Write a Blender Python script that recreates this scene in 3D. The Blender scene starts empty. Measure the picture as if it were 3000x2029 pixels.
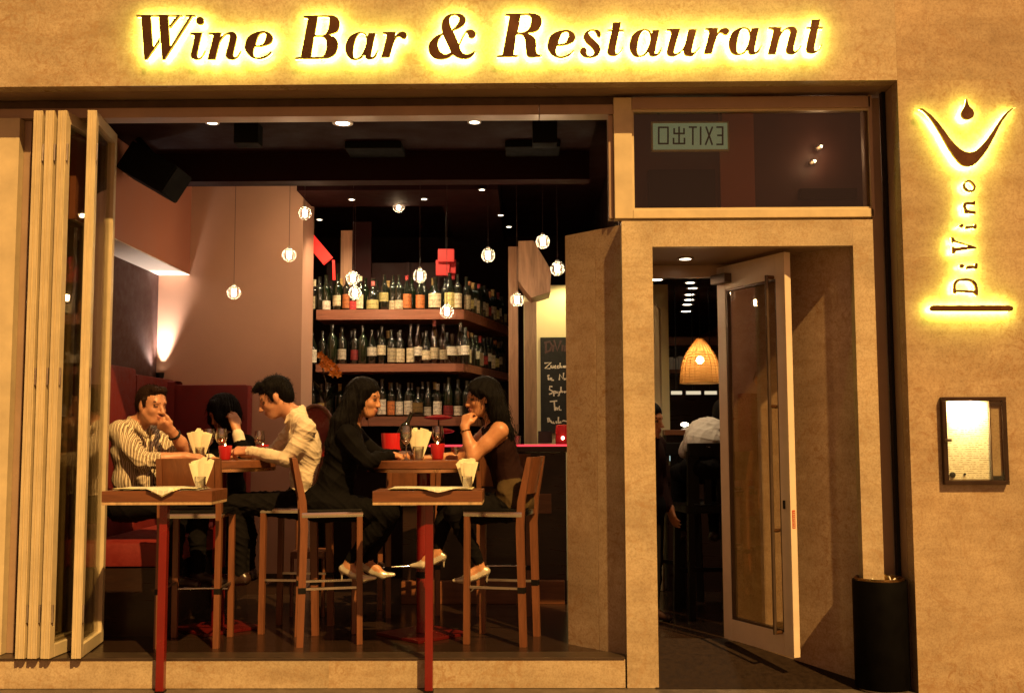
import bpy, bmesh, math, random
import numpy as np
from mathutils import Vector, Matrix, Euler
from mathutils.geometry import tessellate_polygon

random.seed(7)
SC = bpy.context.scene
COL = SC.collection
PI = math.pi

# ------------------------------------------------------------------ camera
F = 3100.0                      # focal length in pixels of the 3000 px wide photograph
PITCH = math.atan(260.5 / F)
CAM_LOC = Vector((0.068, -6.0, 1.426))
CAM_R = (Matrix.Rotation(math.radians(0.65), 3, 'Z') @ Matrix.Rotation(PI / 2 + PITCH, 3, 'X')
         @ Matrix.Rotation(-0.0039, 3, 'Z'))
cam = bpy.data.cameras.new('camera')
cam.sensor_width = 36.0
cam.lens = 36.0 * F / 3000.0
cam.clip_end = 400
cam_o = bpy.data.objects.new('camera', cam)
COL.objects.link(cam_o)
cam_o.matrix_world = Matrix.Translation(CAM_LOC) @ CAM_R.to_4x4()
SC.camera = cam_o

# ------------------------------------------------------------------ sky, street light (the sun lamp), exposure
SUN_AZ, SUN_EL = math.radians(29.0), math.radians(47.0)   # from the right of the facade's normal, above
w = bpy.data.worlds.new('World')
SC.world = w
w.use_nodes = True
wn = w.node_tree
wn.nodes.clear()
sky = wn.nodes.new('ShaderNodeTexSky')
sky.sky_type = 'NISHITA'
sky.sun_disc = False
sky.sun_elevation = SUN_EL
sky.sun_rotation = PI - SUN_AZ
tint = wn.nodes.new('ShaderNodeMix')
tint.data_type = 'RGBA'
tint.blend_type = 'MULTIPLY'
tint.inputs[0].default_value = 1.0
tint.inputs[7].default_value = (1.0, 0.36, 0.15, 1)
bg = wn.nodes.new('ShaderNodeBackground')
bg.inputs[1].default_value = 0.062
wo = wn.nodes.new('ShaderNodeOutputWorld')
wn.links.new(sky.outputs[0], tint.inputs[6])
wn.links.new(tint.outputs[2], bg.inputs[0])
wn.links.new(bg.outputs[0], wo.inputs[0])

sun = bpy.data.lights.new('street_light', 'SUN')
sun.energy = 4.3
sun.angle = math.radians(0.7)
sun.color = (1.0, 0.575, 0.175)
sun_o = bpy.data.objects.new('street_light', sun)
COL.objects.link(sun_o)
sd = Vector((math.sin(SUN_AZ) * math.cos(SUN_EL), -math.cos(SUN_AZ) * math.cos(SUN_EL), math.sin(SUN_EL)))
sun_o.rotation_euler = sd.to_track_quat('Z', 'Y').to_euler()
sun_o.location = sd * 12

SC.view_settings.view_transform = 'Standard'
SC.view_settings.look = 'None'
SC.view_settings.gamma = 1.0
SC.view_settings.use_curve_mapping = False
SC.view_settings.exposure = 0.48
SC.cycles.use_denoising = True
SC.cycles.max_bounces = 8
SC.cycles.transparent_max_bounces = 24
SC.cycles.sample_clamp_indirect = 4.0
SC.cycles.caustics_reflective = False
SC.cycles.caustics_refractive = False
SC.cycles.use_light_tree = True


# ------------------------------------------------------------------ helpers
def at(x, y, Y):
    """the point that stands at depth Y behind photograph pixel (x, y)"""
    d = CAM_R @ Vector(((x - 1500) / F, -(y - 1014.5) / F, -1.0))
    t = (Y - CAM_LOC.y) / d.y
    return CAM_LOC + d * t


def atz(x, y, Z):
    d = CAM_R @ Vector(((x - 1500) / F, -(y - 1014.5) / F, -1.0))
    t = (Z - CAM_LOC.z) / d.z
    return CAM_LOC + d * t


class MB:
    def __init__(self):
        self.v = []
        self.f = []
        self.m = []
        self.cm = 0

    def add(self, vs, fs, m=None):
        o = len(self.v)
        self.v += [tuple(p) for p in vs]
        for f in fs:
            self.f.append(tuple(i + o for i in f))
            self.m.append(self.cm if m is None else m)
        return self

    def box(self, x0, x1, y0, y1, z0, z1, b=0.0, M=None):
        if b <= 0:
            vs = [(x, y, z) for z in (z0, z1) for y in (y0, y1) for x in (x0, x1)]
            fs = [(0, 2, 3, 1), (4, 5, 7, 6), (0, 1, 5, 4), (2, 6, 7, 3), (0, 4, 6, 2), (1, 3, 7, 5)]
        else:
            bm = bmesh.new()
            bmesh.ops.create_cube(bm, size=1)
            for q in bm.verts:
                q.co = Vector(((x0 + x1) / 2 + q.co.x * (x1 - x0), (y0 + y1) / 2 + q.co.y * (y1 - y0), (z0 + z1) / 2 + q.co.z * (z1 - z0)))
            bmesh.ops.bevel(bm, geom=bm.edges[:], offset=b, segments=2, affect='EDGES', profile=0.7)
            bm.verts.index_update()
            vs = [q.co.copy() for q in bm.verts]
            fs = [tuple(q.index for q in f.verts) for f in bm.faces]
            bm.free()
        if M is not None:
            vs = [M @ Vector(p) for p in vs]
        return self.add(vs, fs)

    def beam(self, a, b, w, t, up=(0, 0, 1), bev=0.0):
        """a rectangular bar from a to b, w wide (sideways), t thick (along up)"""
        a, b = Vector(a), Vector(b)
        d = b - a
        L = d.length
        z = d / L
        x = Vector(up).cross(z)
        if x.length < 1e-4:
            x = Vector((1, 0, 0))
        x.normalize()
        y = z.cross(x)
        M = Matrix((x, y, z)).transposed().to_4x4()
        M.translation = a
        return self.box(-w / 2, w / 2, -t / 2, t / 2, 0, L, bev, M)

    def tube(self, pts, r, seg=10, cap=True):
        pts = [Vector(p) for p in pts]
        rs = r if isinstance(r, (list, tuple)) else [r] * len(pts)
        vs, fs = [], []
        n0 = None
        for i, p in enumerate(pts):
            d = (pts[min(i + 1, len(pts) - 1)] - pts[max(i - 1, 0)]).normalized()
            if n0 is None:
                n0 = d.orthogonal().normalized()
            else:
                n0 = (n0 - d * n0.dot(d)).normalized()
            b = d.cross(n0)
            for k in range(seg):
                a = 2 * PI * k / seg
                vs.append(p + (n0 * math.cos(a) + b * math.sin(a)) * rs[i])
        for i in range(len(pts) - 1):
            for k in range(seg):
                k2 = (k + 1) % seg
                fs.append((i * seg + k, i * seg + k2, (i + 1) * seg + k2, (i + 1) * seg + k))
        if cap:
            fs.append(tuple(range(seg - 1, -1, -1)))
            fs.append(tuple(range((len(pts) - 1) * seg, len(pts) * seg)))
        return self.add(vs, fs)

    def lathe(self, prof, c=(0, 0, 0), seg=24, M=None):
        vs, fs = [], []
        for (r, z) in prof:
            for k in range(seg):
                a = 2 * PI * k / seg
                vs.append(Vector((c[0] + r * math.cos(a), c[1] + r * math.sin(a), c[2] + z)))
        n = len(prof)
        for i in range(n - 1):
            for k in range(seg):
                k2 = (k + 1) % seg
                fs.append((i * seg + k, i * seg + k2, (i + 1) * seg + k2, (i + 1) * seg + k))
        if prof[0][0] > 1e-5:
            fs.append(tuple(range(seg - 1, -1, -1)))
        if prof[-1][0] > 1e-5:
            fs.append(tuple(range((n - 1) * seg, n * seg)))
        if M is not None:
            vs = [M @ p for p in vs]
        return self.add(vs, fs)

    def ball(self, c, r, seg=16, rings=10, M=None):
        prof = [(max(1e-6, math.sin(PI * i / rings)), -math.cos(PI * i / rings)) for i in range(rings + 1)]
        rr = r if isinstance(r, (list, tuple)) else (r, r, r)
        vs, fs = [], []
        for (q, z) in prof:
            for k in range(seg):
                a = 2 * PI * k / seg
                p = Vector((rr[0] * q * math.cos(a), rr[1] * q * math.sin(a), rr[2] * z))
                if M is not None:
                    p = M @ p
                vs.append(p + Vector(c))
        for i in range(rings):
            for k in range(seg):
                k2 = (k + 1) % seg
                fs.append((i * seg + k, i * seg + k2, (i + 1) * seg + k2, (i + 1) * seg + k))
        return self.add(vs, fs)

    def prism(self, poly, y0, y1, holes=()):
        """polygon(s) given as (x, z) pairs, extruded from y0 (front) to y1"""
        loops = [[Vector((p[0], p[1], 0)) for p in l] for l in [poly] + list(holes)]
        tris = tessellate_polygon(loops)
        flat = [p for l in loops for p in l]
        n = len(flat)
        vs = [(p.x, y0, p.y) for p in flat] + [(p.x, y1, p.y) for p in flat]
        fs = []
        for t in tris:
            a, b, c = flat[t[0]], flat[t[1]], flat[t[2]]
            if (b - a).cross(c - a).z < 0:
                t = (t[0], t[2], t[1])
            fs.append(tuple(t))
            if y1 != y0:
                fs.append((t[2] + n, t[1] + n, t[0] + n))
        if y1 != y0:
            o = 0
            for l in loops:
                k = len(l)
                for i in range(k):
                    j = (i + 1) % k
                    fs.append((o + i, o + i + n, o + j + n, o + j))
                o += k
        return self.add(vs, fs)


def wloc(o):
    p = Vector((0, 0, 0))
    while o is not None:
        p += o.location
        o = o.parent
    return p


def mk(name, mb, mats, parent=None, smooth=False, loc=None, fix=True):
    """one mesh object. Vertices come in world coordinates; the object's (or its parent's) place is taken off them"""
    me = bpy.data.meshes.new(name)
    off = Vector(loc) if loc is not None else Vector((0, 0, 0))
    tot = off + (wloc(parent) if parent is not None else Vector((0, 0, 0)))
    me.from_pydata([Vector(p) - tot for p in mb.v], [], mb.f)
    if not isinstance(mats, (list, tuple)):
        mats = [mats]
    for m in mats:
        me.materials.append(m)
    if len(mats) > 1:
        me.polygons.foreach_set('material_index', mb.m)
    me.validate()
    if fix:
        bm = bmesh.new()
        bm.from_mesh(me)
        bmesh.ops.recalc_face_normals(bm, faces=bm.faces[:])
        bm.to_mesh(me)
        bm.free()
    if smooth:
        me.polygons.foreach_set('use_smooth', [True] * len(me.polygons))
        me.set_sharp_from_angle(angle=math.radians(smooth if smooth is not True else 40))
    o = bpy.data.objects.new(name, me)
    COL.objects.link(o)
    o.location = off
    if parent is not None:
        o.parent = parent
    return o


def tag(o, label=None, cat=None, group=None, kind=None):
    if label:
        o['label'] = label
    if cat:
        o['category'] = cat
    if group:
        o['group'] = group
    if kind:
        o['kind'] = kind
    return o


def thing(name, label, cat, loc=(0, 0, 0), group=None, rotz=0.0):
    o = bpy.data.objects.new(name, None)
    o.empty_display_size = 0.05
    COL.objects.link(o)
    o.location = loc
    o.rotation_euler = (0, 0, rotz)
    return tag(o, label, cat, group)


def struct(name, mb, mat, parent=None, **k):
    o = mk(name, mb, mat, parent, **k)
    if parent is None:
        o['kind'] = 'structure'
    return o


def copy_tree(o, parent=None):
    c = o.copy()
    COL.objects.link(c)
    c.parent = parent
    for ch in list(o.children):
        copy_tree(ch, c)
    return c


# ------------------------------------------------------------------ materials
def srgb(r, g, b):
    f = lambda c: (c / 255 / 12.92) if c / 255 <= 0.04045 else ((c / 255 + 0.055) / 1.055) ** 2.4
    return (f(r), f(g), f(b))


class NT:
    def __init__(self, name):
        self.m = bpy.data.materials.new(name)
        self.m.use_nodes = True
        self.t = self.m.node_tree
        self.t.nodes.clear()
        self.out = self.n('ShaderNodeOutputMaterial')
        self.b = self.n('ShaderNodeBsdfPrincipled')
        self.l(self.b.outputs[0], self.out.inputs[0])

    def n(self, kind, **k):
        q = self.t.nodes.new(kind)
        for a, b in k.items():
            setattr(q, a, b)
        return q

    def l(self, a, b):
        self.t.links.new(a, b)

    def set(self, **k):
        for a, b in k.items():
            i = self.b.inputs[a.replace('_', ' ')]
            i.default_value = (*b, 1) if isinstance(b, tuple) and len(b) == 3 else b
        return self

    def pos(self, scale=1.0, kind='world', rnd=0.0, stretch=(1, 1, 1)):
        if kind == 'world':
            o = self.n('ShaderNodeNewGeometry').outputs['Position']
        else:
            o = self.n('ShaderNodeTexCoord').outputs['Object']
        mp = self.n('ShaderNodeMapping')
        mp.inputs['Scale'].default_value = tuple(scale * s for s in stretch)
        self.l(o, mp.inputs[0])
        if rnd:
            oi = self.n('ShaderNodeObjectInfo')
            ml = self.n('ShaderNodeMath', operation='MULTIPLY')
            ml.inputs[1].default_value = rnd
            self.l(oi.outputs['Random'], ml.inputs[0])
            self.l(ml.outputs[0], mp.inputs['Location'])
        return mp.outputs[0]

    def noise(self, vec, scale, detail=6, rough=0.6, dist=0.0):
        q = self.n('ShaderNodeTexNoise')
        q.inputs['Scale'].default_value = scale
        q.inputs['Detail'].default_value = detail
        q.inputs['Roughness'].default_value = rough
        q.inputs['Distortion'].default_value = dist
        self.l(vec, q.inputs['Vector'])
        return q.outputs['Fac']

    def ramp(self, fac, stops):
        q = self.n('ShaderNodeValToRGB')
        e = q.color_ramp.elements
        while len(e) < len(stops):
            e.new(0.5)
        for i, (p, c) in enumerate(stops):
            e[i].position = p
            e[i].color = (*c, 1) if len(c) == 3 else c
        self.l(fac, q.inputs[0])
        return q.outputs[0]

    def mix(self, fac, a, b, mode='MIX'):
        q = self.n('ShaderNodeMix', data_type='RGBA', blend_type=mode)
        for i, s in ((0, fac), (6, a), (7, b)):
            if isinstance(s, (int, float)):
                q.inputs[i].default_value = s
            elif isinstance(s, tuple):
                q.inputs[i].default_value = (*s, 1)
            else:
                self.l(s, q.inputs[i])
        return q.outputs[2]

    def bump(self, h, strength=0.2, dist=0.01):
        q = self.n('ShaderNodeBump')
        q.inputs['Strength'].default_value = strength
        q.inputs['Distance'].default_value = dist
        self.l(h, q.inputs['Height'])
        self.l(q.outputs[0], self.b.inputs['Normal'])

    def col(self, s):
        self.l(s, self.b.inputs['Base Color'])
        return self


def plain(name, c, rough=0.5, metal=0.0, var=0.12, scale=14.0, bump=0.05, spec=0.5, coat=0.0, kind='object'):
    """a colour with uneven tone, uneven gloss and a little relief"""
    t = NT(name).set(Roughness=rough, Metallic=metal)
    t.b.inputs['Specular IOR Level'].default_value = spec
    t.b.inputs['Coat Weight'].default_value = coat
    v = t.pos(1.0, kind, rnd=7.0)
    n = t.noise(v, scale, 5, 0.6)
    lo = tuple(x * (1 - var) for x in c)
    hi = tuple(min(1, x * (1 + var)) for x in c)
    t.col(t.ramp(n, [(0.3, lo), (0.7, hi)]))
    r = t.n('ShaderNodeMapRange')
    r.inputs[1].default_value, r.inputs[2].default_value = 0.3, 0.7
    r.inputs[3].default_value, r.inputs[4].default_value = max(0.02, rough * 0.8), min(1, rough * 1.2)
    t.l(n, r.inputs[0])
    t.l(r.outputs[0], t.b.inputs['Roughness'])
    if bump:
        t.bump(t.noise(v, scale * 5, 4, 0.6), bump, 0.004)
    return t.m


def emit(name, c, s):
    t = NT(name)
    e = t.n('ShaderNodeEmission')
    e.inputs[0].default_value = (*c, 1)
    e.inputs[1].default_value = s
    t.l(e.outputs[0], t.out.inputs[0])
    return t.m


def glass(name, tintc=(1, 1, 1), refl=1.0, rough=0.0):
    """clear sheet or thin vessel: what is behind shows through, the rest is mirrored by Fresnel"""
    t = NT(name)
    tr = t.n('ShaderNodeBsdfTransparent')
    tr.inputs[0].default_value = (*tintc, 1)
    gl = t.n('ShaderNodeBsdfGlossy')
    gl.inputs['Roughness'].default_value = rough
    lw = t.n('ShaderNodeFresnel')
    bf = t.n('ShaderNodeNewGeometry').outputs['Backfacing']
    io = t.n('ShaderNodeMapRange')          # the node inverts its index on back faces: undo that, so both faces mirror alike
    io.inputs[3].default_value, io.inputs[4].default_value = 1.5, 1 / 1.5
    t.l(bf, io.inputs[0])
    t.l(io.outputs[0], lw.inputs[0])
    ml = t.n('ShaderNodeMath', operation='MULTIPLY', use_clamp=True)
    ml.inputs[1].default_value = refl
    t.l(lw.outputs[0], ml.inputs[0])
    mx = t.n('ShaderNodeMixShader')
    t.l(ml.outputs[0], mx.inputs[0])
    t.l(tr.outputs[0], mx.inputs[1])
    t.l(gl.outputs[0], mx.inputs[2])
    t.l(mx.outputs[0], t.out.inputs[0])
    return t.m


def stone_mat(name, base, rough, vein=0.55):
    t = NT(name).set(Roughness=rough)
    t.b.inputs['Specular IOR Level'].default_value = 0.5
    v = t.pos(1.0, 'world', rnd=20.0)
    big = t.noise(v, 1.6, 5, 0.55, 0.4)
    mid = t.noise(v, 9.0, 6, 0.65, 0.6)
    fine = t.noise(v, 90.0, 3, 0.7)
    c = t.ramp(big, [(0.3, tuple(x * 0.74 for x in base)), (0.7, tuple(min(1, x * 1.08) for x in base))])
    c = t.mix(0.32, c, t.ramp(mid, [(0.34, (0.56, 0.48, 0.40)), (0.6, (1, 1, 1))]), 'MULTIPLY')
    strata = t.noise(t.pos(1.0, 'world', rnd=20.0, stretch=(0.5, 0.5, 3.0)), 4.0, 6, 0.65, 0.5)
    c = t.mix(0.5, c, t.ramp(strata, [(0.36, (0.74, 0.66, 0.56)), (0.58, (1, 1, 1))]), 'MULTIPLY')
    c = t.mix(0.5, c, t.ramp(fine, [(0.34, (0.52, 0.44, 0.36)), (0.56, (1, 1, 1))]), 'MULTIPLY')
    # drifts of brown fossil flecks, only where the broad mask is high
    mask = t.ramp(t.noise(v, 1.1, 3, 0.5, 0.8), [(0.44, (0, 0, 0)), (0.62, (1, 1, 1))])
    fl = t.ramp(t.noise(v, 16.0, 8, 0.72, 1.6), [(0.50, (0, 0, 0)), (0.62, (1, 1, 1))])
    both = t.n('ShaderNodeMath', operation='MULTIPLY')
    t.l(mask, both.inputs[0])
    t.l(fl, both.inputs[1])
    sc = t.n('ShaderNodeMath', operation='MULTIPLY')
    sc.inputs[1].default_value = vein
    t.l(both.outputs[0], sc.inputs[0])
    c = t.mix(sc.outputs[0], c, tuple(x * y for x, y in zip(base, (0.55, 0.40, 0.28))))
    # thin crack-like veins
    vo = t.n('ShaderNodeTexNoise')
    vo.inputs['Scale'].default_value = 3.2
    vo.inputs['Detail'].default_value = 7
    vo.inputs['Distortion'].default_value = 1.2
    t.l(v, vo.inputs['Vector'])
    vr = t.ramp(vo.outputs['Fac'], [(0.485, (0, 0, 0)), (0.5, (1, 1, 1)), (0.515, (0, 0, 0))])
    vm = t.n('ShaderNodeMath', operation='MULTIPLY')
    vm.inputs[1].default_value = 0.4
    t.l(vr, vm.inputs[0])
    c = t.mix(vm.outputs[0], c, tuple(x * y for x, y in zip(base, (0.6, 0.45, 0.3))))
    t.col(c)
    rr = t.ramp(mid, [(0.3, (rough * 1.4,) * 3), (0.7, (rough * 0.8,) * 3)])
    t.l(rr, t.b.inputs['Roughness'])
    t.bump(fine, 0.04, 0.002)
    return t.m


def wood_mat(name, base, rough=0.35, axis='X', scale=1.0, var=0.35):
    t = NT(name).set(Roughness=rough)
    st = {'X': (1, 9, 9), 'Y': (9, 1, 9), 'Z': (9, 9, 1)}[axis]
    v = t.pos(scale, 'object', rnd=9.0, stretch=st)
    a = t.noise(v, 3.0, 8, 0.65, 0.8)
    c = t.ramp(a, [(0.28, tuple(x * (1 - var) for x in base)), (0.5, base), (0.75, tuple(min(1, x * (1 + var)) for x in base))])
    t.col(c)
    rr = t.ramp(a, [(0.3, (rough * 1.3,) * 3), (0.7, (rough * 0.8,) * 3)])
    t.l(rr, t.b.inputs['Roughness'])
    t.bump(a, 0.08, 0.003)
    return t.m


M = {}
M['stone'] = stone_mat('cream_limestone', (0.58, 0.47, 0.32), 0.28, 0.75)
M['stone2'] = stone_mat('honed_limestone', (0.60, 0.49, 0.34), 0.34, 0.45)
M['stone_polished'] = stone_mat('polished_limestone', (0.52, 0.39, 0.28), 0.15, 0.8)
M['stone_pier'] = stone_mat('dimmed_limestone', (0.52, 0.40, 0.265), 0.22, 0.85)  # browner base stands in for the street light falling off to the right
M['pave'] = plain('pavement_stone', (0.10, 0.08, 0.065), 0.5, var=0.35, scale=9, bump=0.2, kind='world')
M['asphalt'] = plain('street_paving', (0.20, 0.17, 0.14), 0.8, var=0.3, scale=40, bump=0.5, kind='world')
M['bronze'] = plain('brown_anodised_metal', (0.36, 0.25, 0.18), 0.42, 0.15, var=0.10, scale=5, bump=0.02)
M['bronze_black'] = plain('blackened_bronze', (0.045, 0.025, 0.016), 0.35, 0.5, var=0.2)
M['bronze_dark'] = plain('dark_bronze_metal', (0.10, 0.07, 0.05), 0.35, 0.6, var=0.15)
M['cream'] = plain('cream_paint', (0.58, 0.48, 0.31), 0.45, 0.0, var=0.14, scale=6, bump=0.03)
M['letter'] = plain('letter_metal', (0.16, 0.075, 0.03), 0.28, 0.75, var=0.2, scale=6, bump=0.0)
M['black'] = plain('black_paint', (0.004, 0.0037, 0.0035), 0.45, var=0.2, spec=0.25)
M['bin_black'] = plain('black_bin_paint', (0.0022, 0.002, 0.002), 0.6, var=0.3, spec=0.06)
M['matteblack'] = plain('black_cloth_box', (0.006, 0.006, 0.006), 0.95, var=0.2, spec=0.1)
M['chrome'] = plain('polished_steel', (0.72, 0.68, 0.62), 0.16, 1.0, var=0.06, bump=0.0)
M['steel'] = plain('brushed_steel', (0.55, 0.50, 0.44), 0.32, 1.0, var=0.1)
M['glass'] = glass('clear_glass', (0.93, 0.93, 0.90), 1.0)
M['glass_window'] = glass('window_glass', (0.80, 0.78, 0.72), 1.2)
M['glass_door'] = glass('door_glass', (0.84, 0.79, 0.66), 4.0)
M['vessel'] = glass('drinking_glass', (0.95, 0.94, 0.92), 8.0, 0.05)
M['red_paint'] = plain('red_lacquer', (0.17, 0.008, 0.006), 0.25, var=0.15, scale=4, bump=0.02, coat=0.4)
M['red_dark'] = plain('dark_red_lacquer', (0.07, 0.004, 0.003), 0.3, var=0.2, scale=6, bump=0.03)
M['red_glow'] = emit('red_glow', (1.0, 0.05, 0.06), 1.1)
M['wood_red'] = wood_mat('reddish_wood', (0.16, 0.058, 0.025), 0.32, 'X')
M['wood_leg'] = wood_mat('stool_wood', (0.17, 0.062, 0.027), 0.34, 'Z')
M['wood_dark'] = wood_mat('dark_wood', (0.022, 0.010, 0.007), 0.3, 'X')
M['wood_floor'] = wood_mat('dark_floor_wood', (0.022, 0.012, 0.008), 0.2, 'X')
M['wood_pale'] = wood_mat('pale_wood', (0.50, 0.34, 0.19), 0.4, 'Z')
M['wood_shelf'] = wood_mat('shelf_wood', (0.26, 0.095, 0.05), 0.4, 'X')
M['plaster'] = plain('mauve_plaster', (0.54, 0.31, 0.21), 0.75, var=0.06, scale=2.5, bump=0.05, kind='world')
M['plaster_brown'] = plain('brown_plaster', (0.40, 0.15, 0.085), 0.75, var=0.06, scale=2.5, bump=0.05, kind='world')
M['plaster_yellow'] = plain('cream_plaster', (0.72, 0.62, 0.36), 0.7, var=0.05, scale=3, bump=0.04, kind='world')
M['maroon'] = plain('maroon_ceiling_paint', (0.016, 0.003, 0.003), 0.8, var=0.15, scale=3, kind='world', spec=0.12)
M['darkwall'] = plain('dark_bar_wall', (0.012, 0.004, 0.0035), 0.8, var=0.2, scale=3, kind='world', spec=0.15)
M['banquette'] = plain('red_upholstery', (0.15, 0.009, 0.007), 0.6, var=0.15, scale=20, bump=0.25)
M['paper'] = plain('white_paper', (0.80, 0.76, 0.64), 0.8, var=0.04)
M['napkin'] = plain('paper_napkin', (0.84, 0.78, 0.56), 0.9, var=0.05, scale=60, bump=0.2)
M['wine'] = glass('white_wine', (0.9, 0.65, 0.3), 1.0)
M['lamp'] = emit('halogen_core', (1.0, 0.86, 0.66), 240.0)
M['downlight'] = emit('downlight_lens', (1.0, 0.85, 0.62), 9.0)
# ================================================================== THE SETTING: ground
struct('street', MB().box(-30, 30, -40, -0.9, -0.45, -0.15), M['asphalt'])
struct('pavement', MB().box(-30, 30, -0.9, -0.065, -0.45, -0.13), M['pave'])
struct('step', MB().box(-6, 6, -0.06, 0.95, -0.44, 0.0, 0.004), M['pave'])

# ================================================================== stone front of the building
LZ = at(1300, 245, 0).z                 # underside of the lintel
PX = at(2652, 900, 0).x                 # left edge of the pier
FR = 0.13                               # plane of portal, riser
front = thing('shop_front', 'cream limestone shop front with wide lintel and right hand pier', 'building', (0, 0, 0))
J = 0.0002


def panel(x0, x1, y0, y1, z0, z1, mat='stone', b=0.0, name='stone_panel', parent=front):
    return mk(name, MB().box(x0 + J, x1 - J, y0, y1, z0 + J, z1 - J, b), M[mat], parent)


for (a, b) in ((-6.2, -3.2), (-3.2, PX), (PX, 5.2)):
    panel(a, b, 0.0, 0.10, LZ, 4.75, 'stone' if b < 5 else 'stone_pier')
zz = [-0.14, 1.16, 2.43, LZ]
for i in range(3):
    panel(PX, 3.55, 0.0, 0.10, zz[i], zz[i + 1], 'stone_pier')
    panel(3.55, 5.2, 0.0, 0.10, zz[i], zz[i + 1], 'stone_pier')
# body of wall behind the cladding, soffit over the recess, side of the pier
mk('wall', MB().box(-6.2, 5.2, 0.104, 0.62, LZ + 0.012, 4.75), M['stone2'], front)
mk('wall', MB().box(PX + 0.012, 5.2, 0.104, 0.62, -0.14, LZ + 0.008), M['stone2'], front)
mk('soffit', MB().box(-6.2, PX, 0.102, 0.62, LZ - 0.001, LZ + 0.010), M['bronze'], front)
mk('reveal', MB().box(PX - 0.001, PX + 0.010, 0.102, 0.62, 0.0, LZ - 0.004), M['bronze'], front)
# thin dark seal strip in the corner of the recess
mk('seal_strip', MB().box(PX - 0.022, PX - 0.004, 0.20, 0.245, 0.0, LZ - 0.004), M['black'], front)

# ------------------------------------------------------------------ low plinth under the open window
plinth = thing('window_plinth', 'low cream stone plinth under the open window front', 'plinth', (-0.5, FR, 0))
PLX = at(1832, 1960, FR).x
ztop = at(900, 1925, FR).z
xs = [-5.0, -2.9, -1.05, PLX]
for i in range(3):
    panel(xs[i], xs[i + 1], FR, FR + 0.06, 0.003, ztop - 0.012, 'stone', parent=plinth)
mk('sill', MB().box(-5.0, PLX - 0.002, FR - 0.008, FR + 0.16, ztop - 0.0105, ztop, 0.003), M['bronze_dark'], plinth)

# ------------------------------------------------------------------ metal head frame over the window
head = thing('head_rail', 'brown metal head rail above the open folding window', 'frame', (-1, 0.22, 3.3))
HX = at(1835, 300, 0.22).x
zh0, zh1 = at(900, 341, 0.22).z, LZ - 0.006
jx = at(1580, 310, 0.22).x
mk('rail', MB().box(-5, jx - 0.002, 0.22, 0.34, zh0, zh1 - 0.055, 0.004), M['bronze'], head)
mk('rail', MB().box(jx + 0.001, HX, 0.22, 0.34, zh0, zh1 - 0.055, 0.004), M['bronze'], head)
mk('track', MB().box(-5, HX, 0.25, 0.36, zh1 - 0.053, zh1), M['bronze_dark'], head)

# ------------------------------------------------------------------ transom window over the portal
tw = thing('transom_window', 'fixed transom window over the doorway, brown metal frame', 'window', (1.4, 0.2, 2.7))
tx0, tx1 = at(1800, 500, 0.2).x, PX - 0.10
tz0, tz1 = at(2200, 637, 0.2).z, at(2200, 283, 0.2).z
gx0, gx1 = at(1853, 500, 0.2).x, at(2558, 500, 0.2).x
gz0, gz1 = at(2200, 612, 0.2).z, at(2200, 317, 0.2).z
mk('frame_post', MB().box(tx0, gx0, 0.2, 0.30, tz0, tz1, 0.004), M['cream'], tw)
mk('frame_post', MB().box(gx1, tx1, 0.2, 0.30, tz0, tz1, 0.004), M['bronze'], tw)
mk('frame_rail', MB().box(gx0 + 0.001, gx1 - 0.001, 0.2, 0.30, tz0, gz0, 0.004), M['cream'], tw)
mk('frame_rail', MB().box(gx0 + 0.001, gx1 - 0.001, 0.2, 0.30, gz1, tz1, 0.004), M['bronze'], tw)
bd = MB()
for (a, b, c, d) in ((gx0, gx0 + 0.012, gz0, gz1), (gx1 - 0.012, gx1, gz0, gz1), (gx0 + 0.012, gx1 - 0.012, gz0, gz0 + 0.012), (gx0 + 0.012, gx1 - 0.012, gz1 - 0.012, gz1)):
    bd.box(a, b, 0.212, 0.232, c, d)
mk('glazing_bead', bd, M['cream'], tw)
mk('pane', MB().box(gx0 + 0.004, gx1 - 0.004, 0.240, 0.246, gz0 + 0.004, gz1 - 0.004), M['glass_window'], tw)
# the slim post beside the frame
mk('side_post', MB().box(at(1783, 500, 0.24).x, tx0 - 0.002, 0.235, 0.33, at(1790, 640, 0.24).z, zh0 - 0.002, 0.003), M['bronze'], tw)

# ------------------------------------------------------------------ stone portal round the door
portal = thing('door_portal', 'cream stone portal framing the recessed entrance', 'doorway', (1.3, FR, 0))
p0, p1 = at(1829, 1300, FR).x, at(1920, 1300, FR).x
q0, q1 = at(2517, 1300, FR).x, at(2578, 1300, FR).x
hz0, hz1 = at(2200, 721, FR).z, at(2200, 645, FR).z
TH = 0.07
panel(p0, p1, FR, FR + TH, 0.002, hz1, 'stone2', parent=portal, name='jamb')
panel(q0, q1, FR, FR + TH, 0.002, hz1, 'stone2', parent=portal, name='jamb')
panel(p1, q0, FR, FR + TH, hz0, hz1, 'stone2', parent=portal, name='header')
# splayed return on the window side: two polished slabs
c0, c1 = Vector((p0, FR + TH + 0.001, 0)), Vector((at(1661, 1300, 0.51).x, 0.53, 0))
zt0 = hz1 - 0.01


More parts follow.
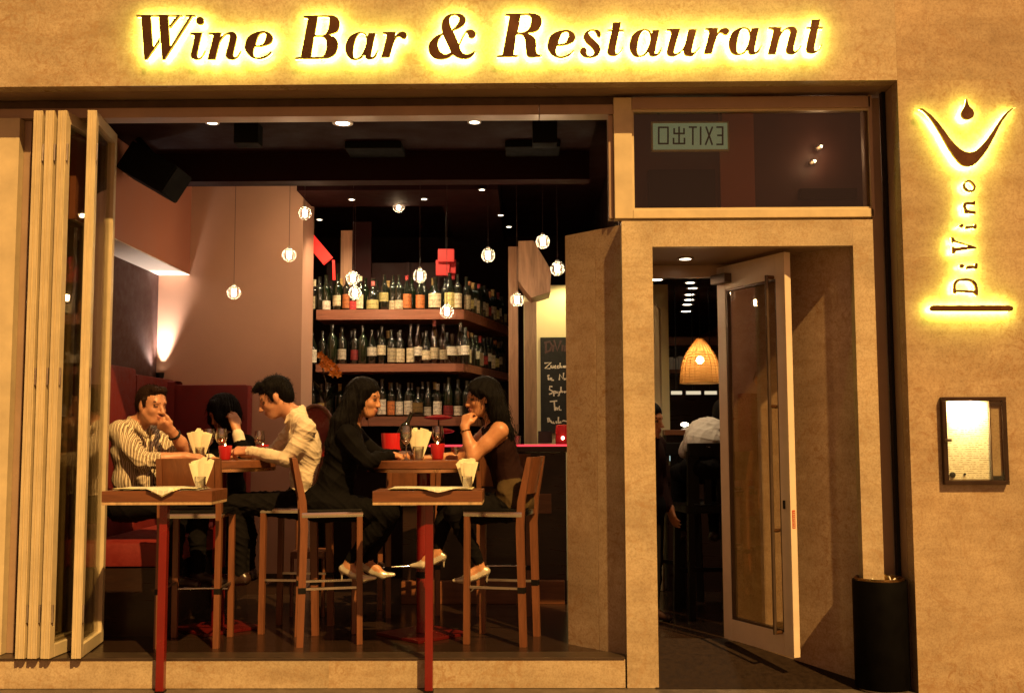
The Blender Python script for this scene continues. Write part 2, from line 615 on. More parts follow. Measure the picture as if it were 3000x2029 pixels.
def slab(a, b, z0, z1, th, mat, parent, name='stone_panel', side=1, z1b=None):
    a, b = Vector(a), Vector(b)
    d = (b - a).normalized()
    n = Vector((-d.y, d.x, 0)) * th * side
    zb = z1 if z1b is None else z1b
    vs = [(a.x, a.y, z0), (b.x, b.y, z0), (b.x + n.x, b.y + n.y, z0), (a.x + n.x, a.y + n.y, z0),
          (a.x, a.y, z1), (b.x, b.y, zb), (b.x + n.x, b.y + n.y, zb), (a.x + n.x, a.y + n.y, z1)]
    fs = [(0, 1, 2, 3), (7, 6, 5, 4), (0, 4, 5, 1), (1, 5, 6, 2), (2, 6, 7, 3), (3, 7, 4, 0)]
    return mk(name, MB().add(vs, fs), M[mat], parent)


mid = c0.lerp(c1, 0.45)
dd = (c1 - c0).normalized() * 0.0015
slab(c0, mid - dd, 0.14, zt0, 0.05, 'stone_polished', portal, side=-1)
slab(mid + dd, c1, 0.14, zt0, 0.05, 'stone_polished', portal, side=-1)
# back of that return, and the splayed right inner wall of the vestibule
slab((c1.x + 0.045, c1.y + 0.03, 0), (p1 - 0.04, 0.90, 0), 0.0, 2.62, 0.05, 'stone_polished', portal, side=-1)
w0, w1 = Vector((q0 + 0.002, FR + TH + 0.002, 0)), Vector((at(2130, 1300, 0.90).x, 0.92, 0))
wm = w0.lerp(w1, 0.5)
slab(w0, w1, 0.0, 2.62, 0.05, 'stone_polished', portal, side=-1)
# vestibule ceiling and its dark door head
cz = hz0 + 0.012
mk('ceiling_panel', MB().box(p0 + 0.03, q1 - 0.02, FR + TH + 0.002, 0.90, cz, cz + 0.05), M['bronze'], portal)
mk('door_head', MB().box(p1 - 0.06, w1.x, 0.86, 0.92, at(2000, 812, 0.86).z, cz - 0.003), M['bronze'], portal)
# ramped dark entrance floor
rp = MB()
x0, x1 = p1 - 0.02, q0 + 0.0
vs = [(x0, FR - 0.02, 0.003), (x1, FR - 0.02, 0.003), (x1, 0.93, 0.128), (x0, 0.93, 0.128), (x0, FR - 0.02, 0.001), (x1, FR - 0.02, 0.001), (x1, 0.93, 0.001), (x0, 0.93, 0.001)]
rp.add(vs, [(0, 1, 2, 3), (7, 6, 5, 4), (0, 4, 5, 1), (1, 5, 6, 2), (2, 6, 7, 3), (3, 7, 4, 0)])
M['mat'] = plain('dark_entrance_stone', (0.020, 0.012, 0.008), 0.7, var=0.35, scale=30, bump=0.25, kind='world', spec=0.12)
mk('entrance_ramp', rp, M['mat'], portal)
# brown metal filler between the portal and the pier
mk('side_panel', MB().box(q1 + 0.002, PX - 0.024, 0.25, 0.30, 0.002, tz1 - 0.0, 0.003), M['bronze'], portal)
# downlight in the vestibule ceiling
lp = atz(2008, 756, cz - 0.002)


def downlight(p, r, label, power=0.0, group='small recessed ceiling downlights', sub='downlight', col=(1.0, 0.72, 0.42), size=80, tilt=None):
    t = thing('ceiling_downlight', label, 'light', p, group)
    mk('ring', MB().lathe([(r * 1.05, 0.0), (r * 1.5, -0.002), (r * 1.5, -0.010), (r * 1.05, -0.010), (r * 1.05, 0.0)], p, 20), M['steel'], t, True)
    mk('lens', MB().lathe([(1e-6, -0.004), (r, -0.004), (r, -0.008), (1e-6, -0.012)], p, 16), M[sub], t, True)
    if power:
        L = bpy.data.lights.new('downlight_beam', 'SPOT')
        L.energy = power
        L.color = col
        L.spot_size = math.radians(size)
        L.spot_blend = 0.7
        L.shadow_soft_size = r
        o = bpy.data.objects.new('downlight_beam', L)
        COL.objects.link(o)
        o.parent = t
        o.location = (0, 0, -0.03)
        if tilt:
            o.rotation_euler = tilt
    return t


downlight((lp.x, lp.y, cz), 0.035, 'round downlight in the vestibule ceiling just inside the stone portal', 3.0)

# ================================================================== lettering
def smooth_loop(s, o, sc, sub=7):
    """'x,y x,y* ...' in enlarged photo pixels (* = sharp corner) -> list of photo pixels along a smooth closed outline"""
    P = []
    for q in s.split():
        k = q.endswith('*')
        a, b = q.rstrip('*').split(',')
        P.append((Vector((o[0] + float(a) / sc, o[1] + float(b) / sc)), k))
    n = len(P)
    out = []
    for i in range(n):
        p1, k1 = P[i]
        p2, k2 = P[(i + 1) % n]
        p0, p3 = P[i - 1][0], P[(i + 2) % n][0]
        if k1 and k2:
            out.append(p1)
            continue
        L = (p2 - p1).length
        t1 = (p2 - p1) if k1 else (p2 - p0).normalized() * L
        t2 = (p2 - p1) if k2 else (p3 - p1).normalized() * L
        for j in range(sub):
            u = j / sub
            h = (2 * u ** 3 - 3 * u * u + 1, u ** 3 - 2 * u * u + u, -2 * u ** 3 + 3 * u * u, u ** 3 - u * u)
            out.append(p1 * h[0] + t1 * h[1] + p2 * h[2] + t2 * h[3])
    return out


def circle(cx, cy, r, o, sc, n=20):
    return [Vector((o[0] + (cx + r * math.cos(2 * PI * k / n)) / sc, o[1] + (cy + r * math.sin(2 * PI * k / n)) / sc)) for k in range(n)]


Z1, Z2, Z3, Z4 = ((380, 20), 4.945), ((840, 20), 3.939), ((1430, 20), 3.939), ((1900, 20), 4.304)
G = {
    'W': (Z1, [['165,136* 303,136* 330,560* 345,575* 240,760* 210,762*'], ['345,578* 432,448* 432,512* 243,762*'],
               ['420,136* 555,136* 580,560* 590,572* 500,762* 470,762* 455,600*'], ['572,268* 680,139* 720,139* 576,312*'],
               ['590,575* 870,137* 908,137* 503,762*'], ['95,120* 760,120* 760,137* 95,137*'], ['805,120* 945,120* 945,138* 805,138*']]),
    'i': (Z1, [['870,378* 1045,370* 1040,400 975,690 985,730 1005,740 1050,700 1085,635* 1098,640* 1065,700 1010,755 960,762 900,745 880,700 890,660 935,440 930,410 870,395*'],
               [(1017, 203, 57)]]),
    'n': (Z1, [['1140,372* 1325,372* 1312,440* 1390,385 1450,365 1510,370 1550,420 1545,480 1500,680 1510,720 1530,725 1570,690 1600,640* 1615,645* 1580,700 1520,755 1460,762 1400,740 1390,690 1445,470 1445,420 1420,400 1370,420 1310,500 1290,560 1240,762* 1125,762* 1205,440 1200,405 1140,395*']]),
    'e': (Z1, [['2045,640* 2055,655* 1990,715 1900,750 1820,750 1730,710 1670,620 1670,540 1710,440 1800,380 1920,352 2010,370 2065,420 2070,480 2030,530 1960,560 1880,576 1808,580* 1790,650 1800,710 1850,735 1920,725 1990,690',
                '1822,556* 1840,480 1880,400 1920,380 1960,385 1975,420 1960,480 1930,535 1880,553']]),
    'B': (Z2, [['192,105* 470,98 560,110 605,160 608,220 585,280 530,310 480,325* 550,350 590,410 588,470 560,540 490,585 400,595 300,598* 95,598* 95,585* 160,578* 245,130* 195,122*',
                '358,112* 460,110 490,130 490,190 470,280 430,325 325,325*', '315,345* 410,345 450,380 460,440 445,530 410,572 340,578 280,575*']]),
    'a': (Z2, [['940,305* 1025,300* 975,540 975,575 1000,570 1050,500* 1057,505* 1020,580 950,605 910,590 895,552* 860,590 780,610 720,590 680,520 680,440 720,350 790,305 860,290 910,310 932,345*',
                '840,305 800,360 770,480 770,570 800,597 850,570 895,490 918,400 908,340 880,305']]),
    'r': (Z2, [['1110,290* 1258,288* 1247,345* 1290,300 1340,288 1375,300 1385,330 1365,365 1330,365 1300,345 1270,350 1230,430 1185,580* 1090,583* 1150,350 1145,315 1110,308*']]),
    '&': (Z2, [['1795,305* 1785,240 1800,160 1850,100 1930,78 2020,90 2065,140 2050,200 1990,245 1920,275* 1985,428* 2058,290 2085,270 2130,262 2175,290 2178,330 2140,362 2100,350 2085,308 2070,300 1997,440* 2005,490 2040,540 2100,545 2165,510* 2177,518* 2140,570 2060,600 1985,590 1915,555* 1870,585 1790,605 1700,590 1645,530 1635,460 1665,390 1720,340',
                '1925,95 1885,120 1880,180 1905,265* 1960,215 1990,150 1970,105', '1800,320* 1755,380 1745,450 1775,520 1830,550 1895,525*']]),
    'R': (Z3, [['200,80* 430,78 520,78 600,110 620,170 600,240 550,285 455,305* 530,350 555,410 555,500 570,545 620,555* 615,568* 500,582 450,565 435,500 425,390 400,330 345,315 325,325* 295,555* 345,560* 340,573* 100,578* 100,565* 165,555* 248,105* 200,98*',
                '378,96* 470,96 495,130 490,200 460,265 400,295 343,295*']]),
    's': (Z3, [['1305,310 1290,350 1265,347 1245,310 1230,282 1200,275 1168,288 1162,310 1190,350 1260,420 1295,480 1280,545 1220,580 1150,585 1085,565 1060,520 1075,480 1110,470 1135,490 1135,530 1150,562 1190,568 1218,545 1220,510 1190,470 1120,400 1100,350 1120,300 1170,268 1220,260 1280,275']]),
    't': (Z3, [['1440,180* 1535,178* 1520,262* 1570,262* 1568,280* 1515,280* 1470,500 1475,535 1495,540 1530,510 1550,463* 1562,468* 1535,520 1480,560 1430,565 1385,545 1375,510 1425,280* 1380,280* 1382,262* 1428,262*']]),
    'u': (Z4, [['230,280* 400,275* 325,550 325,585 350,590 400,560 440,512* 455,480 505,285* 612,282* 545,550 550,575 575,575 610,545 638,508* 650,515* 610,570 560,615 510,620 455,600 440,545* 390,590 320,622 250,610 230,560 285,340 275,305 230,297*']]),
}
LET_Y = -0.058
M['halo'] = emit('halo_light', (0.95, 1.0, 0.16), 72.0)


def letter(parent, key, spec, dx=0, dy=0, depth=0.022, ymid=LET_Y, lit=True):
    (o, sc), pieces = spec
    face, back = MB(), MB()
    for k, loops in enumerate(pieces):
        W = []
        for l in loops:
            pts = circle(*l, o, sc) if isinstance(l, tuple) else smooth_loop(l, o, sc)
            W.append([at(p.x + dx, p.y + dy, ymid) for p in pts])
        W = [[(p.x, p.z) for p in l] for l in W]
        e = 0.0004 * k
        face.prism(W[0], ymid - e, ymid + depth + e, W[1:])
        back.prism(W[0], ymid + depth + 0.003 + e, ymid + depth + 0.003 + e, W[1:])
    f = mk('letter', face, M['letter'], parent, fix=False)
    f['letter'] = key
    if lit:
        mk('backlight', back, M['halo'], f, fix=False)
    return f


sign = thing('sign_lettering', 'halo lit dark bronze italic sign lettering reading Wine Bar & Restaurant', 'sign', (-0.1, 0, LZ + 0.2))
for key, g, dx, dy in (('W', 'W', 0, 0), ('i', 'i', 0, 0), ('n', 'n', 0, 0), ('e', 'e', 0, 0), ('B', 'B', 0, 0), ('a', 'a', 0, 0), ('r', 'r', 0, 0), ('&', '&', 0, 0),
                       ('R', 'R', 0, 0), ('e', 'e', 886.9, -3.4), ('s', 's', 0, 0), ('t', 't', 0, 0), ('a', 'a', 832.4, -8.5), ('u', 'u', 0, 0),
                       ('r', 'r', 945, -11), ('a', 'a', 1123.5, -14), ('n', 'n', 1642, -15.5), ('t', 't', 583, -7.7)):
    letter(sign, key, G[g], dx, dy)

Z5, Z6 = ((2660, 270), 6.047), ((2700, 500), 3.493)
logo = thing('vertical_logo_sign', 'halo lit vertical logo sign with wine bowl, drop and DiVino lettering', 'sign', (2.6, 0, 2.1))
for key, zz_, pcs in (
    ('emblem', Z5, [['205,292* 250,288 340,345 460,450 620,640 760,830 900,980 1000,1045 1090,1065 1190,1040 1310,940 1430,800 1560,610 1700,410 1810,310 1930,258* 1850,310 1760,400 1640,580 1540,780 1400,1030 1270,1200 1160,1295 1070,1318 960,1290 850,1180 720,990 600,780 480,580 360,410 270,320']]),
    ('drop', Z5, [['1048,110* 1065,200 1100,260 1150,310 1175,375 1150,450 1060,485 980,455 945,380 975,300 1020,230 1035,170']]),
    ('bar', Z6, [['120,1376* 900,1376* 930,1390 937,1408 930,1428 900,1438* 120,1436* 95,1425 88,1405 98,1385']]),
    ('o', Z6, [['495,95 540,130 555,165 535,210 490,217 445,190 428,145 450,105', '495,117 528,150 536,175 515,196 480,193 452,165 447,140 465,120']]),
    ('n', Z6, [['440,432* 555,440* 552,412* 475,403* 458,375 462,352 490,345 548,350* 550,310* 535,312* 520,322 455,320 433,340 432,365 445,395*']]),
    ('i', Z6, [['450,570* 455,597* 530,585 560,592 565,545* 550,540* 545,558 470,565'], ['430,552 420,578 395,574 365,583* 390,560 405,545']]),
    ('V', Z6, [['310,680* 325,680* 345,712* 560,780* 562,795* 350,822* 345,845* 318,845* 318,775* 335,775* 340,790* 490,772* 340,728* 325,738* 315,735*']]),
    ('i', Z6, [['457,980* 462,1008* 530,998 568,1000 575,950* 558,945* 552,965 480,970'], [(415, 975, 20)]]),
    ('D', Z6, [['330,1250* 332,1160 360,1115 430,1100 500,1105 560,1145 578,1210 578,1278* 555,1270* 540,1250* 360,1240* 355,1255*', '352,1217* 355,1165 385,1132 440,1126 510,1137 546,1180 552,1224*']]),
):
    o = letter(logo, key, (zz_, pcs))
    if key in ('emblem', 'drop', 'bar'):
        o.name = key

# ================================================================== framed menu case on the pier
mc = thing('menu_case', 'lit glass fronted menu case in bronze frame on the pier', 'menu case', (2.65, 0, 1.2))
a, b = at(2752, 1163, 0), at(2950, 1418, 0)
x0, x1, z0, z1 = a.x, b.x, b.z, a.z
fw = 0.024
for q in ((x0, x1, z1 - fw, z1), (x0, x1, z0, z0 + fw), (x0, x0 + fw, z0 + fw, z1 - fw), (x1 - fw, x1, z0 + fw, z1 - fw)):
    mk('frame', MB().box(q[0], q[1], -0.036, -0.001, q[2], q[3], 0.003), M['bronze_black'], mc)
mk('backing', MB().box(x0 + fw, x1 - fw, -0.006, -0.002, z0 + fw, z1 - fw), M['cream'], mc)
sx = x1 - 0.085
M['menu_paper'] = None
t = NT('menu_paper').set(Roughness=0.8)
v = t.pos(1.0, 'object')
wv = t.n('ShaderNodeTexWave', bands_direction='Z')
wv.inputs['Scale'].default_value = 26.0
wv.inputs['Distortion'].default_value = 0.4
t.l(v, wv.inputs['Vector'])
t.col(t.mix(t.ramp(t.noise(v, 70, 2, 0.5), [(0.42, (0.0, 0.0, 0.0)), (0.56, (0.75, 0.75, 0.75))]), (0.82, 0.78, 0.62), t.ramp(wv.outputs[0], [(0.45, (0.82, 0.78, 0.62)), (0.7, (0.36, 0.28, 0.17))])))
M['menu_paper'] = t.m
mk('menu_sheet', MB().box(x0 + fw + 0.004, sx - 0.008, -0.010, -0.0065, z0 + fw + 0.006, z1 - fw - 0.006), M['menu_paper'], mc)
mk('side_strip', MB().box(sx, x1 - fw - 0.004, -0.014, -0.0065, z0 + fw + 0.025, z1 - fw - 0.035), M['stone2'], mc)
mk('divider', MB().box(sx - 0.007, sx - 0.001, -0.026, -0.0065, z0 + fw, z1 - fw), M['bronze_dark'], mc)
for zc in (z1 - fw - 0.018, z0 + fw + 0.012):
    mk('clip', MB().box(sx + 0.002, x1 - fw - 0.002, -0.028, -0.0145, zc - 0.010, zc + 0.010, 0.003), M['black'], mc)
RX = Matrix.Rotation(PI / 2, 4, 'X')
for (px_, py_, r) in ((2790, 1390, 0.016), (2826, 1388, 0.006)):
    c = at(px_, py_, -0.01)
    mk('magnet', MB().lathe([(r, 0), (r, 0.008), (r * 0.7, 0.011), (1e-6, 0.011)], (0, 0, 0), 16, Matrix.Translation((c.x, -0.0101, c.z)) @ RX), M['black'], mc, True)
c = at(2772, 1289, -0.03)
mk('lock', MB().box(c.x - 0.012, c.x + 0.026, -0.046, -0.0365, c.z - 0.008, c.z + 0.008, 0.004), M['bronze_dark'], mc)
mk('pane', MB().box(x0 + fw + 0.001, x1 - fw - 0.001, -0.034, -0.031, z0 + fw + 0.001, z1 - fw - 0.001), M['glass'], mc)
lc = Vector(((x0 + sx) / 2 + 0.0, -0.024, z1 - fw - 0.012))
M['menulamp'] = emit('menu_case_lamp', (1.0, 0.80, 0.36), 4200.0)
mk('lamp', MB().tube([lc + Vector((-0.05, 0, 0)), lc + Vector((0.05, 0, 0))], 0.004, 8), M['menulamp'], mc)

# ================================================================== black ash bin
bc = at(2588, 2000, 0.10)
bx, by = bc.x, 0.115
bin_ = thing('ash_bin', 'tall black cylindrical ash bin standing beside the doorway', 'bin', (bx, by, 0))
R_ = 0.148
mk('body', MB().lathe([(R_ * 0.97, 0.012), (R_, 0.02), (R_, 0.60), (R_ * 0.985, 0.606), (R_ * 0.94, 0.606), (R_ * 0.94, 0.55), (1e-6, 0.55)], (bx, by, 0), 40), M['bin_black'], bin_, True)
mk('foot', MB().lathe([(R_ * 0.9, 0.0005), (R_ * 0.9, 0.014)], (bx, by, 0), 32), M['steel'], bin_, True)
tr = MB().lathe([(R_ * 0.93, 0.596), (R_ * 0.93, 0.612), (R_ * 0.88, 0.620), (R_ * 0.84, 0.612), (R_ * 0.80, 0.585), (1e-6, 0.580)], (bx, by, 0), 40)
M['brass'] = plain('brass_tray', (0.30, 0.18, 0.07), 0.2, 1.0, var=0.15, scale=30, bump=0.3)
mk('ash_tray', tr, M['brass'], bin_, True)
for k in range(4):
    a = k * 1.7
    st = MB().tube([(bx + 0.07 * math.cos(a), by + 0.07 * math.sin(a), 0.585), (bx + 0.09 * math.cos(a + .6), by + 0.09 * math.sin(a + .6), 0.618)], 0.0042, 6)
    mk('cigarette_stub', st, M['paper'], bin_)

# ================================================================== folding window leaves at the left
def leaf(near, far, label, wthick=0.052, st=0.055, bw=0.07):
    """a glazed leaf standing between two floor points"""
    near, far = Vector((*near, 0)), Vector((*far, 0))
    d = (far - near).normalized()
    L = (far - near).length
    t = thing('folding_window_leaf', label, 'window leaf', (near.x, near.y, ztop), 'folded glazed window leaves')
    Mx = Matrix((d, Vector((-d.y, d.x, 0)), Vector((0, 0, 1)))).transposed().to_4x4()
    Mx.translation = near
    z0, z1 = ztop + 0.004, at(130, 326, 0.1).z
    stile = mk('stile', MB().box(0, st, -wthick / 2, wthick / 2, z0, z1, 0.003, Mx), M['cream'], t)
    # groove lines of the profile on the edge the street sees
    g = MB()
    for u in (-0.42, 0.12):
        g.box(-0.008, 0.0, wthick * u, wthick * (u + 0.30), z0 + 0.004, z1 - 0.004, 0, Mx)
    mk('edge_moulding', g, M['cream'], stile)
    mk('stile', MB().box(L - st, L, -wthick / 2, wthick / 2, z0, z1, 0.003, Mx), M['cream'], t)
    mk('rail', MB().box(st + 0.001, L - st - 0.001, -wthick / 2, wthick / 2, z0, z0 + bw, 0.003, Mx), M['cream'], t)
    mk('rail', MB().box(st + 0.001, L - st - 0.001, -wthick / 2, wthick / 2, z1 - bw, z1, 0.003, Mx), M['cream'], t)
    for zc in (z0 + 0.25, z0 + 1.6, z1 - 0.25):
        mk('hinge', MB().tube([Mx @ Vector((0.012, -wthick / 2 - 0.005, zc - 0.05)), Mx @ Vector((0.012, -wthick / 2 - 0.005, zc + 0.05))], 0.007, 8), M['steel'], stile)
    mk('pane', MB().box(st - 0.002, L - st + 0.002, -0.004, 0.004, z0 + bw - 0.004, z1 - bw + 0.004, 0, Mx), M['glass_window'], t)
    return t


def fx(px, Y=0.10):
    return atz(px, 1925, ztop).x


n0 = 0.085
for (pn, fy, fxo, lab) in ((57, 0.62, 0.0, 'cream folding window leaf, leftmost of the folded stack'),
                           (93, 0.62, 0.02, 'cream folding window leaf, second from left in the folded stack'),
                           (131, 0.62, 0.045, 'cream folding window leaf, third of the stack, its glass showing'),
                           (222, 0.60, -0.075, 'cream folding window leaf, rightmost and nearest the striped shirt diner')):
    X = at(pn, 1923, n0).x
    leaf((X, n0), (X + fxo, fy), lab)
# fixed stone jamb and its side at the very left
lj = thing('left_jamb', 'cream jamb at the left edge beside the folded window leaves', 'jamb', (-3.0, 0.2, 0))
X = at(28, 1200, 0.2).x
mk('face', MB().box(-3.9, X, 0.2, 0.9, ztop + 0.002, zh0 - 0.002, 0.003), M['cream'], lj)
mk('side_channel', MB().box(X + 0.001, X + 0.045, 0.26, 0.9, ztop + 0.002, zh0 - 0.002, 0.003), M['bronze'], lj)

# ================================================================== glass door, open towards the street
hn, hf = Vector((at(2320, 1300, 0.26).x, 0.26, 0)), Vector((at(2118, 1300, 0.87).x, 0.87, 0))
d = (hf - hn).normalized()
L = (hf - hn).length
door = thing('glass_door', 'open glazed entrance door in pale metal frame with long pull bar', 'door', (hf.x, hf.y, 0.135))
Mx = Matrix((d, Vector((-d.y, d.x, 0)), Vector((0, 0, 1)))).transposed().to_4x4()
Mx.translation = hn
dz0, dz1 = 0.142, at(2310, 738, 0.26).z
th = 0.045
M['door_metal'] = plain('pale_door_metal', (0.72, 0.60, 0.46), 0.42, 0.05, var=0.08, scale=5, bump=0.02)
sw = 0.085
mk('stile', MB().box(0, sw, -th / 2, th / 2, dz0, dz1, 0.003, Mx), M['door_metal'], door)
mk('stile', MB().box(L - sw, L, -th / 2, th / 2, dz0, dz1, 0.003, Mx), M['door_metal'], door)
mk('rail', MB().box(sw + 0.001, L - sw - 0.001, -th / 2, th / 2, dz0, dz0 + 0.13, 0.003, Mx), M['door_metal'], door)
mk('rail', MB().box(sw + 0.001, L - sw - 0.001, -th / 2, th / 2, dz1 - 0.15, dz1, 0.003, Mx), M['door_metal'], door)
gb = MB()
for q in ((sw, sw + 0.014, dz0 + 0.13, dz1 - 0.15), (L - sw - 0.014, L - sw, dz0 + 0.13, dz1 - 0.15), (sw + 0.014, L - sw - 0.014, dz0 + 0.13, dz0 + 0.144), (sw + 0.014, L - sw - 0.014, dz1 - 0.164, dz1 - 0.15)):
    gb.box(q[0], q[1], -0.001 - th / 2 + 0.006, th / 2 - 0.005, q[2], q[3], 0, Mx)
mk('glazing_bead', gb, M['bronze_dark'], door)
mk('pane', MB().box(sw + 0.006, L - sw - 0.006, -0.004, 0.004, dz0 + 0.134, dz1 - 0.156, 0, Mx), M['glass_door'], door)
# long pull bar on the side the street sees
sy = 1 if (Mx.to_3x3() @ Vector((0, 1, 0))).x < 0 else -1
po = sy * (th / 2 + 0.05)
pb = MB()
xb = 0.105
pb.tube([Mx @ Vector((xb, po, dz0 + 0.12)), Mx @ Vector((xb, po, dz1 - 0.13))], 0.011, 14)
pull = mk('pull_bar', pb, M['bronze_dark'], door, True)
for zc in (dz0 + 0.13, dz0 + 0.72, dz0 + 1.45, dz1 - 0.14):
    mk('standoff', MB().tube([Mx @ Vector((xb, sy * th / 2, zc)), Mx @ Vector((xb, po + sy * 0.004, zc))], 0.011, 10), M['letter'], pull, True)
mk('closer', MB().box(L - 0.16, L - 0.005, sy * th / 2 + (0.0 if sy > 0 else -0.055), sy * th / 2 + (0.055 if sy > 0 else 0.0), dz1 - 0.115, dz1 - 0.055, 0.006, Mx), M['bronze_dark'], door)
mk('lock', MB().box(0.045, 0.062, sy * th / 2 - 0.006, sy * th / 2 + 0.006, 0.99, 1.04, 0.002, Mx), M['black'], door)
ed = MB()
M['sticker'] = plain('red_sticker', (0.45, 0.06, 0.02), 0.5, var=0.1)
zs = 0.88
stk_ = mk('sticker', MB().box(-0.0015, 0.0, -0.010, 0.012, zs, zs + 0.105, 0, Mx), M['sticker'], door)
for k in range(8):
    ed.box(-0.0022, -0.0016, -0.006, 0.008 - 0.004 * (k % 2), zs + 0.006 + k * 0.012, zs + 0.012 + k * 0.012, 0, Mx)
mk('sticker_print', ed, M['cream'], stk_)

# ================================================================== exit sign behind the transom glass, read from its back
ex = thing('exit_sign', 'pale green exit sign seen mirrored through the transom glass', 'sign', at(1996, 398, 0.5))
a, b = at(1912, 362, 0.5), at(2132, 438, 0.5)
M['exit_panel'] = plain('exit_sign_acrylic', (0.62, 0.66, 0.46), 0.5, var=0.2, scale=9, bump=0.0)
t = NT('exit_glow').set(Base_Color=(0.30, 0.34, 0.22), Roughness=0.5)
t.b.inputs['Emission Color'].default_value = (0.45, 0.62, 0.36, 1)
t.b.inputs['Emission Strength'].default_value = 0.2
M['exit_glow'] = t.m
mk('panel', MB().box(a.x, b.x, 0.5, 0.512, b.z, a.z), M['exit_glow'], ex)
fr = MB()
f_ = 0.009
for q in ((a.x - f_, b.x + f_, a.z, a.z + f_), (a.x - f_, b.x + f_, b.z - f_, b.z), (a.x - f_, a.x, b.z, a.z), (b.x, b.x + f_, b.z, a.z)):
    fr.box(q[0], q[1], 0.494, 0.516, q[2], q[3])
mk('frame', fr, M['exit_panel'], ex)
M['exit_ink'] = plain('dark_green_ink', (0.012, 0.03, 0.010), 0.6)
ZX = ((1880, 340), 8.3)


def strokes(lines, wpx, o, sc, Y, th=0.003):
    mb = MB()
    for k, (x1, y1, x2, y2) in enumerate(lines):
        p, q = at(o[0] + x1 / sc, o[1] + y1 / sc, Y - 0.0003 * k), at(o[0] + x2 / sc, o[1] + y2 / sc, Y - 0.0003 * k)
        mb.beam(p, q, wpx, th, up=(0, 1, 0))
    return mb


def glyph(name, lines, w_=0.0105):
    mb = MB()
    for k, (x1, y1, x2, y2) in enumerate(lines):
        p, q = at(1880 + x1 / 8.3, 340 + y1 / 8.3, 0.4965), at(1880 + x2 / 8.3, 340 + y2 / 8.3, 0.4965)
        d = (q - p).normalized()
        n = Vector((-d.z, 0, d.x)) * w_ / 2
        e = d * w_ * 0.35
        y = 0.4995 - 0.0004 * k
        vs = [(p - e) - n, (q + e) - n, (q + e) + n, (p - e) + n]
        mb.add([(v.x, y, v.z) for v in vs] + [(v.x, y - 0.001, v.z) for v in vs], [(0, 1, 2, 3), (4, 5, 6, 7), (0, 1, 5, 4), (1, 2, 6, 5), (2, 3, 7, 6), (3, 0, 4, 7)])
    return mk('letter', mb, M['exit_ink'], ex)


glyph('kou', [(415, 275, 640, 275), (640, 275, 640, 670), (640, 670, 415, 670), (415, 670, 415, 275)])
glyph('chu', [(910, 270, 910, 660), (790, 310, 790, 425), (790, 425, 1030, 425), (1030, 425, 1030, 310), (775, 545, 775, 670), (775, 670, 1040, 670), (1040, 670, 1040, 545)])
glyph('t', [(1160, 270, 1330, 270), (1245, 270, 1245, 690)])
glyph('i', [(1435, 270, 1435, 690)])
glyph('x', [(1570, 270, 1715, 690), (1720, 270, 1555, 690)])
glyph('e', [(1970, 270, 1970, 690), (1970, 270, 1830, 270), (1970, 470, 1850, 470), (1970, 690, 1830, 690)])
for xx in (a.x + 0.03, b.x - 0.045):
    mk('bracket', MB().box(xx, xx + 0.015, 0.50, 0.51, a.z + 0.009, 3.61), M['bronze_dark'], ex)
# ================================================================== THE SETTING: the room behind
FLZ = ztop - 0.003
struct('interior_floor', MB().box(-3.4, p1 - 0.05, FR + 0.165, 12.0, -0.10, FLZ), M['wood_floor'])
struct('interior_floor_doorway', MB().box(p1 - 0.048, 4.2, 0.935, 16.0, -0.10, 0.127), M['wood_floor'])
YB = 2.6                                                # back wall of the seating corner
BX = at(557, 780, YB).x                                 # face of the bulkhead on the left wall
RXW = at(465, 800, YB).x                                # recessed wall under it
BZ = at(557, 803, YB).z
CZ = 3.62
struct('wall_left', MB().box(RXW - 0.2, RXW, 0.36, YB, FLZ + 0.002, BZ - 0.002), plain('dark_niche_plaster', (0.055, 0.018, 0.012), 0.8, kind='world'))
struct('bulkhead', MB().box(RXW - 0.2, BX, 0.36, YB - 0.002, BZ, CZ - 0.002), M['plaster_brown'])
mk('lit_soffit', MB().box(RXW + 0.001, BX - 0.001, 0.37, YB - 0.003, BZ - 0.008, BZ - 0.001), plain('lit_soffit_tone', (0.74, 0.66, 0.58), 0.6, var=0.04), bpy.data.objects['bulkhead'])  # pale tone puts the uplight wash into the underside's colour
WX = at(882, 1100, YB).x
struct('wall_foot_shade', MB().box(RXW + 0.7, WX - 0.002, YB - 0.014, YB - 0.001, FLZ + 0.001, FLZ + 0.16), M['wood_dark'])  # dark board added to stand in for shade along the wall foot
struct('wall_back', MB().box(RXW - 0.2, WX, YB, YB + 0.45, FLZ + 0.002, CZ - 0.002), M['plaster'])
struct('ceiling', MB().box(-3.4, p1 - 0.045, 0.345, 12.0, CZ, CZ + 0.1), M['maroon'])
struct('ceiling_doorway', MB().box(p1 + 0.062, 4.2, 0.93, 16.0, 3.02, 3.1), M['darkwall'])
struct('wall_over_door', MB().box(at(1812, 500, 0.63).x, 4.2, 0.63, 0.69, 2.63, CZ - 0.002), plain('dim_red_wall', (0.07, 0.022, 0.016), 0.6, var=0.3, scale=3, kind='world'))
struct('wall_partition', MB().box(p1 - 0.043, p1 + 0.06, 0.695, 12.0, 2.60, CZ + 0.1), M['darkwall'])
struct('wall_far', MB().box(-3.4, c1.x + 0.5, 5.6, 5.8, FLZ + 0.002, CZ - 0.002), M['darkwall'])
struct('wall_end', MB().box(0.2, 4.2, 13.2, 13.4, FLZ, 3.0), M['darkwall'])
struct('wall_right', MB().box(2.9, 3.1, 0.95, 13.1, FLZ, 3.0), M['plaster_brown'])
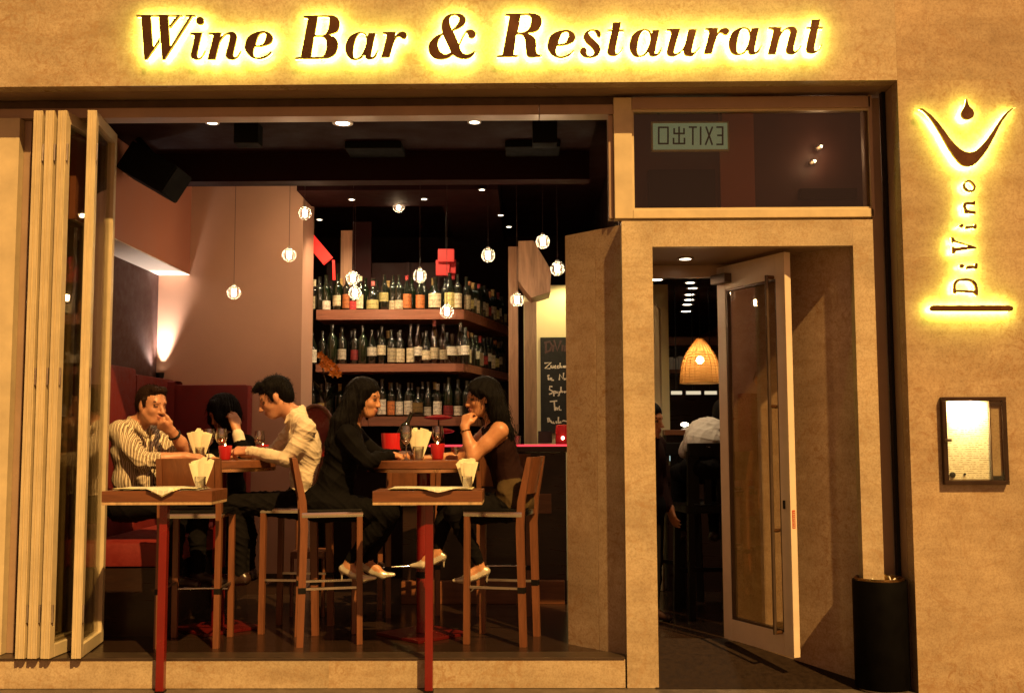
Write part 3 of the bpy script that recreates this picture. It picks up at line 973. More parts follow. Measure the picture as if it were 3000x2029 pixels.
# dropped ceiling and the dark beams and ducts that cross it
dx0 = at(644, 532, YB).x
dz = at(760, 530, YB).z
struct('dropped_ceiling', MB().box(dx0, p0 - 0.1, 1.62, YB - 0.01, dz - 0.01, CZ - 0.004), M['maroon'])
struct('beam', MB().box(BX - 0.002, p0 - 0.1, 1.45, 1.60, 3.25, CZ - 0.004), M['maroon'])
FCZ = 3.445
struct('front_ceiling', MB().box(BX - 0.002, p0 - 0.1, 0.345, 1.42, FCZ, CZ - 0.004), M['maroon'])
for k, (xl_, xr_) in enumerate(((1015, 1180), (1480, 1640))):
    xa, xb = at(xl_, 430, 1.2).x, at(xr_, 430, 1.2).x
    t = mk('air_duct', MB().box(xa, xb, 1.12, 1.38, FCZ - 0.05, FCZ - 0.002, 0.01), M['matteblack'], None, loc=((xa + xb) / 2, 1.12, FCZ - 0.05))
    tag(t, ('long' if k == 0 else 'short') + ' black air duct box under the front ceiling ' + ('above the left table' if k == 0 else 'beside the transom window'), 'duct', 'black boxes under the front ceiling')
# soffit over the bar with small spots
sz = 3.38
so = MB().box(WX + 0.01, at(1462, 545, 2.7).x, 2.3, 2.9, sz, CZ - 0.004)
struct('bar_soffit', so, M['maroon'])
struct('bar_soffit_side', MB().box(at(1290, 600, 2.7).x, at(1462, 545, 2.7).x, 2.904, 4.6, sz, CZ - 0.004), M['maroon'])

# ------------------------------------------------------------------ red banquette
bq = thing('banquette', 'dark red high backed corner banquette below the mauve wall', 'banquette', (-2.4, YB - 0.3, FLZ))
bt = at(600, 1127, YB - 0.1).z
b0, b1_ = at(512, 1127, YB - 0.08).x, at(735, 1127, YB - 0.08).x


def cushion(x0, x1, y0, y1, z0, z1, b, name='back_cushion'):
    return mk(name, MB().box(x0, x1, y0, y1, z0, z1, b), M['banquette'], bq, 50)


cushion(b0 + 0.003, b1_, YB - 0.16, YB - 0.005, 0.62, bt, 0.035)
cushion(RXW + 0.17, b0 - 0.003, YB - 0.20, YB - 0.005, 0.62, bt + 0.03, 0.05)
yk = 1.75
cushion(RXW + 0.004, RXW + 0.16, yk + 0.003, YB - 0.01, 0.62, bt + 0.05, 0.05)
cushion(RXW + 0.004, RXW + 0.16, 0.75, yk - 0.003, 0.62, bt + 0.09, 0.05)
cushion(RXW + 0.165, RXW + 0.72, 0.78, YB - 0.21, 0.60, 0.76, 0.05, 'seat_cushion')
cushion(RXW + 0.725, b1_, YB - 0.70, YB - 0.17, 0.60, 0.76, 0.05, 'seat_cushion')
mk('base', MB().box(RXW + 0.004, RXW + 0.66, 0.80, YB - 0.005, FLZ, 0.598), M['wood_dark'], bq)
mk('base', MB().box(RXW + 0.664, b1_ - 0.02, YB - 0.62, YB - 0.005, FLZ, 0.598), M['wood_dark'], bq)
# uplight hidden behind the corner of the banquette: the bright cone on the corner of the niche
ul = thing('wall_uplight', 'small uplight behind the corner of the red banquette', 'light', (RXW + 0.10, YB - 0.10, bt + 0.02))
c = (RXW + 0.05, YB - 0.06, bt + 0.052)
mk('housing', MB().lathe([(0.03, 0.0), (0.036, 0.05), (0.033, 0.05), (0.028, 0.01)], (c[0], c[1], c[2]), 16), M['black'], ul, True)
mk('lens', MB().lathe([(1e-6, 0.02), (0.026, 0.02), (1e-6, 0.0205)], (c[0], c[1], c[2]), 16), M['downlight'], ul)


def spot(parent, p, d, power, size, blend, col, soft=0.02):
    L = bpy.data.lights.new('beam', 'SPOT')
    L.energy, L.color, L.spot_size, L.spot_blend, L.shadow_soft_size = power, col, math.radians(size), blend, soft
    o = bpy.data.objects.new('beam', L)
    COL.objects.link(o)
    o.parent = parent
    o.location = Vector(p) - wloc(parent)
    o.rotation_euler = (-Vector(d)).to_track_quat('Z', 'Y').to_euler()
    return o


spot(ul, (c[0], c[1], c[2] + 0.055), (0.05, 0.10, 1), 120.0, 44, 1.0, (1.0, 0.84, 0.72), 0.02)
spot(ul, (c[0], c[1] - 0.02, c[2] + 0.055), (0.03, -0.55, 1), 26.0, 75, 1.0, (1.0, 0.84, 0.72), 0.02)

# ------------------------------------------------------------------ black loudspeaker hung over the corner
sp = thing('wall_speaker', 'large black loudspeaker hung tilted from the left bulkhead', 'speaker', at(455, 500, 1.05))
pc = at(452, 505, 1.0)
R3 = Euler((math.radians(-8), math.radians(30), math.radians(-12))).to_matrix().to_4x4()
R3.translation = pc
mk('cabinet', MB().box(-0.19, 0.19, -0.12, 0.12, -0.105, 0.105, 0.012, R3), M['matteblack'], sp)
mk('grille', MB().box(0.191, 0.198, -0.11, 0.11, -0.095, 0.095, 0.002, R3), M['matteblack'], sp)
mk('bracket', MB().beam(R3 @ Vector((-0.1, 0, 0.1)), (pc.x - 0.12, pc.y, FCZ - 0.002), 0.04, 0.02, up=(0, 1, 0)), M['matteblack'], sp)
for (x, y, lab) in ((735, 385, 'small black ceiling speaker above the left table'), (1605, 385, 'small black ceiling speaker near the transom window')):
    q = at(x, y, 0.72)
    s_ = thing('ceiling_speaker', lab, 'speaker', q, 'small ceiling speakers')
    mk('cabinet', MB().box(q.x - 0.10, q.x + 0.06, q.y - 0.05, q.y + 0.08, q.z - 0.09, q.z + 0.10, 0.012), M['matteblack'], s_)
    mk('yoke', MB().box(q.x - 0.02, q.x + 0.0, q.y, q.y + 0.02, q.z + 0.1005, FCZ - 0.002), M['steel'], s_)

# ------------------------------------------------------------------ ceiling downlights
for (x, y, r, pw, lab) in ((622, 357, 0.03, 4, 'leftmost downlight of the three just behind the window head'),
                           (1004, 358, 0.045, 5, 'brightest, middle downlight of the three just behind the window head'),
                           (1390, 355, 0.03, 4, 'rightmost downlight of the three just behind the window head')):
    q = atz(x, y, FCZ)
    downlight((q.x, q.y, FCZ), r, lab, pw, tilt=(0.12, 0, 0))
for k, (x, y, pw) in enumerate(((1412, 553, 0), (1467, 628, 6), (1491, 662, 0), (936, 641, 0))):
    q = atz(x, y, sz)
    w_ = ('first', 'second', 'third')[k] if k < 3 else ''
    downlight((q.x, q.y, sz), 0.022, (w_ + ' small spot along the right edge of the bar soffit') if k < 3 else 'small spot at the left end of the bar soffit', pw)
for k, (x, y) in enumerate(((2022, 826), (2029, 842), (2020, 861), (2019, 876), (2014, 890), (2010, 910), (1922, 817))):
    q = atz(x, y, 3.02)
    w_ = ('nearest', 'second', 'third', 'fourth', 'fifth', 'farthest')[k] if k < 6 else ''
    downlight((q.x, q.y, 3.02), 0.045 + 0.003 * k, (w_ + ' downlight in the row along the ceiling inside the doorway') if k < 6 else 'lone downlight at the left edge of the doorway view', (60 if k < 6 else 90) if k in (0, 3, 6) else 0)
downlight((1.38, 1.75, 3.02), 0.04, 'unseen fill lamp added over the bent person, behind the door head', 60, size=100)  # added lamp, out of view: brightens the pale shirt and the doorway floor
# the two lamps seen through the transom
for k, (x, y) in enumerate(((2402, 431), (2383, 474))):
    q = at(x, y, 0.58)
    s_ = thing('spot_lamp', ('upper' if k == 0 else 'lower') + ' of two small white spot lamps behind the transom glass', 'light', q, 'spot lamps behind the transom')
    Mr = Euler((0, math.radians(62), 0)).to_matrix().to_4x4()
    Mr.translation = q
    mk('body', MB().lathe([(0.012, -0.03), (0.02, -0.01), (0.02, -0.002)], (0, 0, 0), 14, Mr), M['bronze_dark'], s_, True)
    mk('lens', MB().ball(q, (0.020, 0.012, 0.010), 14, 8, Euler((0, math.radians(-25), 0)).to_matrix()), M['downlight'], s_, True)

for k in range(2):
    L = bpy.data.lights.new('spot_lamp_light', 'POINT')
    L.energy, L.color, L.shadow_soft_size = 0.5, (1.0, 0.66, 0.38), 0.02
    o = bpy.data.objects.new('spot_lamp_light', L)
    COL.objects.link(o)
    o.location = at((2402, 2383)[k], (431, 474)[k], 0.545)
# brown wall pieces and a black track that show dimly through the transom
for (xa_, ya_, xb_, yb_, Y_, mt, nm, lb, ct_) in ((2106, 300, 2214, 640, 0.60, 'plaster_brown', 'wall_pier', 'narrow brown wall pier seen through the transom window', 'pier'),
                                               (1900, 497, 2098, 660, 0.57, 'black', 'air_duct', 'black air duct box low behind the left half of the transom', 'duct'),
                                               (2345, 552, 2512, 580, 0.56, 'black', 'light_track', 'short black lighting track low behind the transom glass', 'track')):
    a_, b_ = at(xa_, ya_, Y_), at(xb_, yb_, Y_)
    o = mk(nm, MB().box(a_.x, b_.x, Y_, min(0.628, Y_ + 0.06), b_.z, min(CZ - 0.01, a_.z)), M[mt], None, loc=((a_.x + b_.x) / 2, Y_, b_.z))
    tag(o, lb, ct_)

# ------------------------------------------------------------------ glass ball pendants
M['ball'] = glass('cast_glass_ball', (0.92, 0.92, 0.92), 3.0, 0.04)
_t = M['ball'].node_tree                                # the cast glass is full of bubbles: part of the lamp's light scatters in it
_o = [n_ for n_ in _t.nodes if n_.type == 'OUTPUT_MATERIAL'][0]
_s = _o.inputs[0].links[0].from_socket
_tl = _t.nodes.new('ShaderNodeBsdfTranslucent')
_tl.inputs[0].default_value = (0.9, 0.9, 0.88, 1)
_lw = _t.nodes.new('ShaderNodeLayerWeight')
_lw.inputs[0].default_value = 0.35
_mp = _t.nodes.new('ShaderNodeMapRange')
_mp.inputs[3].default_value, _mp.inputs[4].default_value = 0.002, 0.10
_t.links.new(_lw.outputs['Facing'], _mp.inputs[0])
_mx = _t.nodes.new('ShaderNodeMixShader')
_t.links.new(_mp.outputs[0], _mx.inputs[0])
_t.links.new(_s, _mx.inputs[1])
_t.links.new(_tl.outputs[0], _mx.inputs[2])
_t.links.new(_mx.outputs[0], _o.inputs[0])
M['core'] = emit('pendant_core', (1.0, 0.69, 0.39), 155.0)
PEND = [(685, 857, 1.9, 'left of the two hanging before the mauve wall'), (847, 747, 1.9, 'right of the two hanging before the mauve wall'),
        (893, 625, 2.2, 'half hidden at the right edge of the mauve wall, topmost left'), (1168, 605, 2.9, 'high up under the bar soffit'),
        (1034, 815, 1.9, 'upper one of the close pair before the top shelf'), (1040, 858, 2.3, 'lower one of the close pair before the top shelf'),
        (1230, 808, 1.9, 'in the middle before the top shelf bottles'), (1309, 912, 1.9, 'lowest, just before the edge of the top shelf'),
        (1430, 748, 1.8, 'between the shelves and the wooden pillar'), (1590, 708, 1.7, 'highest of those right of the wooden pillar'),
        (1633, 787, 1.7, 'hanging close beside the splayed stone return'), (1515, 878, 2.1, 'hanging low in front of the wooden pillar')]
for (x, y, Y, lab) in PEND:
    q = at(x, y, Y)
    t = thing('pendant_light', 'clear glass ball pendant ' + lab, 'pendant light', q, 'clear glass ball pendants')
    mk('cord', MB().tube([(q.x, q.y, q.z + 0.05), (q.x, q.y, dz - 0.011 if Y > 1.62 and Y < 2.3 else (sz - 0.001 if 2.3 <= Y < 2.9 else CZ - 0.002))], 0.0019, 6), M['wood_dark'], t)
    mk('glass_ball', MB().ball(q, 0.052, 28, 18), M['ball'], t, True)
    mk('lamp_core', MB().lathe([(1e-6, -0.030), (0.013, -0.026), (0.016, 0.012), (0.016, 0.026), (1e-6, 0.028)], q, 14), M['core'], t, True)
    mk('cap', MB().lathe([(0.014, 0.048), (0.014, 0.062), (0.004, 0.066)], q, 12), M['steel'], t, True)

# ================================================================== bar: shelves, bottles
SY = 3.1
bar = thing('bottle_shelf_unit', 'reddish wooden bottle shelves on the dark bar wall', 'shelf', (-1.0, SY, FLZ))
shelves = []
for (yt, yb_) in ((905, 934), (1064, 1087), (1219, 1246)):
    pa = at(1370, yt, SY)
    zt, zb = pa.z, at(1370, yb_, SY).z
    xl = WX + 0.02
    xc = at(1368, yt, SY).x
    # outline in plan: front edge, chamfer, long receding right edge
    plan = [(xl, SY), (xc - 0.10, SY), (xc - 0.03, SY + 0.03), (xc + 0.0, SY + 0.10), (xc + 0.36, 4.7), (xc + 0.10, 4.9), (xc - 0.30, SY + 0.42), (xl, SY + 0.42)]
    n = len(plan)
    vs = [(x, y, zt) for x, y in plan] + [(x, y, zb) for x, y in plan]
    fs = [tuple(range(n)), tuple(range(2 * n - 1, n - 1, -1))] + [(i, (i + 1) % n, (i + 1) % n + n, i + n) for i in range(n)]
    mk('shelf_board', MB().add(vs, fs), M['wood_shelf'], bar)
    shelves.append((zt, xl, xc))
mk('back_panel', MB().box(WX + 0.02, shelves[0][2] - 0.1, SY + 0.46, SY + 0.50, FLZ, 3.0), M['darkwall'], bar)
for xx in (-1.0, -0.55):
    mk('upright', MB().box(xx, xx + 0.03, SY + 0.425, SY + 0.455, FLZ, 3.0), M['darkwall'], bar)

# bottle shapes share their meshes
M['bottle_glass'] = plain('dark_bottle_glass', (0.010, 0.012, 0.008), 0.06, var=0.1, bump=0.0, spec=0.8)
M['bottle_green'] = plain('green_bottle_glass', (0.007, 0.013, 0.005), 0.06, var=0.1, bump=0.0, spec=0.8)
M['bottle_clear'] = glass('clear_bottle_glass', (0.75, 0.70, 0.62), 2.5)
LBL = {'cream': (0.72, 0.62, 0.40), 'white': (0.78, 0.72, 0.58), 'orange': (0.62, 0.20, 0.05), 'yellow': (0.66, 0.58, 0.22), 'red': (0.45, 0.03, 0.03), 'gold': (0.42, 0.27, 0.08), 'green': (0.10, 0.16, 0.04), 'pink': (0.62, 0.16, 0.14)}
for k, c in LBL.items():
    t = NT('label_' + k).set(Roughness=0.6)
    v = t.pos(1.0, 'object', rnd=3.0)
    bands = t.n('ShaderNodeTexWave', bands_direction='Z')
    bands.inputs['Scale'].default_value = 9.0
    bands.inputs['Distortion'].default_value = 1.5
    t.l(v, bands.inputs['Vector'])
    spk = t.ramp(t.noise(v, 60, 2), [(0.52, (0, 0, 0)), (0.60, (0.55,) * 3)])
    t.col(t.mix(spk, t.mix(t.ramp(bands.outputs[0], [(0.86, (0, 0, 0)), (0.93, (0.5,) * 3)]), c, tuple(x * 0.35 for x in c)), tuple(x * 0.3 for x in c)))
    lk = t.b.inputs['Base Color'].links[0].from_socket
    oi = t.n('ShaderNodeObjectInfo')
    t.col(t.mix(1.0, lk, t.ramp(oi.outputs['Random'], [(0.0, (0.42, 0.40, 0.36)), (0.5, (0.8, 0.78, 0.74)), (1.0, (1.0, 1.0, 1.0))]), 'MULTIPLY'))
    M['label_' + k] = t.m
BPROF = {
    'bordeaux': [(0.033, 0.0), (0.0375, 0.006), (0.0375, 0.185), (0.034, 0.205), (0.020, 0.225), (0.0145, 0.240), (0.0140, 0.292), (0.0160, 0.294), (0.0160, 0.302), (1e-6, 0.302)],
    'burgundy': [(0.036, 0.0), (0.041, 0.006), (0.041, 0.150), (0.036, 0.185), (0.022, 0.225), (0.0150, 0.255), (0.0140, 0.292), (0.0160, 0.294), (0.0160, 0.302), (1e-6, 0.302)],
    'squat': [(0.045, 0.0), (0.050, 0.008), (0.052, 0.10), (0.048, 0.14), (0.028, 0.165), (0.017, 0.185), (0.016, 0.24), (0.020, 0.242), (0.020, 0.262), (1e-6, 0.262)],
    'tall': [(0.032, 0.0), (0.036, 0.006), (0.036, 0.20), (0.030, 0.235), (0.016, 0.27), (0.0135, 0.285), (0.0135, 0.338), (0.0155, 0.34), (0.0155, 0.35), (1e-6, 0.35)],
}
_bm = {}


def bmesh_part(key, mb, mat):
    if key not in _bm:
        o = mk('tmp', mb(), M[mat], None, True)
        _bm[key] = o.data
        bpy.data.objects.remove(o)
    return _bm[key]


def add_child(name, me, parent):
    o = bpy.data.objects.new(name, me)
    COL.objects.link(o)
    o.parent = parent
    return o


def bottle(p, shape, gl, lab, cap, label, lz=(0.04, 0.125), s=1.0):
    t = thing('wine_bottle', label, 'bottle', p, 'wine bottles on the bar shelves', random.uniform(-0.5, 0.5))
    t.scale = (s * random.uniform(0.95, 1.05), s, s * random.uniform(0.94, 1.05))
    pr = BPROF[shape]
    add_child('glass', bmesh_part((shape, gl), lambda: MB().lathe(pr, seg=18), gl), t)
    if lab:
        R0 = pr[2][0] + 0.0007

        def lb():
            m = MB()
            n = 15
            vs, fs = [], []
            for k in range(n):
                a = -PI / 2 + (k / (n - 1) - 0.5) * 2.5
                for z in lz:
                    vs.append((R0 * math.cos(a), R0 * math.sin(a), z))
            for k in range(n - 1):
                fs.append((2 * k, 2 * k + 2, 2 * k + 3, 2 * k + 1))
            return m.add(vs, fs)
        add_child('label', bmesh_part((shape, lab, lz), lb, 'label_' + lab), t)
    if cap:
        H = pr[-1][1]
        r = pr[-4][0]
        add_child('capsule', bmesh_part((shape, cap, 'cap'), lambda: MB().lathe([(r + 0.0008, H - 0.062), (r + 0.0008, H - 0.011), (0.0168, H - 0.009), (0.0168, H + 0.001), (1e-6, H + 0.001)], seg=14), 'label_' + cap if cap in LBL else cap), t)
    return t


ORD = ['first', 'second', 'third', 'fourth', 'fifth', 'sixth', 'seventh', 'eighth', 'ninth', 'tenth', 'eleventh', 'twelfth', 'thirteenth', 'fourteenth', 'fifteenth', 'sixteenth', 'seventeenth',
       'eighteenth', 'nineteenth', 'twentieth', 'twenty-first', 'twenty-second', 'twenty-third', 'twenty-fourth', 'twenty-fifth', 'twenty-sixth', 'twenty-seventh', 'twenty-eighth', 'twenty-ninth', 'thirtieth']
B, U, S, T = 'bordeaux', 'burgundy', 'squat', 'tall'
DG, GG, CG = 'bottle_glass', 'bottle_green', 'bottle_clear'
HI, LO, BIG = (0.075, 0.15), (0.01, 0.085), (0.02, 0.14)
MID = (0.04, 0.125)
k6 = lambda z: 850 + z * 0.4134
k2 = lambda z: 880 + z * 0.353
ROWS = [
    # x in the photo, shape, glass, label, capsule, label height
    ('top', 0, [(k6(92), B, DG, None, None, MID), (k6(125), B, DG, 'cream', 'cream', BIG), (k6(168), B, DG, 'cream', 'cream', BIG), (k6(205), B, DG, None, None, MID), (k6(250), B, GG, 'white', None, LO), (k6(335), B, GG, 'cream', None, MID),
                (k6(398), B, DG, 'orange', None, BIG), (k6(440), B, GG, 'red', 'gold', LO), (k6(495), U, DG, 'cream', 'cream', BIG), (k6(585), S, DG, 'yellow', 'pink', LO), (k6(665), U, DG, 'yellow', None, HI), (k6(728), B, DG, 'cream', None, LO),
                (k6(770), B, DG, 'cream', None, LO), (k6(825), U, DG, 'orange', 'red', BIG), (k6(920), U, DG, 'orange', None, BIG), (k6(1028), S, DG, 'cream', None, (0.02, 0.13)), (k6(1130), U, DG, 'yellow', None, BIG), (k6(1187), B, DG, 'cream', None, BIG)]),
    ('middle', 1, [(k6(92), B, DG, 'cream', None, HI), (k6(160), U, DG, 'white', None, BIG), (k6(232), B, DG, None, None, MID), (k6(300), B, GG, None, None, MID), (k6(370), B, DG, 'white', None, MID), (k6(460), B, DG, 'red', None, MID), (k6(515), B, GG, None, None, MID),
                   (k6(580), U, DG, 'white', None, HI), (k6(650), B, DG, 'cream', None, HI), (k6(720), B, DG, 'cream', None, BIG), (k6(780), B, DG, 'cream', None, BIG), (k6(855), T, CG, 'cream', None, BIG), (k6(907), T, CG, 'white', None, HI),
                   (k6(965), U, DG, 'cream', None, MID), (k6(1022), T, CG, 'cream', 'pink', MID), (k6(1085), T, CG, 'cream', None, MID), (k6(1148), S, CG, 'white', None, HI), (k6(1205), T, CG, 'white', None, HI), (k6(1242), B, DG, 'white', None, HI)]),
    ('lower', 2, [(k2(20), B, DG, None, None, MID), (k2(62), B, DG, None, None, MID), (k2(110), B, DG, None, None, MID), (k2(180), U, CG, 'gold', None, MID), (k2(230), B, DG, None, None, MID), (k2(640), B, DG, None, None, MID), (k2(682), B, DG, 'white', None, BIG),
                  (k2(760), B, DG, 'orange', None, BIG), (k2(828), U, DG, 'white', None, BIG), (k2(900), B, DG, 'white', None, BIG), (k2(980), S, DG, 'gold', None, MID), (k2(1062), U, DG, 'white', None, LO), (k2(1140), B, DG, 'white', 'white', BIG),
                  (k2(1230), U, GG, 'red', None, LO), (k2(1308), B, DG, 'white', None, LO), (k2(1380), B, DG, None, None, MID)]),
]
DESC = {None: 'plain dark', 'cream': 'cream labelled', 'white': 'white labelled', 'orange': 'orange labelled', 'yellow': 'yellow labelled', 'red': 'red labelled', 'gold': 'gold labelled', 'green': 'green labelled', 'pink': 'pink labelled'}
for nm, si, row in ROWS:
    zt = shelves[si][0]
    for k, (x, sh, gl, lb, cp, lz) in enumerate(row):
        Y = SY + 0.085 + 0.012 * ((k * 7) % 3)
        q = at(x, 1000, Y)
        bottle((q.x, Y, zt), sh, gl, lb, cp, '%s wine bottle, %s from the left along the front of the %s shelf' % (DESC[lb], ORD[k], nm), lz, random.uniform(0.96, 1.12))
    # the row that runs back along the receding right edge
    xc = shelves[si][2]
    n = 14 if si == 0 else (10 if si == 1 else 7)
    for k in range(n):
        u = (k + 0.6) / (n + 0.6)
        Y = SY + 0.16 + u * 1.40
        x = xc - 0.045 + 0.36 * (Y - SY - 0.10) / 1.5
        lb = ['cream', 'yellow', 'white', 'cream', None, 'white', 'cream', 'red', 'white', 'cream', 'yellow', 'white', None, 'cream'][(k + si * 3) % 14]
        cp = [None, 'orange', 'gold', None, 'red', None, None][(k + si) % 7]
        t = bottle((x, Y, zt), (B, U, B)[k % 3], (DG, DG, GG)[k % 3], lb, cp, '%s wine bottle, %s along the receding right edge of the %s shelf' % (DESC[lb], ORD[k], nm), (BIG, MID, HI)[k % 3])
        t.rotation_euler.z = 0.9 + random.uniform(-0.3, 0.3)
    # a second, darker rank behind
    for k in range(11):
        x = WX + 0.10 + k * (xc - WX - 0.2) / 11 + random.uniform(-0.02, 0.02)
        bottle((x, SY + 0.26 + 0.02 * (k % 2), zt), B, (DG, GG)[k % 2], None, 'gold' if k % 4 == 1 else None, 'plain dark wine bottle in the rear rank, %s from the left on the %s shelf' % (ORD[k], nm), MID)

# a small spot on the shelves from the soffit in front of them
for xx in (-1.35, -0.75):
    downlight((xx, 2.6, sz), 0.022, 'spot in the bar soffit aimed at the ' + ('left' if xx < -1 else 'right') + ' half of the bottle shelves', 48, tilt=(0.45, 0, 0), size=110)

# ------------------------------------------------------------------ counter, its glowing edge, things on it
ctr = thing('bar_counter', 'dark bar counter with glowing red edge right of the women', 'counter', (0.0, 2.2, FLZ))
cz_ = at(1590, 1302, 2.1).z
cx0, cx1 = at(1180, 1302, 2.1).x, at(1662, 1302, 2.1).x + 0.02
mk('front_panel', MB().box(cx0, cx1 - 0.03, 2.13, 2.18, FLZ, cz_ - 0.06), M['wood_dark'], ctr)
mk('worktop', MB().box(cx0, cx1, 2.08, 2.75, cz_ - 0.058, cz_ - 0.012, 0.006), M['wood_dark'], ctr)
M['neon'] = emit('red_neon', (1.0, 0.045, 0.06), 1.5)
mk('light_edge', MB().box(cx0 + 0.2, cx1 - 0.004, 2.085, 2.13, cz_ - 0.0115, cz_ + 0.002, 0.004), M['neon'], ctr)
pl_ = at(1596, 1475, 2.1)
mk('door_plate', MB().box(pl_.x - 0.05, pl_.x + 0.05, 2.118, 2.129, pl_.z - 0.075, pl_.z + 0.075, 0.004), M['wood_red'], ctr)
fk = at(1545, 1660, 2.05)
mk('plinth_board', MB().box(cx0, cx1 - 0.05, 2.04, 2.12, FLZ, FLZ + 0.17, 0.006), M['wood_red'], ctr)
# till screen, red glasses
q = at(1597, 1297, 2.3)
t = thing('till_screen', 'small dark till screen standing on the bar counter', 'screen', (q.x, 2.3, cz_ - 0.012))
mk('screen', MB().box(q.x - 0.055, q.x + 0.055, 2.29, 2.31, cz_ + 0.01, cz_ + 0.105, 0.004), plain('dark_screen', (0.01, 0.012, 0.025), 0.15), t)
mk('stand', MB().box(q.x - 0.045, q.x + 0.045, 2.26, 2.34, cz_ - 0.0115, cz_ + 0.0095, 0.003), M['steel'], t)
M['redglass'] = glass('red_glass', (0.75, 0.05, 0.05), 2.0)
t = NT('red_vessel').set(Base_Color=(0.55, 0.02, 0.02), Roughness=0.15)
t.b.inputs['Emission Color'].default_value = (1, 0.04, 0.04, 1)
t.b.inputs['Emission Strength'].default_value = 0.03
M['redlit'] = t.m
q = at(1648, 1290, 2.3)
t = thing('red_glass_lamp', 'red glass lamp on the counter next to the stone return', 'lamp', (q.x, 2.3, cz_ - 0.0115))
mk('shade', MB().lathe([(0.05, 0.0), (0.055, 0.02), (0.055, 0.12), (0.05, 0.16), (0.04, 0.165)], (q.x, 2.3, cz_ - 0.0110), 20), M['redlit'], t, True)
mk('bulb', MB().ball((q.x - 0.0, 2.24, cz_ + 0.05), 0.012, 10, 8), M['downlight'], t, True)
q = at(1515, 1260, 2.4)
t = thing('straw_cup', 'small cup of straws on the counter below the wooden pillar', 'cup', (q.x, 2.4, cz_ - 0.0115))
mk('cup', MB().lathe([(0.025, 0), (0.03, 0.08), (0.028, 0.08), (0.02, 0.004)], (q.x, 2.4, cz_ - 0.0113), 16), M['steel'], t, True)
for k in range(3):
    mk('straw', MB().tube([(q.x, 2.4, cz_), (q.x + 0.02 * (k - 1), 2.4 + 0.01 * k, cz_ + 0.16)], 0.003, 6), M['black'], t)

# ------------------------------------------------------------------ wooden pillar with box bracket, cream wall, chalkboard
PY = 2.9
pil = thing('wooden_pillar', 'wooden pillar with projecting box bracket right of the shelves', 'pillar', at(1505, 1300, PY))
xa, xb = at(1490, 1000, PY).x, at(1518, 1000, PY).x
zt = at(1500, 722, PY).z
M['wood_post'] = wood_mat('pillar_wood', (0.40, 0.22, 0.12), 0.45, 'Z')
mk('post', MB().box(xa, xb, PY, PY + 0.12, cz_ + 0.001, zt, 0.003), M['wood_post'], pil)
mk('post', MB().box(at(1536, 1000, PY + 0.1).x, at(1572, 1000, PY + 0.1).x, PY + 0.06, PY + 0.18, cz_ + 0.001, at(1550, 885, PY + .1).z, 0.003), M['wood_pale'], pil)
# bracket: a slanting box from the post out to the right
ba, bb = at(1517, 790, PY), at(1610, 895, PY)
vs = []
for yy in (PY - 0.28, PY + 0.12):
    for (x, y) in ((1519, 724), (1562, 722), (1612, 806), (1610, 868), (1555, 884), (1519, 838)):
        q = at(x, y, PY)
        vs.append((q.x, yy, q.z))
n = 6
fs = [tuple(range(n)), tuple(range(2 * n - 1, n - 1, -1))] + [(i, (i + 1) % n, (i + 1) % n + n, i + n) for i in range(n)]
mk('bracket', MB().add(vs, fs), M['wood_post'], pil)
cw = at(1600, 830, 3.35)
struct('wall_chalkboard', MB().box(at(1534, 830, 3.35).x, 1.35, 3.35, 3.5, FLZ, at(1640, 835, 3.35).z), M['plaster_yellow'])
cb = thing('chalkboard', 'tall black chalkboard menu on the cream wall by the counter', 'chalkboard', at(1625, 1100, 3.34))
ca, cb2 = at(1583, 988, 3.33), at(1720, 1268, 3.33)
mk('board', MB().box(ca.x, cb2.x, 3.33, 3.346, cb2.z, ca.z), plain('slate', (0.012, 0.010, 0.009), 0.8, var=0.3), cb)
M['chalk'] = plain('chalk', (0.72, 0.62, 0.50), 0.9, var=0.25, scale=200)
M['chalk_pink'] = plain('faded_pink_chalk', (0.07, 0.035, 0.034), 0.9, var=0.4, scale=80)


def chalk(paths, r, mat, name='writing'):
    for p in paths:
        pts = [at(1560 + x / 4.135, 940 + y / 4.135, 3.3285) for x, y in p]
        mb = MB()
        mb.tube(pts, r, 5)
        mb.v = [(x, 3.329 + (y - 3.329) * 0.2, z) for x, y, z in mb.v]
        mk(name, mb, M[mat], cb)


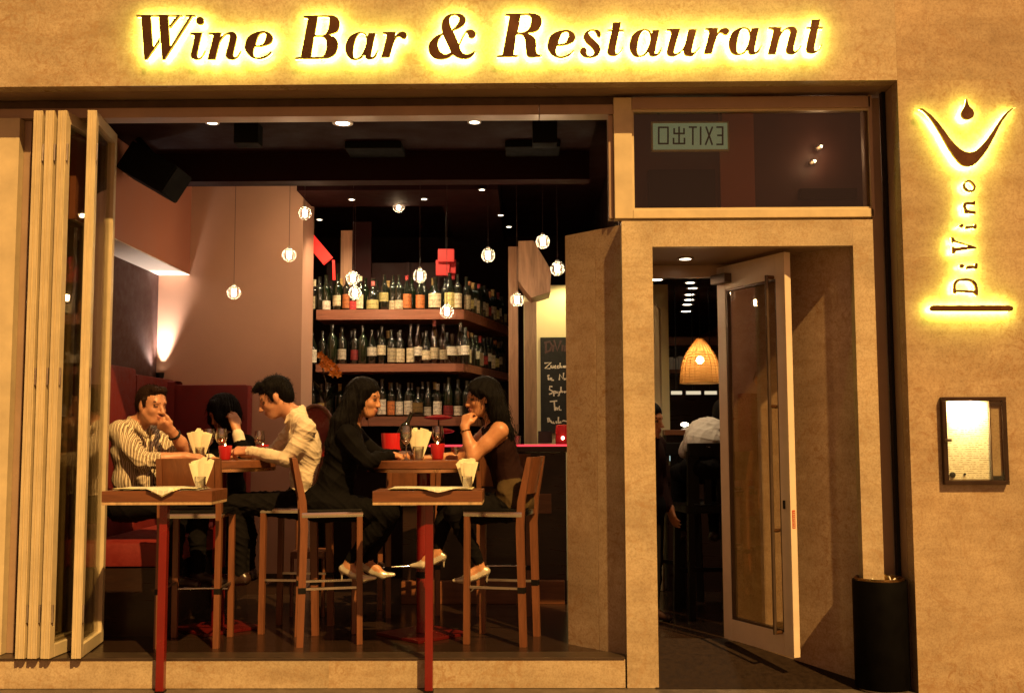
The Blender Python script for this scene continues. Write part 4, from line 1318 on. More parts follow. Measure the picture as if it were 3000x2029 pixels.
chalk([[(160, 250), (165, 380)], [(140, 265), (210, 250), (235, 300), (210, 360), (150, 385)], [(255, 290), (245, 370)], [(258, 230), (300, 360), (345, 235)], [(365, 290), (360, 365)], [(395, 370), (400, 300), (425, 295), (440, 370)]], 0.010, 'chalk_pink')
chalk([[(145, 510), (228, 500), (150, 575), (215, 575)], [(225, 535), (225, 565), (245, 570), (250, 540), (255, 570)], [(285, 540), (268, 550), (272, 570), (290, 568)], [(318, 540), (300, 550), (305, 570), (322, 566)], [(335, 505), (332, 570), (345, 545), (358, 568)], [(375, 540), (375, 566)], [(390, 568), (392, 545), (405, 545), (410, 568)],
       [(180, 665), (205, 655)], [(190, 675), (195, 715)], [(215, 715), (215, 690), (230, 690), (235, 718), (260, 716)], [(325, 715), (330, 645), (370, 700), (378, 625)], [(390, 690), (385, 710), (405, 705), (410, 685), (418, 705)],
       [(240, 795), (210, 790), (205, 830), (245, 850), (235, 875), (200, 885)], [(255, 850), (260, 910)], [(255, 850), (280, 850), (275, 875), (258, 872)], [(300, 850), (290, 870), (310, 868)], [(325, 850), (322, 900), (305, 905)], [(345, 795), (342, 870), (358, 845), (366, 868)], [(375, 858), (395, 850), (385, 870), (415, 850)],
       [(210, 975), (300, 965)], [(262, 970), (272, 1085)], [(285, 1040), (282, 1080)], [(300, 1045), (300, 1078), (330, 1030), (325, 1078), (350, 1075)],
       [(185, 1170), (190, 1225), (210, 1215), (205, 1180), (185, 1172)], [(215, 1200), (235, 1235)], [(255, 1215), (245, 1235), (270, 1235)], [(285, 1210), (290, 1240)], [(315, 1160), (310, 1240)], [(330, 1215), (325, 1235), (345, 1230), (340, 1212)], [(360, 1215), (375, 1205), (415, 1215)]], 0.0065, 'chalk')
# picture light that washes the cream wall
wl = thing('wall_washer', 'small lamp washing the cream wall above the chalkboard', 'light', at(1668, 800, 3.1))
q = at(1668, 800, 3.05)
mk('head', MB().lathe([(0.02, 0.0), (0.035, 0.05), (0.033, 0.06)], q, 14), M['black'], wl, True)
mk('lens', MB().lathe([(1e-6, -0.001), (0.018, -0.001), (1e-6, -0.002)], q, 14), M['downlight'], wl)
spot(wl, (q.x, q.y, q.z - 0.02), (-0.05, 0.35, -0.8), 16, 120, 0.6, (1.0, 0.80, 0.36))

# ------------------------------------------------------------------ red beam and red lantern over the bar, lit panel
rb = thing('red_beam', 'bright red slanting beam at the left end of the bar', 'beam', at(940, 720, 3.09))
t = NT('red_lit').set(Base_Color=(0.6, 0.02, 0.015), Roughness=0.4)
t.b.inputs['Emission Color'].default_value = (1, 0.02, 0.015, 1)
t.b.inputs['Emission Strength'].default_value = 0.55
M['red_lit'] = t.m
pts = [at(858, 640, 3.09), at(962, 765, 3.09)]
mk('slope', MB().beam(pts[0], pts[1], 0.10, 0.03, up=(0, 1, 0)), M['red_lit'], rb)
mk('drop', MB().beam(at(977, 762, 3.09), at(979, 820, 3.09), 0.022, 0.012, up=(0, 1, 0)), M['red_lit'], rb)
rl = thing('red_lantern', 'red folded paper lantern hanging above the top shelf', 'lantern', at(1306, 780, 3.3))
t = NT('red_paper').set(Base_Color=(0.35, 0.012, 0.012), Roughness=0.7)
t.b.inputs['Emission Color'].default_value = (1, 0.02, 0.02, 1)
t.b.inputs['Emission Strength'].default_value = 0.03
M['red_paper'] = t.m
for k, (xa_, ya_, xb_, yb_) in enumerate(((1284, 732, 1332, 770), (1277, 762, 1318, 808), (1306, 758, 1335, 800), (1320, 795, 1331, 815))):
    a_, b_ = at(xa_, ya_, 3.3), at(xb_, yb_, 3.3)
    mk('paper_fold', MB().box(a_.x, b_.x, 3.24 + 0.035 * k, 3.30 + 0.035 * k, b_.z, a_.z, 0.012), M['red_paper'], rl, 50)
q = at(1306, 732, 3.3)
mk('cord', MB().tube([(q.x, 3.3, q.z), (q.x, 3.3, CZ)], 0.003, 6), M['black'], rl)
lpn = thing('lit_panel', 'tall narrow timber panel glowing behind the top shelf', 'panel', at(1015, 760, 3.5))
a_, b_ = at(999, 675, 3.5), at(1030, 905, 3.5)
mk('board', MB().box(a_.x, b_.x, 3.50, 3.52, b_.z, a_.z), M['wood_post'], lpn)
a_, b_ = at(1033, 650, 3.5), at(1086, 905, 3.5)
mk('board', MB().box(a_.x, b_.x, 3.50, 3.52, b_.z, a_.z), M['maroon'], lpn)
# ================================================================== stools
def build_stool(label, loc, rotz):
    """bar stool: wooden legs and back posts, polished steel seat rim, solid wooden backrest; it faces its own +x"""
    t = thing('bar_stool', label, 'stool', (0, 0, 0), 'wooden bar stools with steel seat rims')
    H = 0.80
    wy, fx_, bx_ = 0.175, 0.165, -0.165
    for s in (-1, 1):
        y = s * wy
        mk('leg', MB().beam((fx_ + 0.005, y, 0.0), (fx_, y, H - 0.035), 0.036, 0.036, up=(0, 1, 0), bev=0.004), M['wood_leg'], t)
        post = MB()
        a, b, c_, d_ = Vector((bx_ - 0.02, y, 0.0)), Vector((bx_ - 0.002, y, H - 0.1)), Vector((bx_ - 0.012, y, H + 0.06)), Vector((bx_ - 0.065, y, H + 0.325))
        vs, fs = [], []
        for k, (p, wx) in enumerate(((a, 0.040), (b, 0.046), (c_, 0.044), (d_, 0.030))):
            for (u, v) in ((-1, -1), (1, -1), (1, 1), (-1, 1)):
                vs.append(p + Vector((u * wx / 2, v * 0.017, 0)))
        for k in range(3):
            for j in range(4):
                fs.append((4 * k + j, 4 * k + (j + 1) % 4, 4 * k + 4 + (j + 1) % 4, 4 * k + 4 + j))
        fs += [(3, 2, 1, 0), (12, 13, 14, 15)]
        post.add(vs, fs)
        mk('back_post', post, M['wood_leg'], t)
        # black fitting and side stretcher
        mk('stretcher', MB().beam((bx_ - 0.012, y * 0.99, 0.34), (fx_, y * 0.99, 0.34), 0.014, 0.014, up=(0, 0, 1)), M['steel'], t)
        mk('fitting', MB().box(bx_ - 0.034, bx_ + 0.012, y - 0.020, y + 0.020, 0.315, 0.35, 0.003), M['black'], t)
    mk('foot_rest', MB().tube([(fx_, -wy + 0.018, 0.30), (fx_ + 0.02, 0, 0.30), (fx_, wy - 0.018, 0.30)], 0.009, 10), M['chrome'], t, True)
    mk('seat_rim', MB().box(bx_ - 0.02, fx_ + 0.022, -wy - 0.02, wy + 0.02, H - 0.036, H - 0.002, 0.012), M['chrome'], t, 40)
    mk('seat_pad', MB().box(bx_ - 0.012, fx_ + 0.014, -wy - 0.012, wy + 0.012, H - 0.0015, H + 0.012, 0.005), M['black'], t)
    # gently curved backrest panel between the posts
    vs, fs = [], []
    n = 9
    for i in range(n):
        u = i / (n - 1) * 2 - 1
        cx = -0.022 * (1 - u * u)
        for (z, dx) in ((H + 0.10, bx_ - 0.016), (H + 0.325, bx_ - 0.063)):
            for th_ in (0.008, -0.010):
                vs.append((dx + cx + th_, u * (wy - 0.018), z))
    for i in range(n - 1):
        o = 4 * i
        for (p, q) in ((0, 2), (2, 3), (3, 1), (1, 0)):
            fs.append((o + p, o + q, o + 4 + q, o + 4 + p))
    fs += [(0, 1, 3, 2), (4 * n - 4, 4 * n - 2, 4 * n - 1, 4 * n - 3)]
    mk('backrest', MB().add(vs, fs), M['wood_leg'], t, 40)
    t.location, t.rotation_euler = loc, (0, 0, rotz)
    return t


def floorpt(px, Y):
    return at(px, 1700, Y).x


S1 = build_stool('empty wooden bar stool with its back to the street, by the left table', (floorpt(578, 0.62), 0.60, FLZ), PI / 2 + 0.04)
STOOLS = [('wooden bar stool under the woman in black', (floorpt(966, 0.66), 0.66, FLZ), math.radians(14)),
          ('wooden bar stool under the woman in the sleeveless top', (floorpt(1468, 0.66), 0.66, FLZ), PI - math.radians(14)),
          ('wooden bar stool under the man in the white shirt', (floorpt(868, 1.02), 1.02, FLZ), PI - 0.1),
          ('empty wooden bar stool behind the right table, half hidden by its red column', (floorpt(1195, 1.7), 1.7, FLZ), PI / 2 + 0.3),
          ('empty wooden bar stool in front of the bar plinth', (floorpt(1478, 1.7), 1.72, FLZ), PI / 2)]
for lab, loc, rz in STOOLS:
    o = copy_tree(S1)
    o['label'] = lab
    o.location, o.rotation_euler = loc, (0, 0, rz)


# ================================================================== bar tables
M['rim'] = plain('brass_edge_band', (0.62, 0.40, 0.20), 0.25, 1.0, var=0.2, scale=8)


def bar_table(cx, cy, label, R=0.36):
    zt = TZ
    t = thing('bar_table', label, 'table', (cx, cy, FLZ), 'tall bar tables with red columns')
    mk('tabletop', MB().lathe([(1e-6, zt - 0.052), (R - 0.006, zt - 0.052), (R, zt - 0.048), (R, zt - 0.006), (R - 0.006, zt), (1e-6, zt)], (cx, cy, 0), 56), M['wood_red'], t, 30)
    mk('edge_band', MB().lathe([(R - 0.03, zt - 0.053), (R - 0.002, zt - 0.053), (R - 0.001, zt - 0.072), (R - 0.03, zt - 0.072), (R - 0.03, zt - 0.053)], (cx, cy, 0), 56), M['rim'], t, 30)
    mk('column', MB().lathe([(0.043, FLZ + 0.02), (0.043, zt - 0.07)], (cx, cy, 0), 28), M['red_paint'], t, 30)
    mk('collar', MB().lathe([(0.046, FLZ + 0.36), (0.048, FLZ + 0.37), (0.048, FLZ + 0.39), (0.046, FLZ + 0.40)], (cx, cy, 0), 28), M['black'], t, 30)
    hd = 0.29
    R4 = Matrix.Translation((cx, cy, 0)) @ Matrix.Rotation(PI / 4, 4, 'Z')
    mk('base_plate', MB().box(-hd * 0.72, hd * 0.72, -hd * 0.72, hd * 0.72, FLZ + 0.001, FLZ + 0.019, 0.003, R4), M['red_dark'], t)
    mk('collar', MB().lathe([(0.06, zt - 0.085), (0.11, zt - 0.0725)], (cx, cy, 0), 20), M['red_paint'], t, 30)
    return t


TZ = at(1250, 1349, 0.5).z
T1 = (floorpt(1240, 0.82), 0.82)
T0 = (floorpt(640, 1.05), 1.05)
bar_table(*T1, 'tall bar table between the two women, red column')
bar_table(*T0, 'tall bar table between the two men, red column')


# ================================================================== street side ledge tables
def ledge_table(xa, xb, legx, label):
    A, Bq = at(xa, 1438, -0.06), at(xb, 1478, -0.06)
    z1, z0 = A.z, Bq.z
    t = thing('ledge_table', label, 'table', ((A.x + Bq.x) / 2, 0.03, 0), 'narrow ledge tables on the street side')
    mk('tabletop', MB().box(A.x, Bq.x, -0.06, 0.25, z0 + 0.016, z1, 0.003), M['wood_red'], t)
    mk('lit_edge_strip', MB().box(A.x + 0.001, Bq.x - 0.001, -0.0585, 0.248, z0, z0 + 0.0155, 0.002), M['wood_pale'], t)  # paler wood stands in for light on the lower bevel
    lx = at(legx, 1800, 0.05).x
    mk('leg', MB().box(lx - 0.0225, lx + 0.0225, 0.035, 0.080, 0.0005, z0 - 0.001, 0.004), M['red_paint'], t)
    mk('foot', MB().box(lx - 0.026, lx + 0.026, 0.031, 0.084, 0.0003, 0.010, 0.002), M['black'], t)
    return t, z1


_, LZ1 = ledge_table(298, 620, 474, 'narrow wooden ledge table with red leg, left one, below the striped shirt diner')
_, LZ2 = ledge_table(1091, 1413, 1257, 'narrow wooden ledge table with red leg, right one, between the two women')


def newspaper(xa, xb, flap, z, label, droop=0.040):
    """folded broadsheet, a few leaves thick, one corner of the top leaf drooping over the table edge"""
    A, Bq = at(xa, 1438, -0.02).x, at(xb, 1438, -0.02).x
    cx = (A + Bq) / 2
    t = thing('newspaper', label, 'newspaper', (cx, 0.05, z), 'folded newspapers on the ledge tables')
    rnd = random.Random(int(xa))
    for k in range(4):
        n, m = 16, 6
        x0, x1 = A + rnd.uniform(0, 0.03), Bq - rnd.uniform(0, 0.04)
        y0, y1 = -0.045 + rnd.uniform(0, 0.02), 0.20
        ph = rnd.uniform(0, 6)
        fl = at(flap, 1438, -0.06).x
        vs, fs = [], []
        for j in range(m + 1):
            for i in range(n + 1):
                u, v = i / n, j / m
                x, y = x0 + (x1 - x0) * u, y0 + (y1 - y0) * v
                zz2 = z + 0.0025 + k * 0.0032 + 0.0025 * (1 + math.sin(u * 7 + ph)) * (0.6 + 0.4 * math.sin(v * 3 + k)) + 0.002 * rnd.random() * (v < 0.2)
                if k >= 2 and j <= 1:
                    w_ = max(0.0, 1 - abs(x - fl) / 0.085)
                    if j == 0:
                        y = -0.072 - 0.004 * k
                        zz2 -= w_ * droop + 0.002
                        if w_ <= 0:
                            y = y0
                    elif w_ > 0:
                        y = -0.064 - 0.003 * k
                        zz2 += 0.004
                vs.append((x, y, zz2))
        for j in range(m):
            for i in range(n):
                a = j * (n + 1) + i
                fs.append((a, a + 1, a + n + 2, a + n + 1))
        o = mk('leaf', MB().add(vs, fs), M['newsprint'] if k != 2 else M['newsprint_yellow'], t, 60, fix=False)
    return t


def newsmat(name, base, ink):
    q = NT(name).set(Roughness=0.85)
    v = q.pos(1.0, 'object')
    br = q.n('ShaderNodeTexBrick')
    br.inputs['Scale'].default_value = 16
    br.inputs['Mortar Size'].default_value = 0.045
    br.inputs['Color1'].default_value = (*[x * 0.55 for x in base], 1)
    br.inputs['Color2'].default_value = (*ink, 1)
    br.inputs['Mortar'].default_value = (*base, 1)
    q.l(v, br.inputs['Vector'])
    q.col(q.mix(0.45, base, br.outputs[0]))
    return q.m


M['newsprint'] = newsmat('newsprint', (0.80, 0.74, 0.60), (0.30, 0.27, 0.22))
M['newsprint_yellow'] = newsmat('newsprint_colour', (0.78, 0.72, 0.40), (0.62, 0.50, 0.10))
newspaper(325, 588, 478, LZ1, 'crumpled folded newspaper on the left ledge table, corner hanging down')
newspaper(1135, 1385, 1285, LZ2, 'folded newspaper lying on the right ledge table', 0.020)


def napkins(px, py, Y, z, label, s=1.0, seed=1):
    """a tumbler stuffed with a fan of folded paper napkins"""
    q = at(px, py, Y)
    rnd = random.Random(seed)
    t = thing('napkin_tumbler', label, 'napkins', (q.x, Y, z), 'tumblers of paper napkins')
    mk('tumbler', MB().lathe([(0.024 * s, 0.0015), (0.027 * s, 0.004), (0.034 * s, 0.075 * s), (0.032 * s, 0.075 * s), (0.024 * s, 0.012), (1e-6, 0.010)], (q.x, Y, z), 24), M['vessel'], t, True)
    for k in range(9):
        u = (k / 8 - 0.5) * 2
        a = u * 0.23 + rnd.uniform(-0.04, 0.04)
        h = (0.150 + rnd.uniform(-0.012, 0.018) - 0.012 * abs(u)) * s
        yb = rnd.uniform(-0.012, 0.012)
        w0, w1 = 0.010 * s, (0.019 + rnd.uniform(0, 0.006)) * s
        mb = MB()
        dvec = Vector((math.sin(a), rnd.uniform(-0.12, 0.12), math.cos(a)))
        sv = Vector((math.cos(a), 0, -math.sin(a)))
        base = Vector((q.x + u * 0.013 * s, Y + yb, z + 0.012))
        n = 5
        vs, fs = [], []
        for i in range(n + 1):
            f = i / n
            w_ = w0 + (w1 - w0) * f ** 0.8
            c = base + dvec * h * f
            top = rnd.uniform(-0.006, 0.010) * s if i == n else 0
            for sgn, dy in ((-1, -0.004), (0, 0.004 + 0.004 * f), (1, -0.004), (0, -0.006 - 0.005 * f)):
                p = c + sv * w_ * sgn + Vector((0, dy, top * (sgn if sgn else 1.4)))
                vs.append(p)
        for i in range(n):
            for j in range(4):
                fs.append((4 * i + j, 4 * i + (j + 1) % 4, 4 * i + 4 + (j + 1) % 4, 4 * i + 4 + j))
        fs += [(3, 2, 1, 0), (4 * n, 4 * n + 1, 4 * n + 2, 4 * n + 3)]
        mk('napkin', mb.add(vs, fs), M['napkin'], t, 60)
    return t


napkins(588, 1400, 0.10, LZ1, 'tumbler of paper napkins on the left ledge table', 1.0, 3)
napkins(1370, 1400, 0.12, LZ2, 'tumbler of paper napkins on the right ledge table', 1.0, 5)
napkins(587, 1310, 0.98, TZ, 'tumbler of paper napkins on the men\'s bar table', 1.12, 8)
napkins(1227, 1310, 0.72, TZ, 'tumbler of paper napkins on the women\'s bar table', 1.15, 11)


def wine_glass(px, Y, z, label, h=0.2, fill=0.0, mat='vessel'):
    q = at(px, 1300, Y)
    t = thing('wine_glass', label, 'glass', (q.x, Y, z), 'stemmed wine glasses')
    s = h / 0.2
    pr = [(0.034, 0.001), (0.032, 0.004), (0.006, 0.010), (0.004, 0.03), (0.004, 0.085), (0.012, 0.095), (0.030, 0.115), (0.038, 0.14), (0.036, 0.17), (0.031, 0.2), (0.0298, 0.2), (0.0345, 0.17), (0.0365, 0.14), (0.028, 0.117), (1e-6, 0.098)]
    mk('glass', MB().lathe([(r * s, zz_ * s) for r, zz_ in pr], (q.x, Y, z), 28), M[mat], t, True)
    if fill:
        mk('wine', MB().lathe([(1e-6, 0.0985 * s), (0.026 * s, 0.117 * s), (0.035 * s, 0.138 * s), (0.0355 * s, fill * s), (1e-6, fill * s)], (q.x, Y, z), 24), M['wine'], t, True)
    return t


wine_glass(1190, 0.66, TZ, 'empty stemmed wine glass in front of the woman in black', 0.215)
wine_glass(1282, 0.98, TZ, 'wine glass with white wine behind the red candle on the women\'s table', 0.215, 0.145)
wine_glass(648, 0.96, TZ, 'half full glass of white wine on the men\'s table', 0.205, 0.150)
wine_glass(612, 1.15, TZ, 'wine glass standing farther back on the men\'s table', 0.205)
wine_glass(760, 1.2, TZ, 'wine glass near the white sleeved arm on the men\'s table', 0.19, 0.13)

t = NT('candle_glass').set(Base_Color=(0.34, 0.008, 0.006), Roughness=0.12)
t.b.inputs['Emission Color'].default_value = (1.0, 0.06, 0.03, 1)
lw = t.n('ShaderNodeTexCoord')
sp_ = t.n('ShaderNodeSeparateXYZ')
t.l(lw.outputs['Generated'], sp_.inputs[0])
mr = t.n('ShaderNodeMapRange')
mr.inputs[1].default_value, mr.inputs[2].default_value, mr.inputs[3].default_value, mr.inputs[4].default_value = 0.0, 1.0, 0.02, 0.16
t.l(sp_.outputs[2], mr.inputs[0])
t.l(mr.outputs[0], t.b.inputs['Emission Strength'])
M['candle_glass'] = t.m
M['flame'] = emit('candle_flame', (1.0, 0.62, 0.22), 26.0)
M['wax'] = plain('wax', (0.7, 0.1, 0.06), 0.5)


def candle(px, Y, z, label, s=1.0):
    q = at(px, 1300, Y)
    t = thing('candle_cup', label, 'candle', (q.x, Y, z), 'red glass candle cups')
    mk('cup', MB().lathe([(0.026 * s, 0.001), (0.030 * s, 0.005), (0.036 * s, 0.05 * s), (0.040 * s, 0.085 * s), (0.037 * s, 0.085 * s), (0.033 * s, 0.05 * s), (0.026 * s, 0.012), (1e-6, 0.012)], (q.x, Y, z), 26), M['candle_glass'], t, True)
    wx_ = mk('wax', MB().lathe([(0.027 * s, 0.013), (0.032 * s, 0.05 * s), (1e-6, 0.05 * s)], (q.x, Y, z), 18), M['wax'], t, True)
    mk('flame', MB().lathe([(1e-6, 0.055 * s), (0.006, 0.063 * s), (0.007, 0.074 * s), (0.003, 0.090 * s), (1e-6, 0.098 * s)], (q.x, Y, z), 10), M['flame'], wx_, True)
    return t


candle(660, 0.90, TZ, 'red glass candle cup glowing between the two men', 1.1)
candle(1282, 0.80, TZ, 'red glass candle cup glowing between the two women', 1.2)
candle(770, 1.6, TZ, 'red candle cup farther back by the white shirt man\'s face', 1.1)
# small drinks and a red cooler
q = at(1148, 1270, 1.05)
ck = thing('wine_cooler', 'red wine cooler with a bottle in it behind the woman in black', 'cooler', (q.x, 1.05, TZ))
mk('bucket', MB().lathe([(0.052, 0.002), (0.060, 0.01), (0.072, 0.17), (0.068, 0.17), (0.055, 0.02), (1e-6, 0.02)], (q.x, 1.05, TZ), 28), M['redlit'], ck, True)
Mr = Matrix.Translation((q.x + 0.01, 1.05, TZ + 0.03)) @ Matrix.Rotation(0.42, 4, 'Y')
mk('bottle', MB().lathe(BPROF['bordeaux'], (0, 0, 0), 18, Mr), M['bottle_glass'], ck, True)
q = at(1335, 1330, 0.9)
tb = thing('tumbler', 'small amber tumbler beside the bare elbow on the women\'s table', 'glass', (q.x, 0.9, TZ))
mk('glass', MB().lathe([(0.026, 0.001), (0.031, 0.08), (0.029, 0.08), (0.024, 0.008), (1e-6, 0.008)], (q.x, 0.9, TZ), 22), M['vessel'], tb, True)
mk('drink', MB().lathe([(0.023, 0.009), (0.027, 0.06), (1e-6, 0.06)], (q.x, 0.9, TZ), 18), M['wine'], tb, True)
q = at(748, 1330, 0.92)
tb = thing('tumbler', 'small clear tumbler under the white cuff on the men\'s table', 'glass', (q.x, 0.92, TZ))
mk('glass', MB().lathe([(0.026, 0.001), (0.031, 0.075), (0.029, 0.075), (0.024, 0.008), (1e-6, 0.008)], (q.x, 0.92, TZ), 22), M['vessel'], tb, True)
# red hats of the lamps on the bar behind the women: two red saucer shades
for (x, y, w_, lab) in ((1285, 1222, 0.115, 'upper'), (1300, 1262, 0.085, 'lower')):
    q = at(x, y, 1.9)
    t = thing('red_saucer_lamp', lab + ' of two red saucer shaped lamps between the women', 'lamp', q, 'red saucer lamps on the bar')
    mk('shade', MB().lathe([(0.02, 0.022), (w_ * 0.8, 0.008), (w_, 0.0), (w_ * 0.8, -0.012), (0.02, -0.02)], q, 28), M['redlit'], t, True)
    mk('stem', MB().tube([(q.x, 1.9, q.z - 0.0205), (q.x, 1.9, q.z - 0.2)], 0.006, 8), M['black'], t)
    mk('foot', MB().box(q.x - 0.01, q.x + 0.01, 1.9, 2.2, q.z - 0.212, q.z - 0.2005), M['black'], t)

# ------------------------------------------------------------------ orchid in a tall vase by the bar
fl = thing('flower_vase', 'tall vase with drooping orange orchids left of the woman in black', 'flowers', (at(952, 1300, 2.0).x, 2.0, 1.0))
qx = at(952, 1300, 2.0)
mk('vase', MB().lathe([(0.04, 1.0), (0.05, 1.02), (0.03, 1.2), (0.022, 1.42), (0.028, 1.48), (0.022, 1.48), (1e-6, 1.3)], (qx.x, 2.0, 0), 20), M['redglass'], fl, True)
stem = [at(952, 1210, 2.0), at(955, 1120, 2.0), at(940, 1060, 2.0), at(945, 1040, 2.0), at(975, 1060, 2.0), at(992, 1085, 2.0)]
mk('stem', MB().tube(stem, 0.005, 8), M['bottle_green'], fl, True)
M['petal'] = plain('orange_petal', (0.80, 0.32, 0.05), 0.5, var=0.25, scale=40)
lf = MB()
for k, (x, y) in enumerate(((940, 1040), (952, 1052), (946, 1066), (960, 1078), (972, 1068), (985, 1080), (975, 1094), (992, 1096), (962, 1060))):
    c = at(x, y, 1.97 + 0.012 * (k % 3))
    pm = MB()
    for j in range(5):
        a = j * 2 * PI / 5 + k
        r1 = 0.034
        p1_ = c + Vector((math.cos(a) * r1, -0.012 + 0.01 * math.sin(3 * a), math.sin(a) * r1))
        s1 = Vector((-math.sin(a), 0, math.cos(a))) * 0.013
        m1 = c.lerp(p1_, 0.55) + Vector((0, -0.008, 0))
        pm.add([c, m1 + s1, p1_, m1 - s1], [(0, 1, 2), (0, 2, 3)])
    mk('blossom', pm, M['petal'], fl, fix=False)
for k in range(4):
    a = at(952, 1180, 2.0)
    b_ = at(952 + (-38, 34, -22, 50)[k], 1110 + 12 * k, 1.97)
    d_ = (b_ - a)
    s1 = Vector((0.014, 0.01, 0.004))
    m1 = a.lerp(b_, 0.5) + Vector((0, -0.02, 0.03))
    mk('leaf', MB().add([a, m1 + s1, b_, m1 - s1], [(0, 1, 2), (0, 2, 3)]), M['bottle_green'], fl, fix=False)
# arched red chair back glimpsed between the white shirt and the woman in black
ac = thing('arched_chair', 'arched wooden chair with red back behind the white shirt man', 'chair', (at(930, 1500, 1.75).x, 1.75, FLZ))
arch = []
for k in range(13):
    a = PI * k / 12
    q = at(925 - 48 * math.cos(a), 1250 - 62 * math.sin(a), 1.75)
    arch.append(q)
q0_, q1_ = arch[0], arch[-1]
mk('back_hoop', MB().tube([(q0_.x, 1.75, FLZ + 0.42)] + arch + [(q1_.x, 1.75, FLZ + 0.42)], 0.016, 10), M['wood_red'], ac, True)
mk('back_panel', MB().prism([(p.x, p.z) for p in arch] + [(q1_.x, q1_.z - 0.25), (q0_.x, q0_.z - 0.25)], 1.755, 1.765), M['red_paint'], ac)
mk('seat', MB().box(q0_.x, q1_.x, 1.5, 1.765, FLZ + 0.40, FLZ + 0.45, 0.01), M['wood_red'], ac)
for xx in (q0_.x + 0.01, q1_.x - 0.01):
    for yy in (1.52, 1.75):
        mk('leg', MB().tube([(xx, yy, FLZ), (xx, yy, FLZ + 0.41)], 0.013, 8), M['wood_red'], ac)

# ================================================================== seen through the doorway
wk = thing('wicker_lamp', 'glowing wicker dome pendant lamp seen through the doorway', 'pendant light', at(2052, 1060, 3.6))
LY = 3.6
q = at(2052, 1122, LY)
R_ = (at(2112, 1122, LY).x - at(1994, 1122, LY).x) / 2
Hh = at(2052, 992, LY).z - q.z
t = NT('wicker').set(Roughness=0.8)
v = t.pos(1.0, 'object')
wv = t.n('ShaderNodeTexWave', bands_direction='Z')
wv.inputs['Scale'].default_value = 22
wv.inputs['Distortion'].default_value = 2.0
wv.inputs['Detail Scale'].default_value = 6
t.l(v, wv.inputs['Vector'])
t.col(t.ramp(wv.outputs[0], [(0.2, (0.30, 0.16, 0.06)), (0.7, (0.62, 0.42, 0.18))]))
t.b.inputs['Transmission Weight'].default_value = 0.0
tl = t.n('ShaderNodeBsdfTranslucent')
tl.inputs[0].default_value = (0.50, 0.24, 0.06, 1)
mxs = t.n('ShaderNodeMixShader')
mxs.inputs[0].default_value = 0.55
t.l(t.b.outputs[0], mxs.inputs[1])
t.l(tl.outputs[0], mxs.inputs[2])
trp = t.n('ShaderNodeBsdfTransparent')
mx2 = t.n('ShaderNodeMixShader')
mx2.inputs[0].default_value = 0.22                     # light leaks through the open weave
t.l(mxs.outputs[0], mx2.inputs[1])
t.l(trp.outputs[0], mx2.inputs[2])
t.l(mx2.outputs[0], t.out.inputs[0])
M['wicker'] = t.m
dome = MB()
seg, rings = 30, 16
prof = []
for k in range(rings + 1):
    u = k / rings
    prof.append((R_ * (1 - max(0, u - 0.25) ** 2.2 * 1.55) * (1 - 0.18 * u) if u < 0.999 else R_ * 0.16, Hh * u))
dome.lathe(prof, (q.x, LY, q.z), seg)
dome.f = [f for f in dome.f if len(f) == 4]
mk('shade', dome, M['wicker'], wk, True, fix=False)
# open weave: real ribs and hoops on the outside
ribs = MB()
for k in range(22):
    a = 2 * PI * k / 22
    ribs.tube([(q.x + (r + 0.004) * math.cos(a), LY + (r + 0.004) * math.sin(a), q.z + z) for r, z in prof[::2]], 0.0035, 4)
o = mk('weave_rib', ribs, M['wicker'], wk)
o['kind'] = 'stuff'
for (r, z) in prof[0:12:1]:
    mk('weave_hoop', MB().tube([(q.x + (r + 0.007) * math.cos(2 * PI * k / 28), LY + (r + 0.007) * math.sin(2 * PI * k / 28), q.z + z) for k in range(29)], 0.004, 4, False), M['wicker'], wk)
M['bulb'] = emit('warm_bulb', (1.0, 0.74, 0.40), 110.0)
mk('bulb', MB().ball((q.x, LY, q.z + Hh * 0.52), 0.035, 16, 10), M['bulb'], wk, True)
mk('cord', MB().tube([(q.x, LY, q.z + Hh), (q.x, LY, 3.02)], 0.004, 6), M['black'], wk)

# back bar with binders and glass racks
sh = thing('back_shelf', 'reddish wooden shelf with pale boxes far behind the wicker lamp', 'shelf', at(1990, 1050, 6.0))
for (ya, yb_) in ((990, 1010), (1082, 1092)):
    a_, b_ = at(1915, ya, 6.0), at(2150, yb_, 6.0)
    mk('shelf_board', MB().box(a_.x, b_.x, 6.0, 6.35, b_.z, a_.z), M['wood_red'], sh)
mk('back_panel', MB().box(at(1900, 1000, 6.3).x, at(2160, 1000, 6.3).x, 6.36, 6.4, 0.13, at(2000, 985, 6.3).z), M['wood_dark'], sh)
zt = at(1950, 1082, 6.0).z
for k in range(9):
    x = at(1946 + 13.5 * k, 1050, 6.1).x
    t = mk('file_box', MB().box(x, x + 0.045, 6.05, 6.3, zt + 0.001, zt + 0.155 - 0.012 * (k % 3), 0.002), M['paper'], None, loc=(x, 6.1, zt))
    tag(t, 'pale box file, %s from the left on the far shelf behind the wicker lamp' % ORD[k], 'box', 'pale box files on the far shelf')
